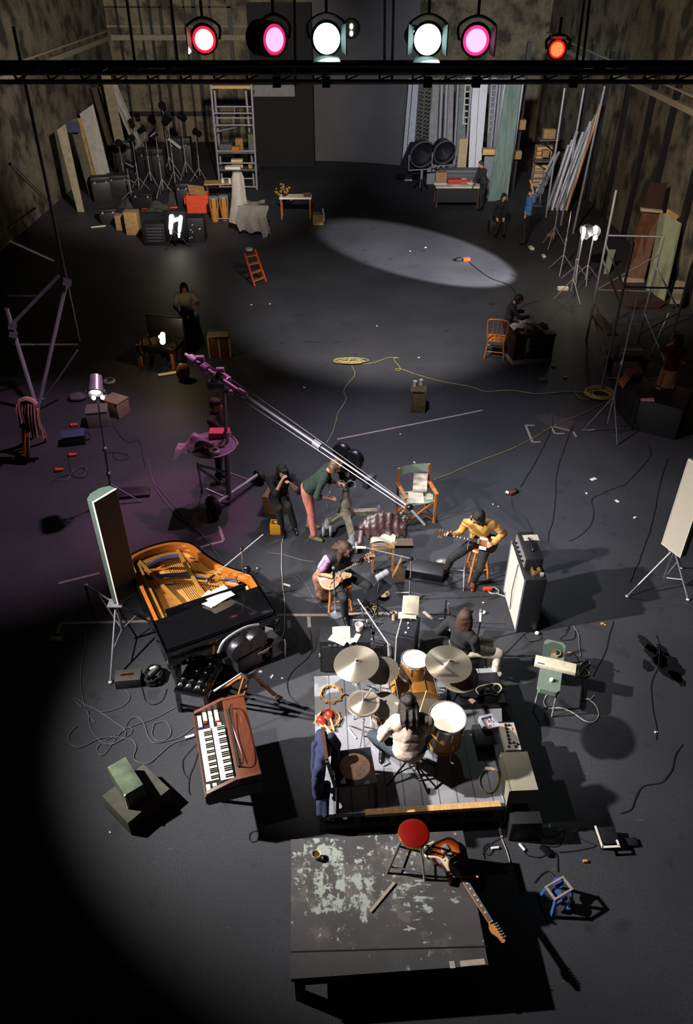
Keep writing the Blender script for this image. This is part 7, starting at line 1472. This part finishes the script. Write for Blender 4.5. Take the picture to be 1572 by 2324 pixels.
# six string bass at the front: y axis along the neck
bp, hp = P(1020, 1945, .56), P(1142, 2138, .56); ya = (hp-bp).normalized(); za = V((0, 0, 1)); xa = ya.cross(za).normalized()
Mg = axes(xa, ya, za, bp)
ol = [(.0, -.2), (.1, -.19), (.17, -.12), (.165, -.03), (.12, .06), (.13, .14), (.15, .215), (.115, .225), (.06, .13), (-.05, .12), (-.09, .2), (-.14, .25), (-.15, .2), (-.13, .1), (-.135, .0), (-.165, -.09), (-.12, -.18)]
gt = guitar('electric_guitar', 'sunburst electric guitar lying across the front platform edge', Mg, ol, .045, .12, .72, SUNB, SUNE, MAPN, ROSE, [(-.02, .72), (.022, .72), (.045, .755), (.05, .80), (.02, .86), (.012, .92), (.0, .93), (-.025, .92), (-.03, .87), (-.028, .76)], [(-.012, .75+i*.027) for i in range(6)],
    [('pickguard', TORT, lambda: MB().prism([(-.05, .1), (.06, .12), (.13, .2), (.1, .05), (.09, -.02), (.0, -.06), (-.05, -.03)], .003, .006)), ('pickup', CHROME, lambda: MB().box((0, .09, .014), (.085, .028, .014), bev=.004)), ('pickup', CHROME, lambda: MB().box((0, .035, .014), (.085, .028, .014), bev=.004)), ('pickup', CHROME, lambda: MB().box((0, -.02, .014), (.085, .028, .014), bev=.004)), ('bridge_cover', CHROME, lambda: MB().box((0, -.095, .012), (.08, .07, .02), bev=.008)), ('control_plate', CHROME, lambda: MB().box((.12, -.02, .005), (.03, .08, .003))), ('volume_knob', CHROME, lambda: MB().lathe([(0, 0), (.012, 0), (.012, .016), (0, .016)], MX.Translation(V((.1, -.09, .004))), 14))])
STRP = mat('strap_cream', '#b8a68a', .7); st = thing('guitar_strap', 'cream strap lying across the sunburst guitar body', 'strap', Mg @ V((0, .1, .03)))
MB().prism([(-.02, .0), (.05, -.01), (.065, .12), (.06, .2), (.0, .24), (-.02, .22), (-.01, .1)], .018, .024, Mg @ MX.Rotation(R(8), 4, 'Z') @ MX.Translation(V((.055, -.01, 0)))).build('strap_pad', STRP, st, True)
MB().tube(spl([Mg @ V((.075, .02, .022)), Mg @ V((.13, -.05, .02)), Mg @ V((.19, -.1, .0)), Mg @ V((.21, -.15, -.03)), Mg @ V((.17, -.21, -.03)), Mg @ V((.05, -.22, -.02))], 8), .012, 6).build('strap_band', STRP, st, True)
MB().tube(spl([Mg @ V((.02, .24, .022)), Mg @ V((-.05, .27, .03)), Mg @ V((-.1, .29, .04)), Mg @ V((-.12, .33, .06))], 6), .01, 6).build('strap_end', WOOD, st, True)
# ---------------------------------------------------------------- people
def ik(a, b, l1, l2, pole):
    d = b-a; L = min(d.length, (l1+l2)*.998); n = d.normalized(); p = (l1*l1-l2*l2+L*L)/(2*L); h = math.sqrt(max(0, l1*l1-p*p))
    q = pole-n*pole.dot(n); q.normalize(); return a+n*p+q*h, a+n*L
def hand(b, wr, d, n, side, curl=.5):
    d = d.normalized(); n = (n-d*n.dot(d)).normalized(); s = d.cross(n)*side
    for i, (o, L) in enumerate(((.030, .066), (.010, .075), (-.011, .070), (-.031, .054))):
        k = wr+d*.088+s*o; b.caps(wr+d*.015+s*o*.6, k, .0145, .0125)
        a = 0; q = k
        for j, f in enumerate((.45, .32, .26)):
            a += curl*(.7 if j == 0 else .9); v = d*math.cos(a)+n*math.sin(a); e = q+v*L*f; b.caps(q, e, .0105-.001*j, .0095-.001*j); q = e
    t0 = wr+d*.03+s*.026; t1 = t0+(d*.55+s*.75+n*.25).normalized()*.04; t2 = t1+(d*.8+s*.25+n*.5).normalized()*.034
    b.caps(wr+d*.01+s*.01, t0, .015, .0145); b.caps(t0, t1, .0135, .0115); b.caps(t1, t2, .0115, .0095)
def person(label, pel, chest, face, hands, feet, shirt, pants, hair, shoes, skin=SKIN, sw=.19, hairlen=.16, fringe=True, up=None, sleeve=1.0, palms=None, elb=None, knee=None, curls=(.6, .6), vox=.0085, headup=None, cat='person', vest=None, side=None, head_off=None, mane=None, bulk=.014, legs=True, toes=None, skirt=None, hands_on=True):
    pel, chest, face = V(pel), V(chest), V(face).normalized(); t = thing('person', label, cat, (pel.x, pel.y, 0))
    tu = (chest-pel).normalized(); fw = V(side) if side else V((face.x, face.y, 0)); fw = (fw-tu*fw.dot(tu)).normalized(); sr = fw.cross(tu)   # sr: person's right
    hu = V(headup) if headup else V((0, 0, 1)); hs = face.cross(hu).normalized(); hu = hs.cross(face).normalized()
    neck = chest+tu*.10; hc = neck+tu*.05+hu*.10+face*.035 if head_off is None else neck+V(head_off)
    B, S, T = MB(), MB(), MB(); TM = MX((sr, fw, tu)).transposed(); HM = MX((hs, face, hu)).transposed()
    for b, g in ((B, 0), (S, bulk)):
        b.ell(chest-tu*.05, (.165+g, .105+g, .17+g), TM); b.ell(pel.lerp(chest, .45), (.145+g, .105+g, .17+g), TM); b.ell(pel+tu*.05, (.155+g, .115+g, .13+g), TM)
        b.caps(chest+sr*.12+tu*.04, chest-sr*.12+tu*.04, .07+g, .07+g)
    B.caps(chest+tu*.05, hc-hu*.03-face*.02, .056, .05)
    B.ell(hc+hu*.03-face*.01, (.074, .094, .088), HM); B.ell(hc-hu*.035+face*.022, (.058, .068, .07), HM); B.ell(hc-hu*.085+face*.055, (.026, .024, .02), HM)
    B.caps(hc+face*.088+hu*.012, hc+face*.108-hu*.026, .009, .013); B.ell(hc+face*.082-hu*.058, (.024, .014, .011), HM); B.caps(hc+hs*.03+face*.078+hu*.03, hc-hs*.03+face*.078+hu*.03, .012)
    for g in (-1, 1): B.ell(hc+hs*g*.076-face*.005-hu*.005, (.011, .02, .03), HM)
    for i, g in enumerate((1, -1)):                                # 0 right, 1 left
        sh = chest+sr*g*sw+tu*.03; ht = V(hands[i]); pole = V(elb[i]) if elb else V((0, 0, -1))+sr*g*.6-fw*.3
        el, wr = ik(sh, ht, .285, .255, pole)
        for b, q in ((B, 0), (S, .015)):
            b.caps(chest+sr*g*.1+tu*.03, sh, .06+q, .056+q)
            if b is B or sleeve > .45: b.caps(sh, el, .05+q, .041+q)
            else: b.caps(sh, sh.lerp(el, .62), .052+q, .05+q)
            if b is B: b.caps(el, wr, .04, .027)
            elif sleeve > .9: b.caps(el, el.lerp(wr, .9), .041+q, .03+q)
            elif sleeve > .45: b.caps(el, el.lerp(wr, .25), .041+q, .038+q)
        if hands_on: hand(B, wr, (wr-el) if not palms or palms[i] is None else V(palms[i][0]), V((0, 0, -1))-sr*g*.4 if not palms or palms[i] is None else V(palms[i][1]), g, curls[i])
    for i, g in enumerate((1, -1)):
        if not legs: break
        hp = pel+sr*g*.085; ft = V(feet[i]); kp = V(knee[i]) if knee else fw+V((0, 0, .4)); kn, an = ik(hp, ft+V((0, 0, .085)), .43, .42, kp)
        for b, q in ((B, -.01), (T, .012)):
            b.caps(hp, kn, .083+q, .056+q); b.caps(kn, an.lerp(kn, 0 if b is B else .06), .055+q, .036+q*1.6)
        td = V(toes[i]) if toes else V((fw.x, fw.y, 0)); td.z = 0; td.normalize()
        b = MB(); a0 = V((an.x, an.y, ft.z+.035)); b.caps(a0-td*.05, a0+td*.05, .036, .04); b.caps(a0+td*.05, a0+td*.155-V((0, 0, .006)), .042, .03); b.caps(an, a0-td*.02, .042, .038); b.remesh(.012, 3); b.build('shoe', shoes, t, True)
        B.caps(an, an-V((0, 0, .03)), .032)
    B.remesh(vox, 3); body = B.build('body', skin, t, True)
    if legs:
        T.ell(pel+tu*.03, (.168, .13, .12), TM); T.remesh(.013, 4); T.build('trousers', pants, t, True, jit=.012)
    if skirt:
        k = skirt; b = MB(); b.ell(pel, (.19, .15, .12), TM); b.cyl(pel+V((0, 0, .05)), V((pel.x, pel.y, .42)), .17, .24, 20); b.remesh(.015, 3); b.build('skirt', k, t, True, jit=.02)
    S.remesh(.012, 4); S.build('shirt', shirt, t, True, jit=.016)
    if vest:
        b = MB(); b.ell(chest-tu*.05, (.187, .127, .188), TM); b.ell(pel.lerp(chest, .45), (.168, .128, .19), TM); b.caps(chest+sr*.13+tu*.045, chest-sr*.13+tu*.045, .088); b.remesh(.013, 4); b.build('vest', vest, t, True, jit=.01)
    if hair:
        h = MB(); h.ell(hc+hu*.045-face*.022, (.088, .098, .088), HM); h.ell(hc-face*.05+hu*.0, (.082, .066, .09), HM)
        if fringe: h.caps(hc+hu*.085+face*.06+hs*.04, hc+hu*.085+face*.06-hs*.04, .028); h.caps(hc+hu*.062+face*.083+hs*.03, hc+hu*.062+face*.083-hs*.03, .014)
        if hairlen > .08:
            for j in range(13):
                a = math.pi*(j/12)*1.2-.1*math.pi; q = hc+hs*math.cos(a)*.078-face*(.02+math.sin(a)*.062)+hu*.01; dn = V((0, 0, -1))*.8-hu*.2
                q1 = q+dn.normalized()*hairlen*.62+hs*math.cos(a)*.012; h.caps(q, q1, .028, .024); h.caps(q1, q1+dn.normalized()*hairlen*(.36+.1*math.sin(j*2.3))-face*.01+hs*math.cos(a)*.015, .022, .009)
        if mane:
            for j in range(7):
                q = hc-face*.07+hs*(j-3)*.024-hu*.0; e_ = V(mane)+hs*(j-3)*.026+V((0, 0, .03*math.sin(j*2.1))); h.caps(q, q.lerp(e_, .6)-face*.01, .034, .03); h.caps(q.lerp(e_, .6)-face*.01, e_, .03, .011)
        h.remesh(.009, 2); h.build('hair', hair, t, True, jit=.012)
    for g in (-1, 1): MB().ell(hc+face*.088+hs*g*.031+hu*.012, .0095, n=2).build('eye', EYE, t, True)
    MB().ell(hc+face*.094-hu*.06, (.02, .006, .0055), HM, 2).build('mouth', LIP, t, True)
    return t
EYE = mat('eye_dark', '#1c120e', .3, 0, .1); LIP = mat('lips', '#7a3c34', .5, 0, .1)
CRMS = mat('cream_sweater', '#c4b0a2', .9, 0, .12, 24, .2); TEAL = mat('slate_trousers', '#27313a', .85, 0, .15, 24); LILAC = mat('lilac_shirt', '#9a7aa0', .85, 0, .12, 20, .15); MUST = mat('mustard_shirt', '#bd8a46', .75, 0, .14, 12, .2)
DGRN = mat('dark_green_shirt', '#1f3028', .9, 0, .2, 20, .2); SALM = mat('salmon_trousers', '#b26a60', .85, 0, .1, 22, .1); BRSH = mat('brown_shoe', '#6e3620', .3, 0, .2); TANSH = mat('suede_shoe', '#5a4a30', .8, 0, .2); BLSH = mat('black_shoe', '#0c0c0e', .3, 0, .1)
WSH = mat('white_shirt', '#a8a29a', .85, 0, .12, 20); BLUS = mat('blue_shirt', '#3f6aa8', .85, 0, .1); MARN = mat('maroon_jumper', '#3a0c0c', .9, 0, .2); WHTR = mat('white_trousers', '#bcb3a2', .8, 0, .08, 12, .15)
D = V
# drummer, back to the viewer
person('person seen from behind drumming, cream sweater and long dark hair', (.68, 5.1, .96), (.67, 5.17, 1.32), (-.1, 1, -.55), ((.8, 5.5, .98), (.4, 5.42, .95)), ((.98, 5.75, .4), (.42, 5.5, .4)), CRMS, TEAL, mat('hair_darkbrown', '#1a0f0c', .4, 0, .5, 26, .5, stretch=(6, 6, 1)), BLSH, hairlen=.2, mane=(.66, 5.04, 1.44), sw=.2,
    palms=((V((-.1, 1, -.2)), V((0, 0, -1))), (V((-.2, 1, -.1)), V((0, 0, -1)))), curls=(.9, .9), knee=(V((.5, .6, .5)), V((-.8, .3, .6))), elb=(V((.5, -.3, -.9)), V((-.5, -.5, -.9))), toes=(V((.1, 1, 0)), V((-.1, -.8, 0))), bulk=.035)
for a, e, l in ((V((.4, 5.42, .97)), P(845, 1592, 1.12), 'left drumstick held over the hi-hat'), (V((.8, 5.5, 1.0)), P(966, 1572, 1.15), 'right drumstick held before the bass drum')):
    d = (e-a).normalized(); o = MB().cyl(a-d*.06, a+d*.34, .008, .006).build('drumstick', mat('stick_wood', '#c08a50', .45), org=a); tag(o, l, 'drumstick', 'drumsticks in the hands of the drummer')
# seated guitarist
cb, ch = P(757, 1303, .74), P(833, 1268, .92); ch = cb+(ch-cb).normalized()*.62; ya = (ch-cb).normalized(); za = V((.2, -.55, .8)); za = (za-ya*za.dot(ya)).normalized(); xa = ya.cross(za)
NAT = [(.0, -.24), (.12, -.22), (.19, -.12), (.17, -.01), (.125, .05), (.13, .12), (.14, .2), (.1, .235), (.05, .17), (.0, .15), (-.05, .17), (-.1, .235), (-.14, .2), (-.13, .12), (-.125, .05), (-.17, -.01), (-.19, -.12), (-.12, -.22)]
MC = axes(xa, ya, za, cb)
HP = [(-.022, 0), (.022, 0), (.036, .04), (.03, .13), (.012, .16), (0, .15), (-.012, .16), (-.03, .13), (-.036, .04)]
def hpoly(n): return [(x, y+n) for x, y in HP]
def pegs(n, k=3): return [(x, n+.04+i*.035) for i in range(k) for x in (-.024, .024)]
def fhole(b, s): b.tube(spl([V((s*.075, .0, .004)), V((s*.09, -.03, .004)), V((s*.1, -.07, .004)), V((s*.118, -.1, .004))], 5), .006, 5); return b
guitar('electric_guitar', 'natural blond hollow body electric guitar played by the seated guitarist', MC, NAT, .045, .12, .5, NATW, mat('natural_side', '#8a6a42', .35, 0, .1), MAPN, ROSE, hpoly(.5), pegs(.5), [('pickup', CHROME, lambda: MB().box((0, .09, .01), (.08, .03, .016), bev=.004)), ('pickup', CHROME, lambda: MB().box((0, .0, .01), (.08, .03, .016), bev=.004)), ('bridge', CHROME, lambda: MB().box((0, -.06, .01), (.09, .012, .016))), ('tailpiece', CHROME, lambda: MB().prism([(-.03, -.1), (.03, -.1), (.015, -.22), (-.015, -.22)], .003, .008)), ('f_hole', BLACK, lambda: fhole(MB(), 1)), ('f_hole', BLACK, lambda: fhole(MB(), -1)), ('volume_knob', CHROME, lambda: MB().lathe([(0, 0), (.012, 0), (.012, .016), (0, .016)], MX.Translation(V((.13, -.13, .003)))))])
rh, lh = MC @ V((.06, -.0, .05)), MC @ V((.01, .42, -.03))
person('person with shaggy brown hair and lilac sleeves playing the blond guitar', (-.12, 8.46, .58), (-.1, 8.36, 1.0), (.62, -.5, -.62), (rh, lh), ((-.02, 8.1, 0), (.3, 8.35, 0)), LILAC, DENIM, HAIRN, BLSH, hairlen=.19, mane=(-.16, 8.47, 1.12), side=(.45, -.9, 0), sleeve=.5 if False else .4, vest=mat('black_vest', '#0b0a0d', .8, 0, .2),
    palms=((V((.8, .0, -.4)), -za), (V((.5, .2, .7)), V((.3, -.9, .2)))), curls=(.5, .9), elb=(V((-1, .2, -.4)), V((.5, -.2, -1))), knee=(V((.3, -1, .5)), V((.9, -.6, .5))), toes=(V((.2, -1, 0)), V((.6, -.8, 0))))
# bass player
bb, bh = P(1100, 1231, .84), P(985, 1208, .98); bh = bb+(bh-bb).normalized()*.7; ya = (bh-bb).normalized(); za = V((-.1, -.8, .6)); za = (za-ya*za.dot(ya)).normalized(); xa = ya.cross(za); MBs = axes(xa, ya, za, bb)
VIO = [(.0, -.2), (.08, -.19), (.14, -.13), (.135, -.06), (.105, -.035), (.085, .02), (.105, .05), (.12, .1), (.09, .16), (.0, .18), (-.09, .16), (-.12, .1), (-.105, .05), (-.085, .02), (-.105, -.035), (-.135, -.06), (-.14, -.13), (-.08, -.19)]
guitar('bass_guitar', 'violin shaped sunburst bass guitar held by the player in mustard', MBs, VIO, .05, .17, .62, SUNB2, SUNE, mat('neck_dark', '#4a2c18', .4), ROSE, hpoly(.62), pegs(.62, 2), [('pickup', CHROME, lambda: MB().box((0, .1, .01), (.08, .03, .016), bev=.004)), ('pickup', CHROME, lambda: MB().box((0, -.03, .01), (.08, .03, .016), bev=.004)), ('bridge', ROSE, lambda: MB().box((0, -.1, .01), (.09, .012, .016))), ('control_plate', WHITE, lambda: MB().box((.09, -.12, .004), (.04, .09, .003))), ('pickguard', WHITE, lambda: MB().prism([(.03, .1), (.07, .08), (.07, -.02), (.03, -.05)], .004, .007))], (.04, .045))
o = MB().box((0, 0, .004), (.11, .05, .004)).build('song_card', WHITE); o.matrix_basis = MBs @ MX.Translation(V((-.09, .02, .006))) @ MX.Rotation(R(90), 4, 'Z'); tag(o, 'white set list card taped on the edge of the violin bass', 'card')
rh, lh = MBs @ V((.0, .5, -.035)), MBs @ V((-.0, -.1, .055))
person('person in mustard shirt with black hair singing and playing the violin bass', (2.05, 9.08, .69), (1.98, 8.98, 1.09), (-.72, -.58, -.38), (rh, lh), ((1.57, 9.14, 0), (1.97, 8.86, 0)), MUST, DENIM, HAIRB, BRSH, hairlen=.12, side=(-.25, -1, 0), headup=(.25, -.1, 1),
    palms=((V((-.7, -.1, .5)), V((.2, -1, .3))), (V((-.6, .2, -.5)), -za)), curls=(.9, .5), elb=(V((-.6, .1, -1)), V((1, .4, -.4))), knee=(V((-.6, -.8, .6)), V((-.1, -1, .5))), toes=(V((-.8, -.6, 0)), V((-.2, -1, 0))))
o = MB().ell((0, 0, .05), (.11, .08, .05), n=3); o = o.build('crumpled_foil', mat('foil', '#9a9690', .3, .6, .3, 20, .5), jit=.03); o.location = P(1018, 1282); o.location.x -= .1; tag(o, 'crumpled shiny foil at the bass player foot', 'foil')
# bending camera operator
person('person in dark green shirt and salmon trousers bending to the film camera', (-.64, 10.15, .93), (-.36, 10.1, 1.24), (.85, -.2, -.5), ((-.26, 9.9, .92), (-.12, 10.15, 1.05)), ((-.55, 10.0, 0), (-.62, 10.32, 0)), DGRN, SALM, mat('hair_blond', '#5a4630', .5, 0, .5, 26, .5), TANSH, hairlen=.1, side=(.9, -.15, -.5), elb=(V((-.4, -.4, -1)), V((-.3, .4, -1))), knee=(V((1, -.1, .1)), V((1, .1, .1))), toes=(V((1, -.5, 0)), V((1, -.2, 0))), sleeve=.6)
# seated figure in black on the box
person('person in black sitting on the wooden box, hand raised to the face', (-1.16, 10.62, .45), (-1.1, 10.5, .88), (.4, -.8, -.35), ((-1.06, 10.22, 1.02), (-.9, 10.25, .95)), ((-1.1, 10.18, 0), (-.88, 10.25, 0)), TWEED, DENIM, HAIRB, BLSH, side=(.3, -1, 0), vox=.011, elb=(V((-.5, 0, -1)), V((.6, 0, -1))), sleeve=.6)
# boom operator
person('person standing behind the boom column with pink lit profile', (-2.32, 11.75, .95), (-2.3, 11.7, 1.4), (.95, -.25, -.1), ((-2.0, 11.55, 1.0), (-2.15, 11.9, 1.05)), ((-2.35, 11.65, 0), (-2.4, 11.9, 0)), TWEED, DENIM, HAIRB, BLSH, vox=.011, hairlen=.05)
# hidden sitter behind the right cymbal
person('person with dark hair and white trousers crouched behind the right cymbal', (1.5, 6.98, .62), (1.47, 6.86, 1.02), (.5, .8, -.2), ((1.7, 7.05, .7), (1.4, 7.1, .7)), ((1.95, 6.76, .16), (1.92, 6.95, .16)), TWEED, WHTR, HAIRN, mat('white_shoe', '#c4bba8', .5), vox=.011, hairlen=.2, side=(.7, .7, 0), knee=(V((.5, 0, 1)), V((.5, .2, 1))), toes=(V((.8, -.5, 0)), V((.8, -.4, 0))))
boxthing('black_seat_box', 'black box seat behind the right ride cymbal', 'box', (1.3, 6.85, 0), (1.75, 6.86, 0), .36, 0, .5, BLACK, .02)
# reader at the desk
q = P(1150, 800); person('person in dark clothes reading newspapers at the dark desk', (q.x-.0, q.y+.45, .55), (q.x+.08, q.y+.42, 1.0), (.8, -.35, -.75), ((q.x+.48, q.y+.25, .82), (q.x+.42, q.y+.55, .82)), ((q.x+.3, q.y+.1, 0), (q.x+.3, q.y+.5, 0)), TWEED, DENIM, HAIRB, BLSH, vox=.012, hairlen=.1, side=(1, -.2, 0))
# dim figure at left
q = P(425, 760); person('person in pale shirt sitting in the gloom at the left', (q.x, q.y+.3, .5), (q.x+.02, q.y+.22, .95), (.3, -1, -.3), ((q.x-.1, q.y-.1, .62), (q.x+.32, q.y-.02, .82)), ((q.x-.1, q.y-.15, 0), (q.x+.2, q.y-.15, 0)), WSH, DENIM, HAIRB, BLSH, vox=.012, sleeve=.6)
boxthing('black_seat_box', 'black box seat under the man in the pale shirt', 'box', (q.x-.22, q.y+.15, 0), (q.x+.25, q.y+.15, 0), .4, 0, .38, BLACK, .02)
o = MB().lathe([(0, 0), (.04, 0), (.05, .12), (0, .12)], n=12).build('paper_cup', CUP); o.location = P(390, 735); tag(o, 'small white cup on the floor left of the man in pale shirt', 'cup')
# man in suit at the worktable
q = P(1092, 478); person('balding person in a dark suit standing at the rear worktable', (q.x, q.y+.1, .95), (q.x-.1, q.y+.05, 1.4), (-.85, -.4, -.35), ((q.x-.45, q.y-.1, .95), (q.x-.35, q.y+.25, .95)), ((q.x-.02, q.y-.0, 0), (q.x+.05, q.y+.25, 0)), mat('dark_jacket', '#1d1b1f', .85), DENIM, mat('hair_thin', '#1e1512', .6), BLSH, vox=.013, fringe=False, hairlen=.03)
# seated dark figure and man in blue
q = P(1128, 535); person('person in dark clothes sitting at the far right, face lit', (q.x, q.y+.4, .5), (q.x+.08, q.y+.3, .98), (.3, -.9, -.2), ((q.x-.1, q.y, .6), (q.x+.15, q.y-.05, .55)), ((q.x-.1, q.y-.1, 0), (q.x+.2, q.y-.1, 0)), TWEED, DENIM, HAIRB, BLSH, vox=.013)
boxthing('black_seat_box', 'black box seat under the dark figure at far right', 'box', (q.x-.25, q.y+.25, 0), (q.x+.25, q.y+.25, 0), .4, 0, .38, BLACK, .02)
q = P(1188, 555); person('person in a blue shirt raising an arm at the far right', (q.x, q.y+.1, .92), (q.x+.06, q.y+.1, 1.38), (-.9, -.3, 0), ((q.x-.12, q.y-.1, .8), (q.x-.02, q.y+.15, 1.98)), ((q.x, q.y, 0), (q.x+.1, q.y+.2, 0)), BLUS, DENIM, HAIRB, BLSH, vox=.013, sleeve=.4, elb=(V((.3, -.4, -1)), V((1, -.3, .3))))
# woman at right
q = P(1505, 955); person('person in maroon jumper and striped beige skirt at the right edge', (q.x-.02, q.y+.3, .98), (q.x+.03, q.y+.35, 1.38), (-.4, .8, -.1), ((q.x+.3, q.y+.45, 1.1), (q.x-.05, q.y+.42, 1.55)), ((q.x, q.y+.2, 0), (q.x+.1, q.y+.4, 0)), MARN, DENIM, HAIRB, BLSH, vox=.012, hairlen=.15, sleeve=.6, skirt=mat('striped_skirt', '#8f7a58', .85, 0, .35, 9, 0, stretch=(4, 4, .2)), elb=(V((.5, -.5, -1)), V((-.5, -.4, -.6))))
b = MB(); random.seed(31)
for cx, cy, L, W in ((1468, 1462, 30, 9), (1490, 1490, 34, 16), (1520, 1515, 40, 24), (1538, 1540, 26, 9), (1470, 1512, 16, 10), (1505, 1475, 18, 6)):
    o_ = []
    for k in range(44):
        a = k*2*math.pi/44; r_ = 1+.35*MN.noise(V((math.cos(a)*2+cx, math.sin(a)*2, cy)))+.25*MN.noise(V((math.cos(a)*7, math.sin(a)*7+cx, cy)))
        u_, v_ = math.cos(a)*L*r_, math.sin(a)*W*r_; o_.append(tuple(P(cx+u_*.72-v_*.69, cy+u_*.69+v_*.72))[:2])
    b.prism(o_, .0003, .0012)
o = b.build('oil_stain', STN)
o['kind'] = 'stuff'; o['label'] = 'ragged dark wet stain on the concrete floor at right'; o['category'] = 'stain'
# ---------------------------------------------------------------- small pieces hang under the part they sit on
RULES = {'tuning_peg': 'headstock', 'tuning_post': 'headstock', 'fret': 'fretboard', 'inlay': 'fretboard', 'lug': 'shell', 'tension_rod': 'shell', 'white_key': 'manual_bed', 'black_key': 'manual_bed',
         'stop_tab': 'control_panel', 'cooling_fins': 'housing', 'barn_door': 'housing', 'lens_rim': 'lens', 'hub': 'tyre', 'eye': 'body', 'mouth': 'body', 'glow_hole': 'housing', 'foot': 'leg', 'latch': 'body', 'pickup': 'body', 'volume_knob': 'body', 'knob': 'body'}
def kind(o): return o.name.split('.')[0]
def mid(o): return sum((V(c) for c in o.bound_box), V())/8
for t in [o for o in SC.objects if o.type == 'EMPTY' and 'category' in o]:
    ch = list(t.children); by = {}
    for c in ch: by.setdefault(kind(c), []).append(c)
    for c in ch:
        tg = by.get(RULES.get(kind(c), ''))
        if not tg: continue
        best = min(tg, key=lambda p: (mid(p)-mid(c)).length if kind(c) != 'foot' else min((V(q)-mid(c)).length for q in p.bound_box))
        if c.matrix_basis == MX.Identity(4) and best.matrix_basis == MX.Identity(4): c.parent = best
